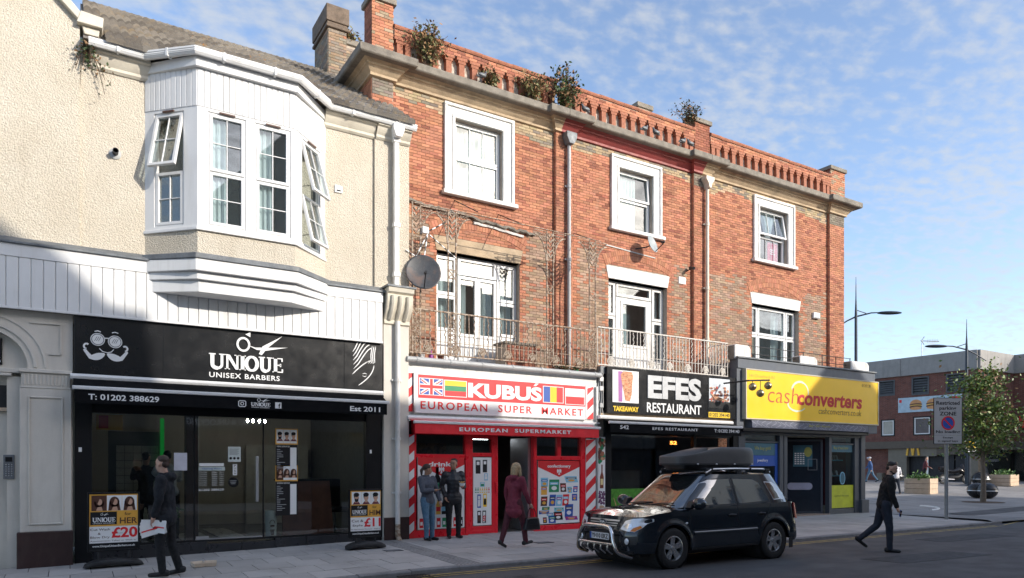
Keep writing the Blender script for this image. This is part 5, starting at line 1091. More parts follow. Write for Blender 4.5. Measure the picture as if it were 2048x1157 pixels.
for i, c in enumerate('FRUGO'): text(c, 7.22, 7.28, 1.22-i*.045, 1.255-i*.045, yy-.003, WFLAT, p, ext=.002)
p = panel(K, 8.2, 8.7, .22, 1.85, -.034, -.02, PW, 'poster'); b = MB(); r = random.Random(4)
for (x, z, w_, h, k, l) in ((8.33, 1.62, .13, .32, 0, 8), (8.52, 1.64, .12, .3, 0, 8), (8.55, 1.38, .1, .17, 7, 0), (8.45, 1.2, .12, .11, 7, 5), (8.36, .80, .1, .32, 2, 0), (8.52, .82, .1, .32, 9, 8), (8.36, .42, .1, .30, 8, 4), (8.5, .42, .1, .30, 8, 1)):
    b.mi = k if k else 8; b.box(x-w_/2, x+w_/2, yy-.001, yy, z-h/2, z+h/2); b.mi = l; b.box(x-w_*.35, x+w_*.35, yy-.002, yy-.001, z-h*.35, z+h*.1); b.mi = 0; b.box(x-w_*.3, x+w_*.3, yy-.003, yy-.001, z+h*.15, z+h*.4)
for i in range(7): bottle(b, 8.27+i*.06, 1.0, .13, yy, (5, 5, 9, 9, 9, 3, 1)[i], 0)
b.build('product_print', INK, p, recalc=False)
for wd_, xx, zt_ in (('NGINE', 8.36, .93), ('BLACK', 8.5, .54)):
    for i, c in enumerate(wd_): text(c, xx-.03, xx+.03, zt_-i*.055-.04, zt_-i*.055, yy-.004, WFLAT, p, ext=.002, bold=.03)
A = awning('awning', 'red supermarket awning with white bar and lettering', 'awning', 6.46, 11.76, 2.74, -.04, -.42, 2.60, 2.375, REDC, UPVC)
text('EUROPEAN', 7.62, 8.92, 2.445, 2.535, -.432, WFLAT, A, bold=.03, space=1.25); text('SUPERMARKET', 9.12, 10.80, 2.45, 2.54, -.432, WFLAT, A, bold=.03, space=1.25)

# ------------------------------------------------------------------ restaurant
E_ = thing('shop_sign', 'black kebab restaurant sign with silver letters and food pictures', 'sign', (14.8, -.05, 3.05))
panel(E_, 12.2, 15.98, 3.06, 4.31, -.15, 0, BLACK, 'sign_panel', .004); panel(E_, 15.984, 17.36, 3.06, 4.31, -.15, 0, BLACK, 'sign_panel', .004)
ye_ = -.15; SILV = mt('silver_letter', (.50, .51, .52), .4, .2, .1, 5)
text('EFES', 13.62, 15.69, 3.52, 4.17, ye_, SILV, E_, 'raised_letters', bold=.045, ext=.03); text('RESTAURANT', 13.60, 15.71, 3.135, 3.41, ye_, WFLAT, E_, bold=.015, ext=.01); text('TAKEAWAY', 12.40, 13.30, 3.12, 3.26, ye_, YFLAT, E_, bold=.04, ext=.008)
pk = panel(E_, 12.38, 13.30, 3.36, 4.23, ye_-.006, ye_, WFLAT, 'picture_panel'); MEAT = mt('kebab_print', (.52, .17, .06), .5, 0, .55, 16, .3, dirt=(.85, .50, .28), dfac=.7, dscale=(9, 9, 26), drange=(.45, .6))
prt(pk, mt('print_violet', (.42, .14, .40)), 'picture_shadow', lambda b: b.prism([(12.58, 3.38), (12.72, 3.38), (12.72, 4.2), (12.57, 4.2)], 'y', ye_-.007, ye_-.006)); prt(pk, MEAT, 'kebab_print', lambda b: b.prism([(12.82, 3.42), (12.98, 3.40), (13.05, 3.6), (13.07, 3.9), (13.1, 4.1), (13.06, 4.2), (12.75, 4.21), (12.66, 4.12), (12.70, 3.9), (12.78, 3.6)], 'y', ye_-.009, ye_-.006))
pg = panel(E_, 16.04, 16.92, 3.36, 4.24, ye_-.006, ye_, mt('print_pale_sky', (.62, .66, .70)), 'picture_panel'); panel(pg, 16.04, 16.92, 3.36, 3.56, ye_-.008, ye_-.006, BLKF, 'picture_ground')
b = MB(); r = random.Random(8)
for i in range(46):
    x, z = r.uniform(16.08, 16.86), r.uniform(3.55, 3.98); b.mi = r.randrange(4); b.prism(ell(x, z, r.uniform(.03, .07), r.uniform(.02, .05), 9, r.uniform(0, 20)), 'y', ye_-.010-.0003*i, ye_-.008)
for i in range(7): b.mi = 1; b.stroke([(16.1+.07*i, 3.78-.02*i), (16.35+.08*i, 3.58)], .025, ye_-.028, ye_-.02)
b.build('grill_print', [mt('print_meat', (.42, .15, .08)), mt('print_roast', (.62, .32, .18)), mt('print_char', (.15, .05, .04)), mt('print_tomato', (.5, .06, .04))], pg, recalc=False)
panel(E_, 16.02, 16.93, 3.08, 3.24, ye_-.005, ye_, YFLAT, 'phone_plate'); text('01202 394140', 16.05, 16.90, 3.105, 3.215, ye_-.005, BFLAT, E_, bold=.01)
b = MB(); b.box(12.0, 17.36, -.05, .05, 2.9, 3.06); b.build('sign_ledge', TAN, E_)
A = awning('awning', 'black restaurant awning with white bars and lettering', 'awning', 11.93, 17.05, 2.95, -.06, -.52, 2.76, 2.53, CANVAS, UPVC)
text('542', 12.32, 12.62, 2.62, 2.72, -.532, WFLAT, A, bold=.015); text('EFES RESTAURANT', 13.46, 15.18, 2.625, 2.70, -.532, WFLAT, A, bold=.015, space=1.25); text('T: 01202 394140', 15.85, 16.90, 2.615, 2.71, -.532, WFLAT, A, bold=.01)
EF = thing('kebab_restaurant', 'dark restaurant shop front with food picture panel and green strip', 'shop', (14.7, 0, 0))
panel(EF, 12.22, 12.42, -.02, 2.9, -.05, .1, BLKF, 'frame_post', .006); panel(EF, 15.55, 15.65, 0, 2.9, -.02, .1, BLKF, 'frame_post'); panel(EF, 17.2, 17.4, 0, 3.05, -.05, .1, BLKF, 'frame_post'); panel(EF, 12.3, 17.4, 2.5, 2.95, .0, .12, BLKF, 'frame_head'); panel(EF, 12.42, 17.2, -.02, .35, -.02, .1, BLKF, 'stall_riser')
panel(EF, 12.42, 15.55, .35, 2.5, .03, .038, SGLASS, 'pane'); panel(EF, 15.65, 17.2, .35, 2.5, .03, .038, SGLASS, 'pane')
pf = panel(EF, 11.96, 12.21, .0, 2.42, -.05, .05, WFLAT, 'picture_panel'); b = MB(); r = random.Random(6)
for i in range(30): b.mi = r.randrange(4); b.prism(ell(r.uniform(12.0, 12.17), r.uniform(1.75, 2.35), r.uniform(.03, .06), r.uniform(.04, .09), 9), 'y', -.052-.0003*i, -.05)
b.mi = 4; b.prism([(12.03, 1.05), (12.15, 1.05), (12.16, 1.35), (12.12, 1.48), (12.12, 1.68), (12.08, 1.68), (12.08, 1.48), (12.03, 1.35)], 'y', -.052, -.05); b.mi = 5; b.box(12.05, 12.14, -.054, -.052, 1.14, 1.3)
for i in range(40): b.mi = 6; b.prism(ell(r.uniform(12.0, 12.18), r.uniform(.62, .98), .028, .028, 8), 'y', -.053-.0002*i, -.05)
for i in range(12): b.mi = 7; b.prism(ell(r.uniform(12.0, 12.18), r.uniform(.1, .55), .06, .05, 8), 'y', -.053-.0002*i, -.05)
b.build('food_print', [MATS['print_meat'], MATS['print_roast'], GRFLAT, MATS['print_char'], mt('print_bottle', (.22, .05, .02)), mt('print_label', (.75, .62, .3)), mt('print_grape', (.17, .06, .15)), mt('print_bread', (.62, .42, .25))], pf, recalc=False)
gp = panel(EF, 12.43, 15.5, .36, 1.02, .01, .028, mt('print_grass', (.07, .28, .02), .5, 0, .5, 14, .3), 'grass_poster')
def skew(b):
    b.mi = 0; b.prism([(12.6, .36), (15.5, .36), (15.5, 1.0), (13.3, .62)], 'y', .006, .01); b.mi = 1
    for i in range(9): b.stroke([(12.7+.3*i, .40+.05*i), (12.55+.28*i, .78+.02*i)], [.04, .012], .003, .006)
b = MB(); skew(b); b.build('skewer_print', [MATS['print_char'], MATS['print_roast']], gp, recalc=False)
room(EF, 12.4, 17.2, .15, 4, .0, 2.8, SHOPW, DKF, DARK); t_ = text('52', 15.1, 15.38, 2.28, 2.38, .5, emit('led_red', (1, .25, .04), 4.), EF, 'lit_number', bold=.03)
panel(EF, 16.62, 16.98, 1.7, 2.48, .012, .028, MEAT, 'kebab_poster'); panel(EF, 13.6, 14.9, .6, 1.5, 1.6, 2.0, mt('counter', (.2, .2, .21), .4), 'counter')
for i in range(3): panel(EF, 12.7+i*.9, 13.3+i*.9, 1.9, 2.3, 3.8, 3.85, mt('menu_board', (.28, .25, .22), .5), 'menu_board')
# cable clutter between the two signs
t = thing('cable_bundle', 'tangle of grey pipes and cables between red and black signs', 'cables', (12.05, -.02, 3.4)); r = random.Random(2); panel(t, 11.98, 12.19, 2.42, 4.15, .0, .1, MATS['rusty_iron'] if False else STONE, 'wall_strip')
for k in range(5):
    b = MB(); x = 12.0+.04*k; b.tube([(x+r.uniform(-.03, .03), -.03-.02*(k % 2), 2.95+.12*i) for i in range(11)], (.018, .03, .012, .01, .012)[k], 6); b.build('cable', (GREYP, LEAD, BLKF, WPAINT, BLKF)[k], t, smooth=True)
for z in (3.2, 3.65, 3.9): panel(t, 12.0, 12.12, z, z+.12, -.1, -.03, (GREYP if z < 3.5 else WPAINT), 'junction_box', .008)

# ------------------------------------------------------------------ yellow shop
CC = thing('shop_sign', 'big yellow pawn shop sign with red lettering under grey fascia', 'sign', (20.9, -.2, 3.1))
YEL_M = mt('yellow_sign', (.95, .58, .003), .4, 0, .05, 1.5, .03); GREYF = mt('blue_grey_fascia', (.085, .10, .125), .5, 0, .12, 3, .1, dirt=(.16, .16, .15), dfac=.4, dscale=(4, 4, .7))
panel(CC, 17.46, 24.30, 3.10, 4.585, -.32, -.1, YEL_M, 'sign_panel', .004); b = MB(); rim(b, 17.43, 24.33, 3.07, 4.61, .035, -.335, -.1); b.build('sign_trim', mt('trim_cream', (.55, .50, .38), .5), CC)
yc = -.32; text('cash', 18.42, 19.90, 3.625, 4.13, yc, mt('print_thin_red', (.50, .06, .02)), CC, ext=.004, bold=-.012, shear=.12); text('converters', 19.86, 23.32, 3.60, 4.03, yc, mt('print_deep_red', (.55, .015, .015)), CC, ext=.004, bold=.03, shear=.12); text('cashconverters.co.uk', 20.95, 23.30, 3.36, 3.56, yc, mt('print_brown_line', (.22, .10, .02)), CC, ext=.004, bold=-.005, shear=.1)
text('544 Christchurch Rd', 17.58, 18.75, 4.36, 4.45, yc, mt('print_faint', (.50, .36, .05)), CC, ext=.003); text('01202 303030' if False else '01202 30', 23.35, 23.85, 4.38, 4.48, yc, MATS['print_brown_line'], CC, ext=.003)
def swirl(b):
    b.stroke([(19.95+.42*math.cos(R(a))+.05, 4.02+.33*math.sin(R(a))) for a in range(170, -70, -12)], [.02]+[.07]*8+[.05]*6+[.03]*5, yc-.003, yc); b.stroke([(19.95+.45*math.cos(R(a))-.10, 3.62+.22*math.sin(R(a))) for a in range(150, 340, 12)], [.02]+[.06]*10+[.03]*5, yc-.0035, yc)
prt(CC, LBFLAT if False else mt('print_pale_cyan', (.62, .75, .62)), 'swirl_logo', swirl)
panel(CC, 17.2, 24.28, 4.62, 4.92, -.22, .1, GREYF, 'top_fascia', .006); panel(CC, 17.15, 24.33, 4.92, 4.97, -.27, .15, LEAD, 'capping', .008)
sp_ = panel(CC, 17.75, 23.75, 2.82, 3.06, -.30, .0, mt('patterned_strip', (.11, .12, .17), .5), 'pattern_strip')
def pat(b):
    r = random.Random(1)
    for i in range(26): x = 17.85+i*.225; b.stroke([(x+.12*math.sin(k*.5+i), 2.835+.021*k) for k in range(11)], .012, -.303, -.30)
prt(sp_, mt('pattern_line', (.36, .37, .45)), 'pattern_lines', pat); text('Buy \u2022 Sell \u2022 Borrow', 20.5, 21.6, 2.90, 2.99, -.303, mt('print_lime', (.42, .42, .10)), sp_)
panel(CC, 17.2, 17.5, 2.8, 4.62, -.18, .1, GREYF, 'side_board', .005); panel(CC, 23.76, 24.28, 2.78, 3.06, -.30, .0, GREYF, 'end_board', .005)
SHG = mt('shopfront_grey', (.075, .085, .10), .45, 0, .1, 3, .08)
CF = thing('pawn_shop', 'grey pawn shop front with blue banners, recessed door and lit display shelves', 'shop', (20.7, 0, 0))
panel(CF, 17.4, 23.9, 2.62, 2.82, -.08, .12, SHG, 'frame_head'); panel(CF, 17.4, 23.85, 2.70, 2.80, -.26, -.08, BLKF, 'shutter_box', .01)
for a, c in ((17.42, 17.72), (19.34, 19.52), (19.56, 19.72), (21.9, 22.04)): panel(CF, a, c, .0, 2.62, -.06, .1, SHG, 'frame_post', .006)
panel(CF, 23.36, 23.62, .0, 2.8, -.05, .3, SHG, 'frame_post', .006); panel(CF, 23.66, 23.9, .0, 3.0, -.1, .4, SHG, 'corner_column', .006); panel(CF, 23.6, 24.02, -.05, .46, -.17, .45, SHG, 'column_plinth', .015)
panel(CF, 17.72, 19.34, .0, .5, -.03, .1, SHG, 'stall_riser'); panel(CF, 22.04, 23.36, -.02, .17, -.03, .1, SHG, 'stall_riser')
panel(CF, 17.72, 19.34, .5, 2.62, .03, .038, SGLASS, 'pane'); panel(CF, 22.04, 23.36, .17, 2.62, .03, .038, SGLASS, 'pane'); panel(CF, 17.72, 19.34, 2.38, 2.42, -.02, .03, SHG, 'transom'); panel(CF, 22.04, 23.36, 2.38, 2.42, -.02, .03, SHG, 'transom')
TEAL = mt('print_teal', (.05, .15, .20)); bn = panel(CF, 17.74, 19.25, 1.98, 2.36, .01, .025, TEAL, 'window_banner'); text('We buy gold', 18.22, 18.98, 2.12, 2.26, .01, MATS['print_lime'], bn); bn = panel(CF, 17.74, 19.22, 1.64, 1.975, .01, .025, BLFLAT, 'window_banner'); text('jewellery', 18.35, 18.85, 1.75, 1.87, .01, WFLAT, bn)
panel(CF, 19.2, 19.32, .5, 2.36, .008, .024, BLFLAT, 'banner_edge'); bn = panel(CF, 22.06, 23.3, 2.12, 2.37, .01, .025, TEAL, 'window_banner'); text('Buy it back later', 22.25, 23.08, 2.19, 2.31, .01, MATS['print_lime'], bn); yp = panel(CF, 22.06, 23.34, .20, .98, .0, .025, mt('print_lemon', (.62, .66, .03)), 'yellow_panel'); text('Spread the cost', 22.28, 23.08, .56, .66, .0, mt('print_olive', (.35, .38, .05)), yp)
room(CF, 17.5, 19.5, .15, 1.2, .5, 2.62, mt('display_back', (.28, .26, .24), .8), DKF, DARK); room(CF, 22.0, 23.6, .15, .95, .3, 2.6, mt('display_maroon', (.12, .02, .025), .7), DKF, DARK); room(CF, 19.55, 22.0, .4, 4, .0, 2.6, DARK, mt('entrance_floor', (.36, .27, .21), .6), DARK)
SHELF = mt('blue_shelf', (.08, .30, .42), .4); r = random.Random(3)
for z in (1.82, 1.28):
    sh = panel(CF, 22.08, 23.2, z, z+.04, .3, .7, SHELF, 'shelf')
    for i in range(7): b = MB(); x = 22.14+i*.15; b.prism([(.42, z+.04), (.45, z+.04), (.50, z+.2), (.47, z+.2)], 'x', x, x+.075); b.build('boxed_phone', (WFLAT, GYFLAT, BLKF)[i % 3 if z < 1.5 else 0], sh)
for i in range(6): x = 18.2+i*.16; b = MB(); b.prism([(.4, 1.15), (.44, 1.15), (.5, 1.32), (.46, 1.32)], 'x', x, x+.09); b.build('display_card', (WFLAT, BLKF)[i % 2], CF)
panel(CF, 17.8, 19.2, 1.1, 1.15, .35, .7, WFLAT, 'shelf'); b = MB(); b.prism(ell(22.75, 1.22, .15, .22, 20), 'y', .014, .026); st_ = b.build('oval_sticker', LBFLAT, CF); b = MB(); b.prism(ell(22.75, 1.22, .12, .19, 20), 'y', .012, .014); b.build('sticker_field', TEAL, st_)
# open door leaf in the recess
X = frame_at((20.55, 1.0), (21.88, .12)); b = MB(); b.X = X; rim(b, 0, 1.55, .02, 2.55, .07, 0, .05); dl = b.build('door_leaf', SHG, CF); b = MB(); b.X = X; b.box(.07, 1.48, .02, .03, .09, 2.48); b.build('door_glass', mt('dark_door_panel', (.02, .028, .04), .15), dl)
b = MB(); b.X = X; b.prism([(.35+.12+.12*math.cos(R(a)), .95+.0+.12*math.sin(R(a))) for a in range(90, 271, 20)]+[(1.2-.12+.12*math.cos(R(a)), .95+.12*math.sin(R(a))) for a in range(-90, 91, 20)], 'y', -.004, .02); b.build('push_plate', mt('push_plate_grey', (.42, .42, .52), .5), dl)
b = MB(); b.X = X; b.mi = 0; b.box(.55, 1.2, .005, .02, 1.62, 2.35); b.mi = 1; [b.box(.6+.09*k, .66+.09*k, .0, .005, 1.7+.07*j, 1.74+.07*j) for k in range(4) for j in range(6)]; b.mi = 2; b.prism(ell(1.05, 2.12, .13, .17, 16), 'y', -.002, .005); b.build('door_sticker', [TEAL, WFLAT, MATS['print_lime']], dl)
b = MB(); b.X = X; rim(b, 1.05, 1.36, 1.5, 1.88, .012, .0, .02); b.build('door_notice', GYFLAT, dl); panel(CF, 19.72, 21.9, .0, .03, -.1, .4, MATS['entrance_floor'], 'door_mat')
# three pawn balls
t = thing('pawnbroker_sign', 'three hanging brass pawnbroker balls on a black bracket', 'sign', (17.2, -.9, 3.9)); BRASS = mt('brass', (.42, .34, .20), .32, .9, .15, 6)
b = MB(); b.tube([(16.55, -.25, 4.10), (16.75, -1.0, 4.12), (17.66, -1.0, 4.19)], .025, 8); b.build('bracket', BLKIRON, t, smooth=True)
for x, zt, zb in ((16.92, 4.13, 3.95), (17.26, 4.16, 3.78), (17.60, 4.18, 4.02)): b = MB(); b.ball((x, -1.0, zb), .115, 20, 14); b.build('ball', BRASS, t, smooth=True); b = MB(); b.tube([(x, -1, zt), (x, -1, zb+.1)], .01, 6); b.build('rod', BLKIRON, t)
# rail and stone blocks above
t = thing('roof_rail', 'thin black rail on the flat roof over the yellow sign', 'railing', (20.5, 0, 4.9))
for z in (5.14, 5.38): b = MB(); b.tube([(17.9, .0, z), (23.2, .0, z)], .012, 6); b.build('rail', BLKIRON, t)
for x in (17.95, 19.3, 20.6, 21.6, 22.35, 23.15): b = MB(); b.tube([(x, 0, 4.9), (x, 0, 5.4)], .014, 6); b.build('rail_post', BLKIRON, t)
for x0, x1, z0, z1, lab in ((17.12, 17.85, 4.9, 5.34, 'tall white painted block at the left end of the grey roof edge'), (20.2, 21.1, 4.9, 5.24, 'rounded white block on the middle of the grey roof edge'), (22.95, 24.0, 4.95, 5.28, 'weathered white block at the right corner of the grey roof edge')):
    t = thing('roof_block', lab, 'block', ((x0+x1)/2, 0, z0)); b = MB(); b.prism([(x0, z0), (x1, z0), (x1, z1-.1), (x1-.12, z1), (x0+.05, z1), (x0, z1-.04)], 'y', -.18, .14); b.build('block', WPAINT, t, bevel=.03); panel(t, x0-.01, x0+.03, z0, z1-.03, -.15, .1, STONE, 'worn_face')
# ------------------------------------------------------------------ dishes, aerial, alarm boxes, plants, pigeons
def dish(name_, lab, c, rx, rz, nrm, mat, arm_to):
    t = thing('satellite_dish', lab, 'satellite dish', c); n = Vector(nrm).normalized(); e1 = Vector((0, 0, 1)).cross(n).normalized(); e2 = n.cross(e1); C = Vector(c)
    b = MB(); N_ = 28
    for lay in (0, .012): 
        pass
    rings = [0, .25, .5, .75, .92, 1.0]
    vs = [C-n*.07]; fs = []
    for r_ in rings[1:]:
        for j in range(N_): a = 2*math.pi*j/N_; vs.append(C+e1*(rx*r_*math.cos(a))+e2*(rz*r_*math.sin(a))-n*(.07*(1-r_*r_)))
    fs += [(0, 1+j, 1+(j+1) % N_) for j in range(N_)]
    for k in range(len(rings)-2): fs += [(1+k*N_+j, 1+(k+1)*N_+j, 1+(k+1)*N_+(j+1) % N_, 1+k*N_+(j+1) % N_) for j in range(N_)]
    b.add(vs, fs); o = b.build('reflector', mat, t, smooth=True, recalc=False); s_ = o.modifiers.new('shell', 'SOLIDIFY'); s_.thickness = .012
    b = MB(); b.tube([C-e2*rz*.95, C-e2*rz*.55+n*.34], .014, 6); b.build('feed_arm', BLKIRON, t); p = C-e2*rz*.5+n*.36; b = MB(); b.tube([p, p-n*.1+e2*.02], [.03, .035], 8); b.build('feed_horn', BLKIRON, t, smooth=True)
    b = MB(); b.tube([C-n*.07, C-n*.2, arm_to], .02, 6); b.build('mount', BLKIRON, t)
dish('d', 'large dark satellite dish on the pier beside the rusty balcony', (6.79, -.28, 6.03), .40, .43, (-.30, -.95, .28), mt('dark_dish', (.07, .073, .078), .45, 0, .25, 4, .2, dirt=(.22, .13, .09), dfac=.7, dscale=(3, 3, 3)), (6.5, -.02, 5.9))
dish('e', 'small grey satellite dish below the white upper window over the restaurant', (14.48, .55, 8.13), .23, .27, (.28, -.90, .30), mt('grey_dish', (.36, .40, .41), .5, 0, .15, 4), (14.2, 1.0, 8.05))
t = thing('television_aerial', 'black and white striped aerial tied to the rusty balcony column', 'aerial', (7.2, -.05, 6.7)); STRI = []
def stripe_rod(p, q, n):
    p = Vector(p); q = Vector(q); b = MB(); b.mi = 0
    for i in range(n): b.mi = i % 2; b.tube([p+(q-p)*(i/n), p+(q-p)*((i+1)/n)], .016, 6)
    b.build('boom', [WFLAT, BLKF], t)
stripe_rod((7.02, -.05, 7.02), (6.66, -.08, 6.34), 7); stripe_rod((7.0, -.05, 7.0), (6.88, -.1, 6.35), 6); stripe_rod((6.9, -.05, 7.06), (7.72, -.08, 6.52), 11); stripe_rod((6.95, -.05, 7.0), (7.42, -.1, 7.30), 6); stripe_rod((6.66, -.08, 6.42), (6.45, -.08, 6.52), 3)
b = MB(); b.box(6.86, 7.0, -.1, 0, 6.98, 7.12); b.build('aerial_head', WFLAT, t)
t = thing('alarm_box', 'white alarm box on the brown brickwork right of the end window', 'alarm', (22.6, 1, 6.98)); b = MB(); b.box(22.43, 22.78, .9, .985, 6.88, 7.1); b.build('box', UPVC, t, bevel=.02); b = MB(); b.box(22.47, 22.74, .888, .9, 6.9, 6.93); b.build('strip', GYFLAT, t)
t = thing('wall_notice', 'small blank white square on the brickwork by the cream pipe', 'notice', (16.07, 1, 7.36)); b = MB(); b.box(15.93, 16.22, .965, .985, 7.26, 7.47); b.build('plate', WFLAT, t, bevel=.004); b = MB(); b.box(15.95, 16.2, .985, 1., 7.3, 7.43); b.build('backing', GREYP, t)
t = thing('security_camera', 'small dark camera on the brick wall under the cornice near the cream pipe', 'camera', (16.3, .95, 7.75)); b = MB(); b.tube([(16.3, .99, 7.7), (16.3, .85, 7.72)], .02, 6); b.build('bracket', BLKIRON, t); b = MB(); b.tube([(16.33, .9, 7.78), (16.28, .68, 7.70)], .045, 10); b.build('body', BLKIRON, t)
def shrub(lab, x, y, z, w_, h, n, seed, mat, name='wall_shrub', droop=.2, ls=(.06, .13)):
    r = random.Random(seed); t = thing(name, lab, 'plant', (x, y, z)); bs = MB(); bl = MB(); bl.t = None
    for k in range(n):
        a = r.uniform(0, 6.283); le = r.uniform(.5, 1.)*h; sp = r.uniform(.1, 1.)*w_; P = [Vector((x+r.uniform(-.15, .15)*w_, y, z))]; m = 8
        for i in range(1, m+1):
            u = i/m; P.append(Vector((P[0].x+sp*math.cos(a)*u**1.2, y-.1*abs(math.sin(a))*u+.25*sp*math.sin(a)*u, z+le*(u-droop*u*u*(sp/w_)*1.4))))
        bs.tube(P, [.010*(1-.75*i/m)+.002 for i in range(m+1)], 4)
        for p in P[2:]:
            for _ in range(r.randrange(1, 5)):
                bl.mi = 0 if r.random() < .6 else 1; leaves(bl, r, [p+Vector((r.gauss(0, .07), r.gauss(0, .07), r.gauss(0, .06)))], *ls)
    bs.build('stems', mt('twig', (.10, .06, .04), .8), t); bl.build('foliage', [mat, AUT], t, recalc=False)
AUT = mt('autumn_leaf', (.30, .17, .08), .7, 0, .3, 12); WEED = mt('weed_leaf', (.17, .17, .07), .7, 0, .4, 12)
shrub('dry reddish weeds on the parapet beside the corner pedestal', 7.35, .72, 11.30, .62, 1.15, 46, 1, WEED)
shrub('small weed growing on the first parapet between shrub clumps', 9.1, .72, 11.30, .22, .5, 14, 2, WEED)
shrub('pale leafy shrub on the parapet left of the taller shrub', 10.35, .70, 11.28, .55, .75, 36, 3, WEED)
shrub('tall green shrub growing at the join of cream and red cornices', 11.3, .62, 11.1, .72, 1.55, 70, 4, mt('shrub_leaf', (.06, .10, .03), .6, 0, .4, 12), droop=.3)
shrub('wispy dark shrub on top of the parapet pedestal by the cream pipe', 16.3, .9, 12.15, .75, .75, 34, 5, mt('dark_leaf', (.035, .06, .025), .6), ls=(.05, .10))
shrub('small fern hanging below the white gutter at the kneeler stone', .3, -.12, 9.0, .3, .5, 16, 6, MATS['shrub_leaf'], droop=1.6, ls=(.04, .08))
shrub('weeds on top of the tall chimney', 6.45, 3.7, 13.1, .3, .25, 12, 7, WEED)
shrub('low weeds along the balcony floor edge', 11.0, .15, 4.12, .8, .22, 24, 8, MATS['shrub_leaf'], ls=(.03, .06))
PIG = mt('pigeon_grey', (.12, .125, .14), .7, 0, .3, 20)
for i, (x, s_, z) in enumerate(((8.82, 1, 11.34), (12.05, -1, 11.34), (14.22, 1, 11.34), (14.65, -1, 11.34), (15.75, 1, 11.34), (16.05, -1, 11.34))):
    t = thing('pigeon', ('grey pigeon on the cream cornice left of the tall shrub', 'dark pigeon on the red cornice just right of the tall shrub', 'left pigeon of the middle pair on the red cornice', 'right pigeon of the middle pair on the red cornice', 'left pigeon of the pair beside the parapet pedestal', 'right pigeon of the pair beside the parapet pedestal')[i], 'bird', (x, .62, z), 'pigeons on the cornice', local=True, rz=0 if s_ > 0 else math.pi)
    b = MB(); b.tube([(-.17, 0, .06), (-.08, 0, .09), (.0, 0, .115), (.06, 0, .135), (.085, 0, .18), (.1, 0, .215), (.135, 0, .212)], [.012, .045, .065, .058, .032, .03, .006], 10); b.build('body', PIG, t, smooth=True)
    for q in (-1, 1): b = MB(); b.ball((-.03, q*.05, .11), (.10, .016, .04), 10, 6); b.build('wing', MATS['lead'], t, smooth=True); b = MB(); b.tube([(.0, q*.02, .06), (.01, q*.02, 0)], .005, 4); b.build('leg', TERRA, t)
# small things standing on the balcony floor
r = random.Random(14)
for i, (x, m_, lab) in enumerate(((7.0, WFLAT, 'white pot at the left end of the rusty balcony'), (7.25, PUFLAT, 'purple bottle at the left end of the rusty balcony'), (7.5, TERRA, 'clay pot left of the balcony door'), (10.9, WFLAT, 'white bucket on the balcony by the grey pipe'), (11.5, GRFLAT, 'green tub at the right end of the rusty balcony'))):
    t = thing('flower_pot' if i != 1 else 'bottle', lab, 'pot' if i != 1 else 'bottle', (x, .3, 4.1)); b = MB(); b.lathe([(0, 4.1), (.06, 4.1), (.085, 4.27), (.095, 4.28), (.09, 4.3), (.07, 4.29), (0, 4.25)] if i != 1 else [(0, 4.1), (.05, 4.1), (.05, 4.25), (.02, 4.32), (.02, 4.38), (0, 4.38)], 12, (x, .3, 0)); b.build('body', m_, t, smooth=True); b = MB(); b.lathe([(0, 4.262), (.07, 4.262)] if i != 1 else [(0, 4.4), (.022, 4.4), (.022, 4.37)], 10, (x, .3, 0)); b.build('soil' if i != 1 else 'cap', BNFLAT, t)
t = thing('air_brick_stack', 'low brown brick box on the balcony in front of the white door', 'bricks', (9.6, .5, 4.1)); b = MB(); b.box(9.3, 10.2, .3, .8, 4.1, 4.72); bx = b.build('core', MORTAR, t); bricks(bx, 9.3, 10.2, 4.1, 4.72, .3, [], lambda x, z, r: REDD, 0, seed=81); b = MB(); b.box(9.26, 10.24, .26, .84, 4.72, 4.78); b.build('slab', STONE, t)

# ------------------------------------------------------------------ restricted parking sign
GALV = mt('galvanised_steel', (.34, .36, .37), .5, .6, .15, 6)
t = thing('parking_sign', 'grey post with restricted parking zone sign at the kerb', 'sign', (23.7, -2.95, -.05)); PX, PY = 23.7, -2.95
b = MB(); b.tube([(PX, PY, -.06), (PX, PY, 3.72)], .055, 14); b.build('post', GALV, t, smooth=True); b = MB(); b.lathe([(0, 3.74), (.05, 3.74), (.06, 3.71)], 12, (PX, PY, 0)); b.build('post_cap', BLKF, t)
SGX = frame_at((PX-.41, PY+.215), (PX+.41, PY-.215)); WS = .92; SGN = mt('sign_face', (.46, .45, .44), .5, 0, .06); zb, zt = 2.35, 3.79
b = MB(); b.X = SGX; b.box(.0, WS, -.08, -.065, zb+.26, zt); pl = b.build('sign_plate', SGN, t, bevel=.004); b = MB(); b.X = SGX; b.box(.0, WS, -.08, -.065, zb, zb+.255); pl2 = b.build('lower_plate', SGN, t, bevel=.004); b = MB(); b.X = SGX; rim(b, -.012, WS+.012, zb-.012, zt+.012, .012, -.085, -.06); b.build('sign_edge', BLKF, t)
def stext(s_, a, c, d, e, m_, par, **k): q = MB(); q.X = SGX; put_text(q, s_, a*WS, c*WS, d-.63, e-.63, -.08, ext=.003, **k); q.build('lettering', m_, par, recalc=False)
stext('Restricted', .08, .92, 4.21, 4.33, BFLAT, pl, bold=.02); stext('parking', .19, .80, 4.02, 4.16, BFLAT, pl, bold=.02); stext('ZONE', .20, .80, 3.87, 3.99, BFLAT, pl, bold=.025); stext('No loading', .07, .94, 3.29, 3.40, BFLAT, pl, bold=.02); stext('Except', .32, .68, 3.13, 3.20, BFLAT, pl2, bold=.015); stext('in signed bays', .14, .86, 3.02, 3.095, BFLAT, pl2, bold=.015)
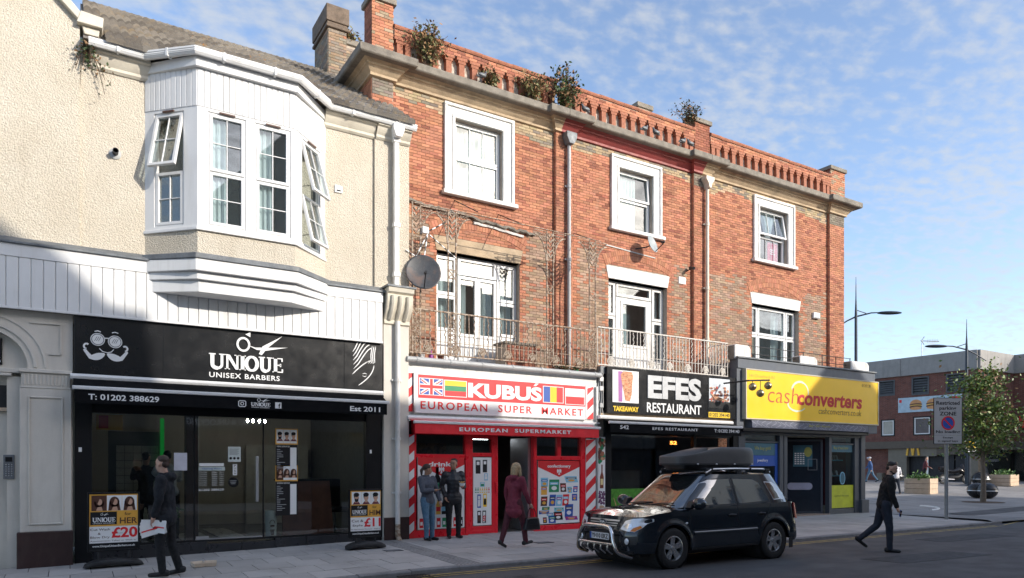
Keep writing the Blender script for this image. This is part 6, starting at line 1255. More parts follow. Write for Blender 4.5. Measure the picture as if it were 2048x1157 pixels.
b = MB(); b.X = SGX; b.mi = 0; b.prism(ell(WS/2, 3.0, .215, .215, 32), 'y', -.083, -.08); c_ = ell(WS/2, 3.0, .20, .20, 32); b.mi = 1; b.stroke(c_+[c_[0]], .045, -.086, -.083); b.stroke([(WS/2-.14, 3.14), (WS/2+.14, 2.86)], .045, -.0865, -.083); b.build('no_parking_disc', [BLFLAT, RFLAT], pl, recalc=False)

# ------------------------------------------------------------------ square: lamps, tree, planters, bollards
BLAMP = mt('lamp_post_blue_black', (.03, .04, .055), .45, .3, .1)
def lamp(x, y, z, h, side, lab):
    t = thing('street_lamp', lab, 'street lamp', (x, y, z), 'street lamps on the square'); b = MB(); b.tube([(x, y, z), (x, y, z+h*.42), (x, y, z+h*.82), (x, y, z+h*.9), (x, y, z+h)], [.11, .1, .08, .035, .012], 10); b.build('column', BLAMP, t, smooth=True)
    d = Vector((rt_[0]*side, rt_[1]*side, 0)); za = z+h*.81; p = Vector((x, y, za)); b = MB(); b.tube([p-d*1.25-Vector((0, 0, .65)), p-d*.5-Vector((0, 0, .18)), p+Vector((0, 0, .06)), p+d*.9+Vector((0, 0, .28)), p+d*1.5+Vector((0, 0, .3))], [.03, .04, .05, .04, .03], 8); b.build('arm', BLAMP, t, smooth=True); b = MB(); b.tube([p+Vector((0, 0, .45)), p+d*.6+Vector((0, 0, .25))], .025, 6); b.build('stay', BLAMP, t)
    h_ = MB(); ang = math.atan2(d.y, d.x); h_.X = Matrix.Translation(p+d*1.95+Vector((0, 0, .28))) @ Matrix.Rotation(ang, 4, 'Z'); h_.ball((0, 0, 0), (.75, .22, .1), 16, 8); h_.build('lantern', BLAMP, t, smooth=True)
rt_ = (math.sin(R(58.35)), -math.cos(R(58.35)))
lamp(39.19, 10.08, .2, 12.5, 1, 'tall dark street lamp rising behind the yellow shop'); lamp(48.96, 8.75, .45, 10.6, -1, 'tall dark street lamp in front of the concrete roof band')
def tree(x, y, z):
    t = thing('street_tree', 'young green tree with thin trunk on the square', 'tree', (x, y, z)); r = random.Random(31); bt = MB(); bt.tube([(x, y, z-.1), (x+.03, y, z+.8), (x-.02, y, z+1.7), (x+.04, y, z+2.6), (x, y, z+4.2), (x+.05, y, z+5.9)], [.13, .10, .085, .075, .05, .015], 10)
    tips = []
    for k in range(44):
        u = r.uniform(.0, 1.); zz = z+2.0+3.7*u; a = k*2.4+r.uniform(-.3, .3); L_ = (1.0+1.15*math.sin(math.pi*min(1, u*.80+.18))**.8)*r.uniform(.65, 1.08)*(1-.45*u); P = [Vector((x, y, zz))]
        for i in range(1, 7): q = i/6; P.append(Vector((x+math.cos(a)*L_*q, y+math.sin(a)*L_*q, zz+L_*.55*q*(1-.25*q)+r.gauss(0, .03))))
        bt.tube(P, [.028*(1-.8*i/6)+.004 for i in range(7)], 5); tips += [(P[i], .14+.26*i/6) for i in range(1, 7)]
        for s_ in range(3):
            p0 = P[r.randrange(1, 5)]; d = Vector((r.gauss(0, 1), r.gauss(0, 1), r.uniform(-.2, .8))).normalized()*r.uniform(.25, .6); bt.tube([p0, p0+d*.5, p0+d], [.009, .006, .003], 4); tips += [(p0+d*.5, .2), (p0+d, .22)]
    bt.build('trunk', mt('bark', (.16, .13, .10), .85, 0, .3, 9, .2, bump=.4, bs=40), t, smooth=True)
    bl = MB()
    for p, s_ in tips:
        for _ in range(r.randrange(8, 15)):
            q = p+Vector((r.gauss(0, s_), r.gauss(0, s_), r.gauss(0, s_*.9))); v = r.random(); bl.mi = 0 if v < .55 else (1 if v < .90 else 2); leaves(bl, r, [q], .12, .21)
    bl.build('crown', [mt('tree_leaf', (.085, .15, .03), .5, 0, .35, 9), mt('tree_leaf_light', (.20, .26, .05), .5, 0, .3, 9), mt('tree_leaf_brown', (.20, .11, .04), .6)], t, recalc=False)
    b = MB(); b.lathe([(0, z+.03), (.8, z+.02), (.85, z)], 20, (x, y, 0)); b.build('tree_pit', mt('soil', (.09, .06, .04), .95), t)
tree(35.1, 1.3, 0)
def planter(x, y, w_, d_, h, rz, lab, seed):
    z = plz(x, y); t = thing('wooden_planter', lab, 'planter', (x, y, z-.02), 'wooden planters on the square', local=True, rz=rz); n = 3
    for k in range(n):
        z0, z1 = h*k/n+.006, h*(k+1)/n-.004
        for s_ in (-1, 1): b = MB(); b.box(-w_/2, w_/2, s_*d_/2-.03, s_*d_/2+.03, z0, z1); b.build('plank', WOODP, t, bevel=.01); b = MB(); b.box(s_*w_/2-.03, s_*w_/2+.03, -d_/2+.031, d_/2-.031, z0+.003, z1-.003); b.build('plank', WOODP, t, bevel=.01)
    b = MB(); b.box(-w_/2+.03, w_/2-.03, -d_/2+.03, d_/2-.03, .05, h-.08); b.build('soil', MATS['soil'], t); r = random.Random(seed); bl = MB(); leaves(bl, r, [(r.gauss(0, w_*.22), r.gauss(0, d_*.22), h-.05+abs(r.gauss(0, .14))) for _ in range(420)], .08, .2); bl.build('planting', [MATS['leaf_green']], t, recalc=False)
planter(40.41, 6.97, 1.25, 1.25, .86, R(10), 'square pale wooden planter with green plants behind the crossing man', 1); planter(50.8, 7.4, 1.9, 1.1, .72, R(10), 'long wooden planter with low plants near the restaurant window', 2)
BOLL = mt('black_bollard', (.02, .021, .023), .3, 0, .1)
for i, (x, y, rr_, lab) in enumerate(((39.39, 3.61, .44, 'left of the two black ball seats by the tree'), (39.22, 3.02, .46, 'right of the two black ball seats by the tree'), (49.0, 7.9, .52, 'black ball seat beside the long wooden planter'), (48.6, 13.2, .52, 'black ball seat near the golden arches doorway'))):
    z = plz(x, y); t = thing('ball_seat', lab, 'bollard', (x, y, z), 'black ball seats on the square'); b = MB(); b.ball((x, y, z+rr_*.86), (rr_, rr_, rr_*.88), 28, 18); b.build('ball', BOLL, t, smooth=True); b = MB(); b.lathe([(rr_*1.0, z+rr_*.80), (rr_*1.015, z+rr_*.82), (rr_*1.015, z+rr_*.87), (rr_*1.0, z+rr_*.89)], 28, (x, y, 0)); b.build('silver_band', ALU, t, smooth=True)
# motorbike
x, y = 49.4, 9.7; z = plz(x, y); t = thing('motorbike', 'black motorbike parked in front of the restaurant', 'motorbike', (x, y, z), local=True, rz=math.atan2(rt_[1], rt_[0]))
for wx in (-.74, .78):
    b = MB(); b.lathe([(.20, -.05), (.31, -.06), (.33, 0), (.31, .06), (.20, .05)], 24, (wx, 0, .33), 'y', False); w_ = b.build('wheel', RUBBER, t, smooth=True); b = MB(); b.lathe([(.19, -.03), (.2, -.03), (.2, .03), (.19, .03)], 20, (wx, 0, .33), 'y')
    for k in range(5): b.tube([(wx, 0, .33), (wx+.19*math.cos(k*1.257), 0, .33+.19*math.sin(k*1.257))], .02, 5)
    b.build('rim', ALU, w_)
BK = mt('bike_black', (.015, .015, .017), .2, 0, .1)
b = MB(); b.tube([(-.95, 0, .86), (-.5, 0, .82), (-.1, 0, .80), (.25, 0, .92), (.5, 0, .80), (.62, 0, .62)], [.06, .14, .13, .20, .17, .08], 12); b.build('fairing', BK, t, smooth=True); b = MB(); b.tube([(-.75, 0, .33), (-.2, 0, .42), (.2, 0, .45), (.45, 0, .62)], [.06, .14, .16, .1], 10); b.build('engine', BLKIRON, t, smooth=True); b = MB(); b.tube([(.78, .07, .33), (.55, .07, .85), (.45, .05, 1.05)], .025, 6); b.tube([(.78, -.07, .33), (.55, -.07, .85), (.45, -.05, 1.05)], .025, 6); b.build('fork', ALU, t); b = MB(); b.tube([(.40, -.36, 1.06), (.47, -.2, 1.06), (.5, 0, 1.03), (.47, .2, 1.06), (.40, .36, 1.06)], .016, 6); b.build('handlebar', BLKIRON, t); b = MB(); b.prism([(.5, .95), (.62, .9), (.48, 1.28), (.44, 1.25)], 'y', -.15, .15); b.build('windscreen', mt('smoked_screen', (.05, .05, .06), .1), t); b = MB(); b.box(-1.0, -.62, -.2, .2, .86, 1.16); b.build('top_case', BK, t, bevel=.06); b = MB(); b.tube([(-.1, -.14, .3), (-.7, -.17, .33), (-.98, -.17, .38)], [.03, .045, .05], 8); b.build('exhaust', CHROME, t, smooth=True)
t = thing('yellow_notice_post', 'dark post with small yellow notice in front of the motorbike', 'sign', (48.3, 8.3, plz(48.3, 8.3))); z = plz(48.3, 8.3); b = MB(); b.tube([(48.3, 8.3, z), (48.3, 8.3, z+2.7)], .12, 10); b.build('post', BLAMP, t); X = frame_at((48.3-.3, 8.3+.18), (48.3+.3, 8.3-.18)); b = MB(); b.X = X; b.box(0, .7, -.15, -.13, z+2.15, z+2.85); pn = b.build('notice', WFLAT, t); b = MB(); b.X = X; b.box(.02, .68, -.153, -.15, z+2.42, z+2.83); b.build('yellow_field', YFLAT, pn)

# ------------------------------------------------------------------ brick building across the square
def redbrick_far():
    m, t, b = newmat('dark_red_brickwork'); g_ = coords(t)
    mp_ = N(t, 'ShaderNodeCombineXYZ'); sp = N(t, 'ShaderNodeSeparateXYZ', {0: g_}); ad = N(t, 'ShaderNodeMath', {0: sp.outputs[0], 1: sp.outputs[1]}, operation='ADD'); t.links.new(ad.outputs[0], mp_.inputs[0]); t.links.new(sp.outputs[2], mp_.inputs[1])
    br = N(t, 'ShaderNodeTexBrick', {'Vector': mp_.outputs[0], 'Color1': (.20, .060, .040, 1), 'Color2': (.13, .04, .03, 1), 'Mortar': (.16, .12, .10, 1), 'Scale': 1., 'Mortar Size': .010, 'Brick Width': .225, 'Row Height': .075})
    t.links.new(mixcol(t, .5, br.outputs[0], noise(t, 3, 4, .6, g_), 'SOFT_LIGHT'), b.inputs[0]); b.inputs['Roughness'].default_value = .9; return m
FBR = redbrick_far()
cx_, cy_ = 53.9, 10.4; dirL = math.radians(94.9); PL = (cx_+math.cos(dirL)*30, cy_+math.sin(dirL)*30); XF = frame_at(PL, (cx_, cy_)); LF = 30.
M_ = thing('restaurant_building', 'dark brick building with concrete roof band and golden arches doorway', 'building', (cx_, cy_, .4)); GZ = .35
def fbox(x0, x1, y0, y1, z0, z1, m_, name, par=None, bevel=0.):
    b = MB(); b.X = XF; b.box(x0, x1, y0, y1, z0, z1); return b.build(name, m_, par or M_, bevel=bevel)
BRN = mt('brown_render', (.115, .092, .07), .7, 0, .1); TAUPE = mt('taupe_panel', (.19, .165, .125), .6, 0, .1)
wz = [(22.44, 24.34, 7.0, 8.2), (25.55, 26.78, 6.9, 8.25), (27.93, 29.20, 6.9, 8.25), (23.29, 24.34, 3.9, 5.2), (25.66, 26.92, 3.9, 5.3)]
b = MB(); b.X = XF; wallbox(b, 0, LF, 3.5, 8.4, wz, 0, .4); b.build('brick_wall', FBR, M_)
for k in range(6): fbox(LF-5.2*(k+1)+.01, LF-5.2*k-.01, -.15, .4, 8.4, 9.75, CONC, 'concrete_band', None, .02)
fbox(0, LF, .4, 9, GZ, 9.6, DARK, 'building_mass'); fbox(0, LF, -.25, .3, 2.95, 3.5, BRN, 'canopy_band')
LOUV = mt('louvre_grey', (.085, .09, .095), .6)
for x0, x1, z0, z1 in wz[:3]:
    b = MB(); b.X = XF; rim(b, x0, x1, z0, z1, .1, -.03, .12); lv = b.build('louvre', LOUV, M_); n = 6
    for k in range(n): z = z0+.12+(z1-z0-.24)*k/n; b = MB(); b.X = XF; b.prism([(.02, z), (.04, z-.02), (.14, z+.13), (.12, z+.15)], 'x', x0+.1, x1-.1); b.build('slat', LOUV, lv)
for i, (x0, x1, z0, z1) in enumerate(wz[3:]):
    b = MB(); b.X = XF; rim(b, x0, x1, z0, z1, .09, -.02, .12); wn_ = b.build('window', BLKF, M_); b = MB(); b.X = XF; rim(b, x0+.09, x1-.09, z0+.09, z1-.09, .07, .0, .1); b.build('frame', UPVC, wn_); fbox(x0+.15, x1-.15, .05, .06, z0+.15, z1-.15, (mt('cream_blind', (.42, .40, .34)) if i == 0 else mt('brown_blind', (.13, .11, .105))), 'blind', wn_)
# ground floor
g0, g1 = 20.83, 24.64; fbox(g0-8, g1, .3, .4, GZ, 2.95, FBR, 'brick_panel'); fbox(g1-.8, 25.19, -.02, .4, GZ-.2, 2.95, TAUPE, 'pier'); fbox(25.19, 27.33, -.1, .3, 2.35, 2.95, TAUPE, 'entrance_fascia'); fbox(27.33, LF, -.1, .3, 2.45, 2.95, BRN, 'fascia'); fbox(25.26, 26.50, .4, .45, GZ, 2.35, DARK, 'doorway'); fbox(26.50, 26.64, .2, .4, GZ, 2.35, ALU, 'door_frame'); fbox(26.67, 27.53, .3, .34, GZ+.3, 2.3, mt('lit_interior_print', (.40, .38, .34)), 'window_vinyl'); fbox(27.53, 29.33, .3, .34, GZ+.3, 2.4, SGLASS, 'window_glass'); fbox(27.53, 29.33, .28, .3, GZ+1.15, GZ+1.35, WFLAT, 'white_vinyl_band'); fbox(29.33, LF, -.02, .4, GZ-.2, 2.5, TAUPE, 'pier')
fbox(26.33, 26.47, .3, .4, 1.6, 2.0, WFLAT, 'door_sign'); fbox(23.10, 23.48, -.3, .3, GZ-.1, GZ+.75, TAUPE, 'low_wall')
def arches(b, x, z, w_, h, y0, y1, th):
    for s_ in (0, 1):
        P = [];
        for i in range(17): u = i/16; P.append((x+s_*w_/2+w_/2*u, z+h*(1-abs(2*u-1)**2.6)))
        b.stroke(P, [th*(1.25-.55*(1-abs(2*i/16-1))) for i in range(17)], y0-.002*s_, y1)
GOLD = mt('golden_yellow', (.75, .42, .03), .4); b = MB(); b.X = XF; arches(b, 25.28, 2.42, .85, .72, -.2, -.1, .11); b.build('golden_arches', GOLD, M_)
bn = fbox(24.60, 29.01, -.06, -.01, 5.65, 6.75, mt('banner_pale_blue', (.45, .58, .66)), 'banner')
b = MB(); b.X = XF
for cxp in (25.87, 27.05):
    for k, (w_, zc_, h, mi) in enumerate(((.42, 6.38, .26, 0), (.46, 6.20, .09, 1), (.45, 6.12, .08, 2), (.46, 6.03, .10, 1), (.42, 5.92, .12, 0))): b.mi = mi; b.prism(ell(cxp, zc_, w_, h, 20) if k else [(p[0], max(p[1], 6.24)) for p in ell(cxp, 6.24, w_, .33, 20)], 'y', -.064-.001*k, -.06)
b.mi = 3; b.box(24.68, 24.86, -.064, -.06, 6.4, 6.62); b.box(28.16, 28.91, -.064, -.06, 5.8, 6.62); b.build('burger_print', [mt('print_bun', (.62, .30, .12)), BNFLAT, mt('print_cheese', (.75, .42, .08)), RFLAT], bn, recalc=False)
# right-hand wings facing the street
def wing(p, q, zb, par):
    X = frame_at(p, q); L_ = math.hypot(q[0]-p[0], q[1]-p[1])
    for nm, m_, a in (('wing_wall', FBR, (0, L_, 0, .4, 3.4, 8.4)), ('concrete_band', CONC, (-.0, L_, -.15, .4, 8.4, 9.75)), ('wing_fascia', BRN, (0, L_, -.2, .4, 2.8, 3.4)), ('wing_mass', DARK, (0, L_, .4, 6, GZ, 9.5))):
        b = MB(); b.X = X; b.box(*a); b.build(nm, m_, par)
    b = MB(); b.X = X; b.box(0, L_, .1, .15, GZ, 2.8); b.build('wing_window', SGLASS, par); b = MB(); b.X = X; b.box(0, L_, 1.5, 1.6, GZ, 2.8); b.build('wing_room', DARK, par); return X, L_
XW, LW = wing((cx_, cy_), (cx_+5.0, cy_), 0, M_)
X2, L2 = wing((cx_+5.0, cy_), (cx_+5.8, cy_-14), 0, M_)
b = MB(); b.X = X2; arches(b, 1.6, GZ+.3, 2.2, 1.25, .05, .09, .24); b.build('window_arches', WFLAT, M_); b = MB(); b.X = X2; b.box(.8, 5, .06, .09, GZ+1.6, GZ+1.8); b.build('white_vinyl_band', WFLAT, M_)
b = MB(); b.X = X2; b.box(.5, 6, -.3, -.2, 4.4, 5.3); sg = b.build('red_shop_board', RFLAT, M_); q = MB(); q.X = X2; put_text(q, 'MEA', .8, 2.2, 4.6, 5.0, -.3, ext=.01, bold=.02) if False else None
t = thing('roof_aerial', 'thin television aerial on the concrete roof band', 'aerial', (46.5, 20, 9.7)); a0 = 25.83; p = XF @ Vector((a0, 1.0, 9.7)); t.location = p; ORG[t] = p.copy(); b = MB(); b.tube([p, p+Vector((0, 0, 1.45))], .03, 6); b.build('mast', ALU, t); e = Vector((rt_[0], rt_[1], 0)); h = p+Vector((0, 0, 1.35)); b = MB(); b.tube([h-e*.1, h+e*1.3-Vector((0, 0, .05))], .035, 5)
b.build('boom', ALU, t); b = MB(); b.tube([h+Vector((0, 0, .0)), h+e*.2+Vector((0, 0, .32))], .03, 4); b.tube([h, h+e*.18-Vector((0, 0, .3))], .03, 4); b.build('reflector', ALU, t); b = MB(); [b.tube([h+e*(.45+.12*k)-Vector((0, 0, .14)), h+e*(.45+.12*k)+Vector((0, 0, .12))], .02, 4) for k in range(7)]; b.build('director', ALU, t)
# ------------------------------------------------------------------ terrace behind the camera (shades the street, mirrored in the glass)
OY = -18.2; OBR = mt('opposite_brick', (.33, .17, .11), .9, 0, .15, 3, .2); OCR = mt('opposite_render', (.62, .56, .46), .85, 0, .08)
def opp(x0, x1, h, gable, m_, lab, fz=(2.7, 3.4), words=()):
    t = thing('opposite_house', lab, 'house', ((x0+x1)/2, OY, 0), 'houses across the street'); n = max(2, int((x1-x0)/2.6)); st = (x1-x0)/n; holes = []
    for i in range(n):
        for z in (4.9, 7.6): holes.append((x0+st*i+st*.28, x0+st*i+st*.72, z, z+1.7))
    b = MB(); X = frame_at((x1, OY), (x0, OY)); b.X = X; L_ = x1-x0; wallbox(b, 0, L_, fz[1], h, [(x1-hh[1], x1-hh[0], hh[2], hh[3]) for hh in holes], 0, .35)
    b.build('wall', m_, t)
    if gable:
        b = MB(); b.X = X; b.prism([(x1-p[0], p[1]) for p in gable], 'y', 0, .35); b.build('gable', m_, t)
    for hh in holes: b = MB(); b.box(hh[0], hh[1], OY-.3, OY-.2, hh[2], hh[3]); wn_ = b.build('window', mt('opposite_glass', (.05, .06, .07), .1), t); b = MB(); rim(b, hh[0], hh[1], hh[2], hh[3], .08, OY-.2, OY-.12); b.build('frame', UPVC, wn_)
    b = MB(); b.box(x0+.2, x1-.2, OY-.1, OY-.05, .4, fz[0]); b.build('shop_window', mt('opposite_glass', (.05, .06, .07), .1), t); b = MB(); b.box(x0, x1, OY-.3, OY+.1, *fz); fa_ = b.build('shop_fascia', (BLKF if m_ is OBR else mt('opposite_fascia', (.10, .105, .11))), t); b = MB(); b.box(x0, x1, OY-.3, OY-.05, -.1, .4); b.build('stall_riser', BLKF, t); b = MB(); b.box(x0+.05, x1-.05, OY-8, OY-.4, -.1, h-.6); b.build('building_mass', DARK, t)
    for wd_, a, c, d, e in words: q = MB(); q.X = Matrix.Rotation(math.pi, 4, 'Z'); put_text(q, wd_, -c, -a, d, e, -(OY+.1), ext=.01, bold=.02); q.build('lettering', WFLAT, fa_, recalc=False)
    b = MB(); b.prism([(OY-.35, h-.55), (OY-4, h-.45), (OY-8, h-.55)], 'x', x0, x1); b.build('roof', TILEM, t)
g = MB(); g.box(-30, 150, OY-.3, -13.0, -.6, -.03); tag(g.build('opposite_pavement', SLAB), 'grey pavement on the camera side of the street', kind='structure')

opp(-12, 12.34, 11.9, [(4, 11.9), (8, 16.2), (10.9, 13.9), (11.56, 13.2), (12.2, 13.1), (12.34, 12.), (12.34, 11.9)], OCR, 'cream gabled house across the street from the barber', (3.2, 4.5), (('MOBILE PHONE & TABLET PC', 4.6, 8.6, 3.98, 4.28), ('REPAIRS & UNLOCKING', 4.2, 7.4, 3.45, 3.75)))
opp(12.36, 20, 11.8, None, OBR, 'brick house across the street from the supermarket')
opp(20.02, 31, 11.45, None, OCR, 'cream house across the street from the restaurant')
opp(31.02, 36.5, 11.7, [(31.02, 11.7), (31.1, 12.4), (33.4, 14.4), (35.6, 12.5), (36.0, 11.7)], OBR, 'brick gabled house across the street from the pawn shop')
opp(36.52, 54, 11.9, None, OCR, 'tall cream block across the street from the square')
# ------------------------------------------------------------------ parked car
PAINT = mt('dark_navy_car_paint', (.014, .022, .032), .16, .35, .08, 2, .03, coat=1.0); MATS['dark_navy_car_paint'].node_tree.nodes['Principled BSDF'].inputs['Coat Roughness'].default_value = .04
PLAST = mt('black_plastic', (.022, .022, .024), .55, 0, .1); CGLASS = glassmat('car_glass', (.16, .19, .19), .05, .01, 1.6); TYRE = mt('tyre', (.018, .018, .019), .75, 0, .15, 9, .1); ALLOY = mt('alloy', (.55, .56, .57), .28, .85, .05); LAMPW = mt('lamp_clear', (.88, .90, .93), .12, .25, .1, 9); AMBER = mt('amber_lens', (.75, .22, .02), .15); REDL = mt('red_lens', (.45, .01, .015), .15)
CAR = thing('parked_car', 'dark navy off-road car parked at the kerb with chrome bull bar', 'car', (10.18, -5.12, ROADZ), local=True, rz=math.pi)
CW = .90
def hw(x, z):
    a = CW*(1-.045*max(0, (z-.62)/.4)**1.5-.05*max(0, (.5-z)/.25)**2)
    fl = 0
    for c in (1.29, -1.34): fl = max(fl, .022*max(0, 1-abs(math.hypot(x-c, z-.36)-.43)/.07))
    return a+fl-.012*max(0, (x-1.0)/.7)**2
def zedge(x):
    P = ((-2.3, 1.10), (-1.0, 1.07), (.9, 1.02), (1.15, 1.01), (1.7, .955), (2.0, .89), (2.2, .86))
    for (a, za), (c, zc) in zip(P, P[1:]):
        if x <= c: return za+(zc-za)*(x-a)/(c-a)
    return .86
def zlow(x):
    z = .30
    for c in (1.29, -1.34):
        d = abs(x-c)
        if d < .41: z = max(z, .36+math.sqrt(max(0, .41**2-d*d)))
    return z
XFc, XRc = 1.72, -1.78
b = MB()
for s_ in (-1, 1): b.grid(lambda u, v: (lambda x: (lambda z: (x, s_*hw(x, z), z))(zlow(x)+(zedge(x)-zlow(x))*v))(XRc+(XFc-XRc)*u), 100, 12)
ne = 3.0
def extf(z): 
    P = ((.2, .30), (.30, .40), (.45, .45), (.62, .45), (.72, .41), (.80, .38), (.97, .30))
    for (a, e), (c, g_) in zip(P, P[1:]):
        if z <= c: return e+(g_-e)*(z-a)/(c-a)
    return .30
def front(y, z):
    w_ = hw(XFc, z); return XFc+extf(z)*max(0, 1-min(1, abs(y)/w_)**ne)**(1/ne)
def capf(u, v):
    a = -90+180*u; w_ = CW*.99; sn = math.sin(R(a)); sg = math.copysign(abs(sn)**.62, sn); zt = zedge(XFc+.3*math.cos(R(a))**.6)+.03*(1-sg*sg); z = .30+(zt-.30)*v; y = sg*hw(XFc, z); return (front(y, z), y, z)
b.grid(capf, 48, 18)
def capr(u, v):
    a = -90+180*u; sn = math.sin(R(a)); sg = math.copysign(abs(sn)**.62, sn); z = .34+(1.09-.34)*v; w_ = hw(XRc, z); e = .40+.05*(1 if .38 < z < .68 else 0)-.06*max(0, (z-.7)/.4); return (XRc-e*max(0, 1-abs(sg)**3.4)**(1/3.4), sg*w_, z)
b.grid(capr, 40, 16)
def hood(u, v):
    y = (-1+2*v); w_ = CW*.955; yy = y*w_; xm = XFc+.30*max(0, 1-abs(y)**ne)**(1/ne); x = .95+(xm-.95)*u; return (x, yy*(hw(x, .95)/w_ if True else 1), zedge(x)+.065*(1-y*y)*(1-.55*u**3)+.0)
b.grid(hood, 24, 24); b.add([(XRc, -.8, .3), (XFc, -.8, .3), (XFc, .8, .3), (XRc, .8, .3)], [(0, 1, 2, 3)])
body = b.build('body', PAINT, CAR, smooth=True, recalc=True, ang=50)
# greenhouse
nn = 6.
def lev(v): return (1.12-.86*v**1.05, -2.12+.42*v**1.3, .855-.20*v, 1.0+.63*v)   # x front, x rear, half width, z
def gside(x, z):
    v = (z-1.0)/.63; xf, xr, h_, _ = lev(max(0, min(1, v))); q = abs((x-(xf+xr)/2)/((xf-xr)/2)); return h_*max(0, 1-q**nn)**(1/nn)
def gfront(y, v, rear=False):
    xf, xr, h_, z = lev(v); k = max(0, 1-abs(y/h_)**nn)**(1/nn); c = (xf+xr)/2; return (c-(xf-xr)/2*k if rear else c+(xf-xr)/2*k, y, z)
b = MB()
def gh(u, v):
    a = 2*math.pi*u; xf, xr, h_, z = lev(v); cs, sn = math.cos(a), math.sin(a); p = 2/nn; return ((xf+xr)/2+(xf-xr)/2*math.copysign(abs(cs)**p, cs), h_*math.copysign(abs(sn)**p, sn), z)
b.grid(gh, 96, 8)
def roof(u, v):
    k = v; xf, xr, h_, z = lev(1.); a = 2*math.pi*u; cs, sn = math.cos(a), math.sin(a); p = 2/nn; return ((xf+xr)/2+(xf-xr)/2*math.copysign(abs(cs)**p, cs)*(1-k), h_*math.copysign(abs(sn)**p, sn)*(1-k), z+.055*math.sin(k*math.pi/2))
b.grid(roof, 96, 8); b.build('cabin', PAINT, CAR, smooth=True, recalc=True)
def sideglass(pts, s_, name, m_=None, off=.006, par=None):
    # dense polygon fan on the cabin side
    n = len(pts); P = []
    for i in range(n):
        a, c = pts[i], pts[(i+1) % n]
        for k in range(4): P.append((a[0]+(c[0]-a[0])*k/4, a[1]+(c[1]-a[1])*k/4))
    cx = sum(p[0] for p in P)/len(P); cz = sum(p[1] for p in P)/len(P); b = MB(); V = [(cx, s_*(gside(cx, cz)+off), cz)]
    for f_ in (.5, 1.): V += [(cx+(p[0]-cx)*f_, s_*(gside(cx+(p[0]-cx)*f_, cz+(p[1]-cz)*f_)+off), cz+(p[1]-cz)*f_) for p in P]
    m = len(P); b.add(V, [(0, 1+i, 1+(i+1) % m) for i in range(m)]+[(1+i, 1+m+i, 1+m+(i+1) % m, 1+(i+1) % m) for i in range(m)]); return b.build(name, m_ or CARG, par or CAR, smooth=True, recalc=True)
CARG = mt('tinted_car_window', (.012, .015, .016), .04, 0, .05, 1, 0, spec=1.0)
CARG.node_tree.nodes['Principled BSDF'].inputs['IOR'].default_value = 2.3
def grow(pts, k):
    cx = sum(p[0] for p in pts)/len(pts); cz = sum(p[1] for p in pts)/len(pts); return [(cx+(p[0]-cx)*(1+k/abs(p[0]-cx+1e-6)*1.0 if False else 1+k), cz+(p[1]-cz)*(1+k*1.6)) for p in pts]
W1 = [(.92, 1.08), (.40, 1.47), (.22, 1.53), (-.30, 1.545), (-.33, 1.09)]; W2 = [(-.42, 1.09), (-.40, 1.545), (-.95, 1.53), (-1.10, 1.46), (-1.28, 1.12)]; W3 = [(-1.44, 1.15), (-1.28, 1.47), (-1.52, 1.46), (-1.70, 1.36), (-1.92, 1.17)]
for s_ in (-1, 1):
    for W_, nm in ((W1, 'front_side_window'), (W2, 'rear_side_window'), (W3, 'quarter_window')):
        sideglass(grow(W_, .06), s_, 'window_seal', PLAST if nm != 'quarter_window' else ALU, .003); sideglass(W_, s_, nm)
b = MB(); b.grid(lambda u, v: (lambda p: (p[0]+.010, p[1], p[2]+.006))(gfront((-1+2*u)*(.74-.17*v), .06+.88*v)), 20, 10); b.build('windscreen', CARG, CAR, smooth=True, recalc=True)
b = MB(); b.grid(lambda u, v: (lambda p: (p[0]-.010, p[1], p[2]))(gfront((-1+2*u)*(.70-.14*v), .15+.75*v, True)), 16, 8); b.build('rear_window', CARG, CAR, smooth=True, recalc=True)
b = MB(); b.grid(lambda u, v: (.95+.20*v-.06*abs(2*u-1)**2, (-1+2*u)*.76, 1.055-.03*v), 20, 3); b.build('scuttle', PLAST, CAR, smooth=True)
for y0, y1 in ((-.55, .05), (.05, .6)): b = MB(); b.tube([(1.06, y0, 1.075), (1.03, (y0+y1)/2, 1.11), (1.0, y1, 1.12)], .012, 5); b.build('wiper', PLAST, CAR)
# wheels
def wheel(x, s_):
    b = MB(); y0 = s_*.79; b.lathe([(.215, -.10), (.30, -.115), (.345, -.095), (.358, -.05), (.358, .05), (.345, .095), (.30, .115), (.215, .10)], 40, (x, y0, .358), 'y', False); wh = b.build('wheel', TYRE, CAR, smooth=True)
    b = MB(); b.lathe([(.218, -.08), (.222, .10*1), (.205, .105), (.195, .05), (.195, -.08)] if s_ > 0 else [(.218, .08), (.222, -.10), (.205, -.105), (.195, -.05), (.195, .08)], 36, (x, y0, .358), 'y', False); b.build('rim', ALLOY, wh, smooth=True)
    b = MB(); b.lathe([(.0, s_*.0), (.2, s_*.0)], 24, (x, y0, .358), 'y'); b.build('brake_disc', BLKIRON, wh)
    for k in range(5):
        a = k*2*math.pi/5+.3; d = Vector((math.cos(a), 0, math.sin(a))); e = Vector((-math.sin(a), 0, math.cos(a))); C = Vector((x, y0, .358)); o = Vector((0, s_, 0)); b = MB()
        q = [C+d*.035-e*.04+o*.075, C+d*.205-e*.058+o*.088, C+d*.205+e*.058+o*.088, C+d*.035+e*.04+o*.075]; b.add([p for p in q]+[p-o*.03 for p in q], [(0, 1, 2, 3), (0, 4, 5, 1), (1, 5, 6, 2), (2, 6, 7, 3), (3, 7, 4, 0)]); b.build('spoke', ALLOY, wh, bevel=.006)
    b = MB(); b.lathe([(.0, s_*.095), (.04, s_*.09), (.045, s_*.06)], 16, (x, y0, .358), 'y'); b.build('hub_cap', ALLOY, wh, smooth=True)
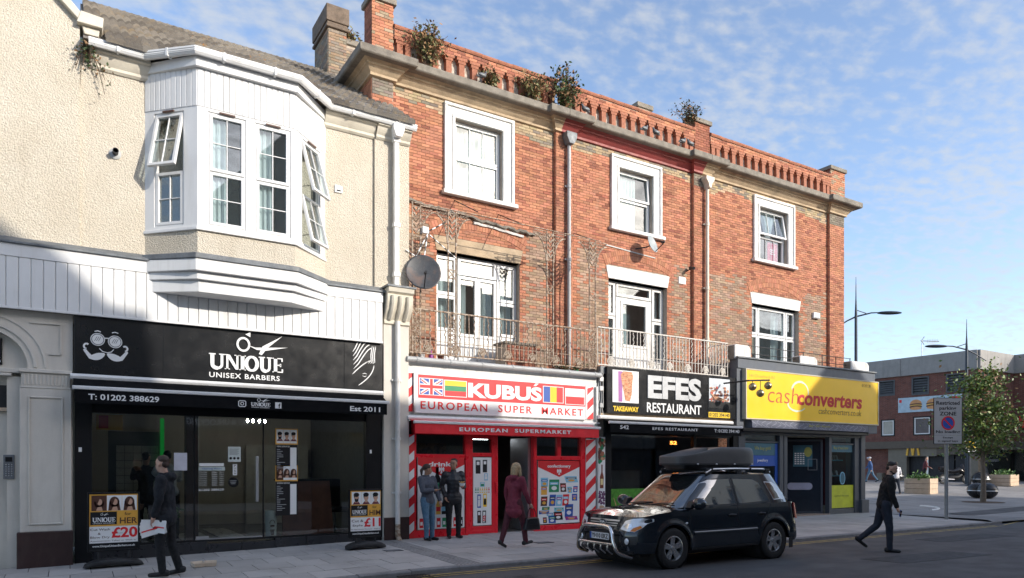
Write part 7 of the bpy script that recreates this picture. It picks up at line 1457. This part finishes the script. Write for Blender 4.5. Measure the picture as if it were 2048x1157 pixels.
for x in (1.29, -1.34):
    for s_ in (-1, 1): wheel(x, s_)
    b = MB(); b.lathe([(.405, -.86), (.405, .86)], 28, (x, 0, .36), 'y', False); b.box(x-.28, x+.28, -.55, .55, .3, .65); b.build('wheel_well', DARK, CAR)
# side details
for s_ in (-1, 1):
    b = MB(); b.grid(lambda u, v: (lambda x, z: (x, s_*(hw(x, z)+.014*math.sin(math.pi*v)+.002), z))(-.86+1.66*u, .555+.075*v), 30, 6); b.build('side_moulding', PAINT, CAR, smooth=True)
    b = MB(); b.grid(lambda u, v: (lambda x, z: (x, s_*(hw(x, z)+.006), z))(-.88+1.70*u, .30+.045*v), 30, 2); b.build('sill_trim', PLAST, CAR, smooth=True)
    for x0, dx in ((.86, .05), (-.36, 0.), (-1.12, -.28)):
        b = MB(); b.tube([(x0+dx*(1-k/9), s_*(hw(x0, .34+.70*k/9)+.0005), .34+.70*k/9) for k in range(10)] if x0 > -1 else [(x0-.17*k/9-.0, s_*(hw(x0, .78+.28*k/9)+.0005), .78+.28*k/9) for k in range(10)], .005, 4); b.build('door_gap', DARK, CAR)
    for x0 in (-.19, -1.0):
        b = MB(); b.ball((x0, s_*(hw(x0, .88)-.002), .88), (.10, .012, .035), 14, 8); b.build('handle_recess', DARK, CAR, smooth=True); b = MB(); b.tube([(x0-.10, s_*(hw(x0, .88)+.008), .89), (x0, s_*(hw(x0, .88)+.028), .895), (x0+.10, s_*(hw(x0, .88)+.008), .89)], [.012, .016, .012], 8); b.build('door_handle', PLAST, CAR, smooth=True)
    b = MB(); b.ball((.80, s_*1.01, 1.12), (.10, .15, .105), 16, 10); b.build('door_mirror', PAINT, CAR, smooth=True); b = MB(); b.prism([(.72, 1.03), (.92, 1.05), (.86, 1.16), (.74, 1.18)], 'y', s_*.80, s_*.92); b.build('mirror_mount', PLAST, CAR, bevel=.01)
    b = MB(); b.tube([(.20, s_*.60, 1.66), (.05, s_*.60, 1.725), (-.6, s_*.60, 1.735), (-1.4, s_*.58, 1.725), (-1.62, s_*.56, 1.66)], .020, 8); b.build('roof_rail', ALU, CAR, smooth=True)
    for xx in (.12, -.7, -1.5): b = MB(); b.box(xx-.06, xx+.06, s_*.59-.02, s_*.59+.02, 1.62, 1.73); b.build('rail_foot', PLAST, CAR, bevel=.01)
    b = MB(); b.ball((.98, s_*(hw(.98, .78)+.004), .78), (.035, .010, .02), 12, 6); b.build('side_repeater', LAMPW, CAR, smooth=True)
    # lamps, following the front corner
    def onf(yf, z, o=.008): x = front(yf, z); return (x+o, yf+s_*o*.6, z)
    HL = [(.46, .70), (.52, .845), (.66, .885), (.80, .90), (.868, .885), (.872, .84), (.83, .74), (.74, .665), (.60, .672)]
    def lampgeo(pts, m_, nm, o):
        cy = sum(p[0] for p in pts)/len(pts); cz = sum(p[1] for p in pts)/len(pts); q = MB(); V = [onf(s_*cy, cz, o)]; P = []
        for i in range(len(pts)):
            a, c = pts[i], pts[(i+1) % len(pts)]
            for k in range(3): P.append((a[0]+(c[0]-a[0])*k/3, a[1]+(c[1]-a[1])*k/3))
        for f_ in (.33, .66, 1.): V += [onf(s_*(cy+(p[0]-cy)*f_), cz+(p[1]-cz)*f_, o) for p in P]
        m = len(P); q.add(V, [(0, 1+i, 1+(i+1) % m) for i in range(m)]+[(1+r_*m+i, 1+(r_+1)*m+i, 1+(r_+1)*m+(i+1) % m, 1+r_*m+(i+1) % m) for r_ in range(2) for i in range(m)]); return q.build(nm, m_, CAR, smooth=True, recalc=True)
    hl = lampgeo(HL, LAMPW, 'headlight', .010); lampgeo([(.66, .675), (.74, .672), (.825, .745), (.80, .775), (.70, .73)], AMBER, 'indicator', .014); lampgeo([(.52, .75), (.58, .80), (.66, .80), (.68, .74), (.60, .715)], CHROME, 'headlight_reflector', .013); lampgeo([(.50, .42), (.50, .56), (.80, .60), (.78, .45)], PLAST, 'fog_lamp_recess', .006)
    c_ = onf(s_*.62, .50, .015); q = MB(); q.ball(c_, (.02, .055, .055), 14, 8); q.build('fog_lamp', LAMPW, CAR, smooth=True)
    q = MB(); q.grid(lambda u, v: (lambda z, e: (XRc-.06-(.40-.06*max(0, (z-.7)/.4))*e*.86, s_*(hw(XRc, z)*max(0, 1-(e*.86)**3.4)**(1/3.4)+.012), z))(.76+.30*v, .35+.65*u), 10, 6); q.build('tail_light', REDL, CAR, smooth=True)
    q = MB(); q.grid(lambda u, v: (XRc+.06-.12*u, s_*(hw(XRc, .5)+.022), .20+.20*v), 2, 3); q.build('mud_flap', PLAST, CAR)
# front: grille, plate, bumper insert
def fpanel(pts, m_, nm, o, n=10):
    q = MB(); (y0, z0), (y1, z1) = pts; q.grid(lambda u, v: (front(y0+(y1-y0)*u, z0+(z1-z0)*v)+o, y0+(y1-y0)*u, z0+(z1-z0)*v), n, 4); return q.build(nm, m_, CAR, smooth=True, recalc=True)
fpanel([(-.42, .745), (.42, .855)], PLAST, 'grille', .005); fpanel([(-.40, .825), (.40, .852)], ALU, 'grille_bar', .018); fpanel([(-.38, .782), (.38, .800)], ALU, 'grille_bar', .018); fpanel([(-.37, .742), (.37, .760)], ALU, 'grille_bar', .018); fpanel([(-.45, .34), (.45, .66)], PLAST, 'lower_grille', .006); fpanel([(-.72, .28), (.72, .335)], PLAST, 'bumper_valance', .006)
xg = front(0, .80)+.03; q = MB(); q.lathe([(0, .012), (1., .006), (1., 0)], 24, (0, 0, 0), 'x'); q.v = [(xg+p[0], p[1]*.10, .805+p[2]*.052) for p in q.v]; bd = q.build('badge', ALU, CAR, smooth=True); q = MB(); q.lathe([(0, .016), (.84, .012), (.84, 0)], 24, (0, 0, 0), 'x'); q.v = [(xg+p[0], p[1]*.10, .805+p[2]*.052) for p in q.v]; q.build('badge_field', mt('badge_dark', (.06, .06, .065), .3, .5), bd)
XT = Matrix(((0, 1, 0, 0), (1, 0, 0, 0), (0, 0, 1, 0), (0, 0, 0, 1)))   # text lies in the car's cross plane, read from the front
def ctext(s_, y0, y1, z0, z1, x, m_, par, **k): q = MB(); put_text(q, s_, y0, y1, z0, z1, 0, ext=.003, **k); q.v = [(x-p[1], p[0], p[2]) for p in q.v]; q.build('lettering', m_, par, recalc=True)
ctext('KIA', -.062, .062, .785, .825, xg+.014, WFLAT, bd, bold=.03)
xp = front(0, .56)+.05; q = MB(); q.box(xp-.02, xp, -.26, .26, .50, .615); pl = q.build('number_plate', mt('plate_white', (.80, .80, .81), .5), CAR, bevel=.004); q = MB(); q.box(xp, xp+.002, -.26, -.215, .50, .615); q.build('plate_band', BLFLAT, pl); ctext('YH10 ERZ', -.205, .245, .518, .598, xp, BFLAT, pl, bold=.02)
# bull bar
def barpath(pts, r_, nm='bull_bar'): q = MB(); q.tube(pts, r_, 10); return q.build(nm, CHROME, CAR, smooth=True)
xb = 2.30
def arcp(pts, n=6):
    """Catmull-Rom through the points"""
    P = [Vector(p) for p in pts]; P = [P[0]]+P+[P[-1]]; out = []
    for i in range(1, len(P)-2):
        for k in range(n):
            t = k/n; a, b_, c, d = P[i-1:i+3]; out.append(.5*((2*b_)+(c-a)*t+(2*a-5*b_+4*c-d)*t*t+(3*b_-a-3*c+d)*t**3))
    out.append(P[-2]); return out
barpath(arcp([(2.0, -.62, .22), (xb-.06, -.56, .30), (xb, -.50, .45), (xb-.01, -.42, .66), (xb-.02, -.30, .735), (xb, 0, .745), (xb-.02, .30, .735), (xb-.01, .42, .66), (xb, .50, .45), (xb-.06, .56, .30), (2.0, .62, .22)]), .034); barpath([(xb, -.49, .44), (xb+.02, 0, .44), (xb, .49, .44)], .026, 'bull_bar_crosspiece')
for k in range(5): y = -.36+.18*k; barpath([(xb+.02, y, .42), (xb+.03, y, .35), (xb-.08, y, .27)], .020, 'bull_bar_tooth')
for s_ in (-1, 1): q = MB(); q.tube([(xb-.05, s_*.40, .60), (2.0, s_*.40, .60)], .02, 6); q.build('bull_bar_stay', BLKIRON, CAR)
# exhaust side, underside shade
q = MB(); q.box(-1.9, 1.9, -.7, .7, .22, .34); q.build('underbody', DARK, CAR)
# paper and reflections in the cabin are left to the real street; seats are seen through nothing (tinted)
RB = thing('roof_box', 'dark grey roof box strapped on top of the parked car', 'roof box', (10.18, -5.12, ROADZ+1.73), local=True, rz=math.pi)
BOXM = mt('roof_box_plastic', (.085, .083, .083), .5, 0, .1, 3, .1, bump=.15, bs=300)
def rbox(z0, z1, top):
    def fn(u, v):
        a = 2*math.pi*u; p = 2/4.5; cs, sn = math.cos(a), math.sin(a); k = v
        hx, hy = 1.06, .40; x = -.48+hx*math.copysign(abs(cs)**p, cs); y = hy*math.copysign(abs(sn)**p, sn)
        if top: sh = 1-.62*max(0, v-.45)/.55*1.0; q = min(1, v/.6); z = z0+(z1-z0)*math.sin(q*math.pi/2); s2 = 1-.10*q**3-(0 if v < .6 else (v-.6)/.4*.9); fr = max(0, (x+.45)/1.10); return (-.48+(x+.48)*s2, y*s2, z0+(z-z0)*(1-.88*fr**1.3*min(1, q)))
        return (x, y, z0+(z1-z0)*v)
    return fn
q = MB(); q.grid(rbox(.105, .42, True), 72, 20); lid = q.build('lid', BOXM, RB, smooth=True, recalc=True, ang=60); q = MB(); q.grid(lambda u, v: (lambda p: (p[0]*1.0, p[1]*1.01, p[2]))(rbox(.075, .105, False)(u, v)), 72, 1); q.build('rim_seam', PLAST, RB, smooth=True); q = MB(); q.grid(lambda u, v: (lambda p: (-.48+(p[0]+.48)*(.94-.10*(1-v)), p[1]*(.94-.1*(1-v)), p[2]))(rbox(.0, .075, False)(u, v)), 72, 3); q.add([(-1.4, -.33, .002), (.4, -.33, .002), (.4, .33, .002), (-1.4, .33, .002)], [(0, 1, 2, 3)]); q.build('base', PLAST, RB, smooth=True)
for k in range(4):
    for s_ in (-1, 1): q = MB(); q.ball((-1.3+.5*k, s_*.405, .09), (.03, .008, .012), 8, 5); q.build('latch', ALU, RB)
for xx in (.05, -1.0): q = MB(); q.tube([(xx, -.62, -.0), (xx, .62, -.0)], .022, 8); q.build('crossbar', BLKIRON, RB)
for s_ in (-.25, 0): pass
# ------------------------------------------------------------------ people
def cap(mb, p, q, r0, r1, n=12):
    p = Vector(p); q = Vector(q); d = (q-p); L = d.length or 1e-6; d = d/L; P = []; Rr = []
    for a in (-90, -60, -30): P.append(p+d*r0*math.sin(R(a))); Rr.append(max(1e-4, r0*math.cos(R(a))))
    P.append(p); Rr.append(r0); P.append(q); Rr.append(r1)
    for a in (30, 60, 90): P.append(q+d*r1*math.sin(R(a))); Rr.append(max(1e-4, r1*math.cos(R(a))))
    mb.tube(P, Rr, n)
def chain(mb, pts, rs):
    for i in range(len(pts)-1): cap(mb, pts[i], pts[i+1], rs[i], rs[i+1])
def remesh(mb, name, mat, parent, vox, fold=0., it=4, fs=.10):
    o = mb.build(name, mat, parent, recalc=False)
    m = o.modifiers.new('remesh', 'REMESH'); m.mode = 'VOXEL'; m.voxel_size = vox; m.use_smooth_shade = True
    s_ = o.modifiers.new('smooth', 'SMOOTH'); s_.factor = .5; s_.iterations = it
    if fold:
        tx = bpy.data.textures.get('folds%.2f' % fs) or bpy.data.textures.new('folds%.2f' % fs, 'CLOUDS'); tx.noise_scale = fs; tx.noise_depth = 2
        d = o.modifiers.new('folds', 'DISPLACE'); d.texture = tx; d.strength = fold; d.mid_level = .5; d.texture_coords = 'LOCAL'
    return o
SKIN = mt('skin', (.56, .34, .25), .55, 0, .08, 9); SKIN2 = mt('skin_tan', (.36, .20, .13), .55, 0, .08, 9)
def person(lab, loc, rz, H, legs, arms, lean, head, top, bottom, shoes, hairc, skin=None, top_len=0., hood=False, hair='short', detail=True, beard=False, twist=0., bulk=1., cap_c=None, grp=None):
    """legs/arms given for (left, right): leg (hip, knee, foot pitch), arm (swing, spread, elbow, inward)"""
    k = H/1.75; skin = skin or SKIN; vox = .0085 if detail else .02
    t = thing('person', lab, 'person', loc, grp, local=True, rz=rz)
    legp = []
    for (h, kn, fp), s_ in zip(legs, (1, -1)):
        hip = Vector((0, s_*.095*k, 0)); th = Vector((math.sin(R(h)), s_*.04, -math.cos(R(h)))); knee = hip+th*.43*k; sh = Vector((math.sin(R(h-kn)), s_*.0, -math.cos(R(h-kn)))); ank = knee+sh*.42*k; ft = Vector((math.cos(R(fp)), s_*.15, math.sin(R(fp))))
        legp.append((hip, knee, ank, ank+ft*.16*k-Vector((0, 0, .05*k)), ank-ft*.06*k-Vector((0, 0, .05*k))))
    low = min(min(l[3].z, l[4].z) for l in legp)-.028*k; up = Vector((0, 0, -low)); legp = [tuple(p+up for p in l) for l in legp]
    pel = up.copy(); fwd = Vector((math.sin(R(lean)), 0, math.cos(R(lean)))); per = Vector((math.cos(R(lean)), 0, -math.sin(R(lean))))
    TW = Matrix.Rotation(R(twist), 3, 'Z'); lat = TW @ Vector((0, 1, 0))
    waist = pel+fwd*.14*k; chest = pel+fwd*.36*k+per*.01; nb = pel+fwd*.545*k; hc = nb+fwd*.085*k+Vector((.03+.02*math.sin(R(lean)), 0, .085*k))
    armp = []
    for (sw, spr, el, inw), s_ in zip(arms, (1, -1)):
        sh = pel+fwd*.49*k+lat*s_*.185*k; a = R(sw+lean*.5); d1 = Vector((math.sin(a)*math.cos(R(spr)), s_*math.sin(R(spr)), -math.cos(a)*math.cos(R(spr)))); elb = sh+d1*.285*k; a2 = R(sw+lean*.5+el); d2 = Vector((math.sin(a2)*math.cos(R(inw)), -s_*math.sin(R(inw)), -math.cos(a2)*math.cos(R(inw)))).normalized(); wr = elb+d2*.25*k; armp.append((sh, elb, wr, d2))
    # body: one continuous skin surface
    b = MB(); HM = Matrix.Rotation(R(head[0]), 4, 'Z') @ Matrix.Rotation(R(head[1]), 4, 'Y')
    def hp(x, y, z): return hc+HM @ Vector((x*k, y*k, z*k))
    def hball(c, r_, n=14): 
        q = MB(); q.ball((0, 0, 0), tuple(x*k for x in r_), n, 10); b.add([hc+HM @ (Vector(p)+Vector(c)*k) for p in q.v], q.f)
    hball((-.005, 0, .03), (.098, .076, .092)); hball((.022, 0, -.035), (.072, .060, .085)); hball((.045, 0, -.085), (.04, .038, .03)); hball((.098, 0, -.02), (.020, .013, .03)); hball((.085, 0, -.062), (.018, .026, .012))
    for s_ in (-1, 1): hball((-.005, s_*.078, -.01), (.02, .010, .032))
    chain(b, [nb-fwd*.03, nb+fwd*.05, hp(-.01, 0, -.05)], [.062*k, .056*k, .055*k]); chain(b, [pel, waist, chest, nb-fwd*.06], [.125*k, .115*k, .125*k, .08*k]); cap(b, chest+lat*.07*k, chest-lat*.07*k, .105*k, .105*k)
    for l in legp: chain(b, [l[0], l[1], l[2]], [.085*k, .055*k, .038*k]); cap(b, l[4], l[3], .03*k, .025*k); cap(b, l[2], l[4], .035*k, .03*k)
    for (sh, el, wr, d2), s_ in zip(armp, (1, -1)):
        chain(b, [chest+fwd*.1, sh, el, wr], [.06*k, .055*k, .042*k, .028*k]); e1 = d2.cross(Vector((0, 0, 1)));
        e1 = e1.normalized() if e1.length > .2 else Vector((1, 0, 0)); e1 = Vector((e1.x, e1.y, e1.z)); nrm = d2.cross(e1).normalized(); pc = wr+d2*.05*k
        chain(b, [wr, pc, wr+d2*.085*k], [.026*k, .030*k, .026*k]); cap(b, pc+e1*.02*k, pc-e1*.02*k, .022*k, .022*k)
        for j in range(4):
            o_ = e1*(-.027+.018*j)*k; l_ = (.062, .075, .07, .055)[j]*k; a_ = wr+d2*.09*k+o_; m_ = a_+d2*l_*.55+nrm*s_*.006*k; cap(b, a_, m_, .0095*k, .0088*k, 8); cap(b, m_, m_+d2*l_*.38+nrm*s_*.022*k, .0088*k, .0075*k, 8)
        th0 = wr+d2*.03*k+e1*.028*k; cap(b, th0, th0+d2*.035*k+e1*.022*k, .012*k, .010*k, 8); cap(b, th0+d2*.035*k+e1*.022*k, th0+d2*.07*k+e1*.022*k+nrm*s_*.01, .010*k, .0085*k, 8)
    remesh(b, 'body', skin, t, vox)
    if detail:
        for s_ in (-1, 1): q = MB(); q.ball(hp(.083, s_*.030, .012), .0095*k, 8, 6); q.build('eye', BNFLAT, t, smooth=True)
        for s_ in (-1, 1): q = MB(); q.tube([hp(.090, s_*.015, .034), hp(.088, s_*.032, .038), hp(.076, s_*.05, .030)], .005*k, 5); q.build('eyebrow', hairc, t)
    # trousers
    b = MB()
    for l in legp: chain(b, [l[0], l[0]*.5+l[1]*.5, l[1], l[1]*.5+l[2]*.5, l[2]], [.105*k*bulk, .092*k*bulk, .07*k*bulk, .062*k*bulk, .054*k*bulk])
    chain(b, [pel-fwd*.03, waist], [.135*k, .128*k]); cap(b, pel+Vector((0, .05*k, 0)), pel-Vector((0, .05*k, 0)), .12*k, .12*k); remesh(b, 'trousers', bottom, t, vox*1.5, .014*k, 3, .07)
    # top
    b = MB(); q0 = pel-fwd*top_len*k; wd = 1.0
    chain(b, [pel+fwd*.0, waist, chest, nb-fwd*.07], [.148*k, .142*k, .150*k, .10*k]); cap(b, chest+lat*.075*k, chest-lat*.075*k, .125*k, .125*k); cap(b, pel+fwd*.47*k+lat*.13*k, pel+fwd*.47*k-lat*.13*k, .075*k, .075*k); cap(b, nb-fwd*.05, nb+fwd*.015, .078*k, .068*k)
    cap(b, pel+lat*.05*k, pel-lat*.05*k, .135*k, .135*k)
    if top_len > 0: cap(b, q0+lat*.055*k, q0-lat*.055*k, .15*k, .15*k); cap(b, pel*.5+q0*.5+lat*.05*k, pel*.5+q0*.5-lat*.05*k, .148*k, .148*k)
    for (sh, el, wr, d2) in armp: chain(b, [sh, sh*.5+el*.5, el, wr-d2*.01], [.082*k, .072*k, .062*k, .046*k])
    if hood: q = MB(); cap(b, nb-per*.07*k-fwd*.01+lat*.05*k, nb-per*.07*k-fwd*.01-lat*.05*k, .06*k, .06*k); cap(b, nb-per*.09*k-fwd*.07, nb-per*.10*k-fwd*.02, .05*k, .075*k)
    remesh(b, 'jacket', top, t, vox*1.5, .018*k, 3, .085)
    for l in legp:
        q = MB(); d_ = (l[3]-l[4]).normalized(); q_ = MB(); cap(q, l[4]+Vector((0, 0, .012)), l[3]+Vector((0, 0, .004)), .040*k, .034*k); cap(q, l[4]+Vector((0, 0, .035*k)), l[2]+Vector((0, 0, -.01)), .040*k, .042*k); cap(q, l[4]*.5+l[3]*.5+Vector((0, .012, .01)), l[3]+Vector((0, -.01, 0)), .036*k, .03*k); remesh(q, 'shoe', shoes, t, vox*1.3, 0, 3)
    # hair
    b = MB()
    def hb(c, r_): 
        q = MB(); q.ball((0, 0, 0), tuple(x*k for x in r_), 14, 10); b.add([hc+HM @ (Vector(p)+Vector(c)*k) for p in q.v], q.f)
    if hair == 'short': hb((-.032, 0, .064), (.084, .078, .070)); hb((-.0, 0, .098), (.062, .058, .034)); hb((-.06, 0, .0), (.045, .062, .06))
    elif hair == 'long':
        hb((-.022, 0, .050), (.108, .094, .09)); chain(b, [hp(-.06, 0, .02), hp(-.085, 0, -.1), hp(-.10, 0, -.24)], [.085*k, .078*k, .045*k])
        for s_ in (-1, 1): chain(b, [hp(.0, s_*.08, .03), hp(.01, s_*.085, -.10), hp(.02, s_*.075, -.25)], [.032*k, .035*k, .02*k])
    elif hair == 'bun': hb((-.022, 0, .050), (.102, .086, .085)); chain(b, [hp(-.10, 0, .03), hp(-.14, 0, -.03), hp(-.13, 0, -.14)], [.035*k, .04*k, .018*k])
    if beard: hb((.045, 0, -.075), (.05, .052, .035)); hb((.01, 0, -.06), (.055, .066, .03))
    remesh(b, 'hair', hairc, t, vox*1.2, .010, 1, .03)
    if cap_c: b = MB(); b.ball(tuple(hp(-.01, 0, .07)), (.11*k, .092*k, .075*k), 14, 8); b.tube([hp(.08, 0, .07), hp(.17, 0, .055)], [.06*k, .03*k], 8); b.build('flat_cap', cap_c, t, smooth=True)
    return t, armp
HBLK = mt('black_hair', (.014, .011, .010), .6, 0, .2, 30); HBRN = mt('brown_hair', (.045, .026, .018), .6, 0, .2, 30); HBLO = mt('blonde_hair', (.42, .30, .17), .6, 0, .3, 40, .2)
CBLK = mt('black_cloth', (.008, .0085, .0105), .85, 0, .2, 9, .1); CNAV = mt('navy_cloth', (.010, .012, .017), .85, 0, .2, 9); CGRY = mt('slate_hoodie', (.075, .082, .105), .9, 0, .15, 9); DENIM = mt('blue_denim', (.075, .155, .24), .85, 0, .3, 6, .15, dirt=(.17, .28, .38), dfac=.6, dscale=(4, 4, 4)); CMAR = mt('maroon_coat', (.18, .022, .045), .8, 0, .15, 8); CWIN = mt('wine_trousers', (.075, .012, .022), .85); CSHO = mt('black_shoe', (.014, .014, .015), .5); CLGR = mt('pale_grey_shirt', (.55, .56, .60), .9); CDB = mt('blue_jacket', (.035, .085, .22), .8); JNAV = mt('dark_jean', (.02, .028, .045), .85)
def wpt(t, p): return Matrix.Translation(t.location) @ Matrix.Rotation(t.rotation_euler.z, 4, 'Z') @ Vector(p)
def padded():
    m, t, b = newmat('padded_black'); co = coords(t); wv = N(t, 'ShaderNodeTexWave', {'Vector': co, 'Scale': 3.4, 'Distortion': .6, 'Detail': 1.}, bands_direction='Z')
    b.inputs[0].default_value = (.016, .017, .021, 1); b.inputs['Roughness'].default_value = .5; bn = N(t, 'ShaderNodeBump', {'Height': wv.outputs[0], 'Strength': .6, 'Distance': .009}); t.links.new(bn.outputs[0], b.inputs['Normal']); return m
CPAD = padded()
# man with newspapers, far left
P1 = (1.30, -2.45); p, A_ = person('man in black hooded jacket carrying folded newspapers past the barber', (*P1, pz(*P1)), math.pi-.35, 1.90, ((7, 12, 0), (-6, 10, -10)), ((2, 8, 14, 5), (-6, 8, 15, 5)), 2, (-28, 6), CNAV, CBLK, CSHO, HBRN, hood=True, top_len=.06)
hd = wpt(p, A_[0][2]+A_[0][3]*.10); t = thing('newspapers', 'folded red and white newspapers held by the man on the left', 'newspaper', hd)
for i in range(3):
    q = MB(); q.X = Matrix.Translation(hd+Vector((0, -.03-.012*i, -.06-.02*i))) @ Matrix.Rotation(R(8-9*i), 4, 'Y') @ Matrix.Rotation(R(-18+7*i), 4, 'Z'); q.grid(lambda u, v: (-.17+.36*u, .03*math.sin(u*3)+.006*i, -.12+.20*v+.02*math.sin(u*2.2)), 8, 5); o = q.build('sheet', WFLAT, t, recalc=False); m = o.modifiers.new('thick', 'SOLIDIFY'); m.thickness = .008
    q2 = MB(); q2.X = q.X; q2.grid(lambda u, v: (-.16+.33*u, .03*math.sin((.05+.9*u)*3)+.006*i-.006, -.04+.02*v+.02*math.sin((.05+.9*u)*2.2)), 8, 1); q2.build('printed_band', RFLAT if i != 1 else BFLAT, t, recalc=False)
# couple by the red shop
P2 = (6.78, -.52); person('woman in slate hoodie and blue jeans leaning by the drinks poster', (*P2, pz(*P2)), -math.pi/2+.3, 1.68, ((4, 4, 0), (10, 8, 0)), ((14, 14, 12, 0), (22, 6, 75, 55)), -3, (58, 4), CGRY, DENIM, CSHO, HBRN, SKIN2, hair='bun', hood=True)
P3 = (7.50, -.36); p, A_ = person('man in black padded jacket holding food beside the drinks poster', (*P3, pz(*P3)), -math.pi/2-.15, 1.80, ((3, 3, 0), (4, 4, 0)), ((10, 8, 84, 24), (-14, 14, 38, 14)), 0, (-42, 2), CPAD, CBLK, CSHO, HBLK, SKIN2, top_len=.05, bulk=1.0)
hd = wpt(p, A_[0][2]+A_[0][3]*.09)+Vector((0, 0, .03)); t = thing('food_carton', 'white carton of chips held by the man in black', 'food', hd); q = MB(); q.lathe([(0, -.02), (.05, -.02), (.075, .04), (.065, .04), (.04, -.01)], 10, hd); q.build('carton', WFLAT, t, smooth=True); r = random.Random(3); q = MB(); [q.tube([hd+Vector((r.uniform(-.05, .05), r.uniform(-.04, .04), .02)), hd+Vector((r.uniform(-.06, .06), r.uniform(-.05, .05), .075))], .008, 4) for _ in range(16)]; q.build('chips', mt('chips', (.62, .36, .10), .6), t)
P4 = (7.82, -2.5); p, A_ = person('blonde woman in maroon hooded coat walking past the open doorway', (*P4, pz(*P4)), R(14), 1.72, ((-16, 6, -22), (22, 12, 10)), ((-4, 14, 14, 0), (14, 8, 14, 0)), 4, (4, 2), CMAR, CWIN, CSHO, HBLO, hair='long', hood=True, top_len=.17)
hd = wpt(p, A_[1][2]+A_[1][3]*.12); t = thing('handbag', 'black leather handbag carried by the woman in maroon', 'bag', hd); LEA = mt('black_leather', (.015, .016, .02), .35, 0, .2, 8); q = MB(); q.prism([(hd.x-.20, hd.z-.46), (hd.x+.20, hd.z-.46), (hd.x+.15, hd.z-.20), (hd.x-.15, hd.z-.20)], 'y', hd.y-.07, hd.y+.07); q.build('bag_body', LEA, t, bevel=.035)
q = MB(); q.tube([(hd.x+.11*math.cos(R(a)), hd.y, hd.z-.20+.21*math.sin(R(a))) for a in range(0, 181, 15)], .010, 6); q.build('handle', LEA, t, smooth=True); q = MB(); q.box(hd.x-.10, hd.x+.10, hd.y-.08, hd.y-.068, hd.z-.34, hd.z-.21); q.build('flap', LEA, t, bevel=.01)
P5 = (14.45, -6.45); p, A_ = person('man in black jumper and jeans crossing the road with a phone', (*P5, ROADZ), R(-48), 1.86, ((-15, 34, -38), (9, 8, 0)), ((-6, 4, 12, 0), (-2, 6, 18, 0)), 9, (-6, 22), CBLK, JNAV, CSHO, HBLK, beard=True, top_len=.0)
hd = wpt(p, A_[1][2]+A_[1][3]*.14); t = thing('mobile_phone', 'dark mobile phone in the hand of the crossing man', 'phone', hd); q = MB(); q.X = Matrix.Translation(hd) @ Matrix.Rotation(R(20), 4, 'Y'); q.box(-.035, .035, -.025, -.016, -.07, .07); q.build('case', BLFLAT, t, bevel=.006); q = MB(); q.X = Matrix.Translation(hd) @ Matrix.Rotation(R(20), 4, 'Y'); q.box(-.03, .03, -.0265, -.025, -.062, .062); q.build('screen', BLACK, t)
q = MB(); q.prism([(0, 0), (.03, 0), (.03, .3), (0, .32)], 'y', 0, .01) if False else None
person('distant man in blue jacket and pale cap walking by the brick wall', (47.3, 14.2, plz(47.3, 14.2)), R(120), 1.78, ((24, 10, 0), (-22, 16, -20)), ((-20, 8, 20, 0), (22, 8, 20, 0)), 4, (0, 0), CDB, DENIM, CSHO, HBRN, detail=False, cap_c=CLGR)
person('distant person in white hooded top beyond the crossing man', (38.6, 7.35, plz(38.6, 7.35)), R(60), 1.76, ((10, 8, 0), (-10, 8, 0)), ((10, 14, 40, 10), (-8, 14, 40, 10)), 2, (20, 0), mt('white_top', (.62, .62, .66), .9), JNAV, CSHO, HBRN, detail=False, hood=True)
person('distant person in dark red and black jacket beside the motorbike', (48.6, 11.2, plz(48.6, 11.2)), R(-60), 1.74, ((3, 4, 0), (-3, 4, 0)), ((10, 10, 50, 20), (8, 10, 50, 20)), 6, (0, 10), mt('dark_red_jacket', (.10, .02, .025), .8), CBLK, CSHO, HBRN, detail=False)
person('barber in black working inside the shop seen from behind', (1.32, 1.35, .13), R(75), 1.78, ((3, 4, 0), (-3, 4, 0)), ((50, 20, 40, 10), (40, 20, 50, 10)), 4, (-10, 12), CBLK, CBLK, CSHO, HBLK, detail=False)
person('barber in pale grey shirt inside the shop seen from behind', (1.74, 1.15, .13), R(100), 1.82, ((3, 4, 0), (-3, 4, 0)), ((40, 14, 40, 10), (30, 16, 50, 10)), 10, (10, 18), CLGR, CBLK, CSHO, HBLK, detail=False)
# litter on the pavement
x, y = 1.98, -1.75; z = pz(x, y); t = thing('takeaway_box', 'open empty cardboard takeaway box lying on the pavement', 'litter', (x, y, z)); CARD = mt('cardboard', (.75, .62, .48), .85)
for s_, rz_ in ((-1, .2), (1, -.15)):
    q = MB(); q.X = Matrix.Translation((x+s_*.10, y, z)) @ Matrix.Rotation(rz_, 4, 'Z'); q.add([(-.08, -.07, .004), (.08, -.07, .004), (.08, .07, .004), (-.08, .07, .004), (-.1, -.1, .07), (.1, -.1, .07), (.1, .1, .09), (-.1, .1, .09)], [(0, 1, 2, 3), (0, 4, 5, 1), (1, 5, 6, 2), (2, 6, 7, 3), (3, 7, 4, 0)]); o = q.build('tray', CARD, t); m = o.modifiers.new('thick', 'SOLIDIFY'); m.thickness = .004
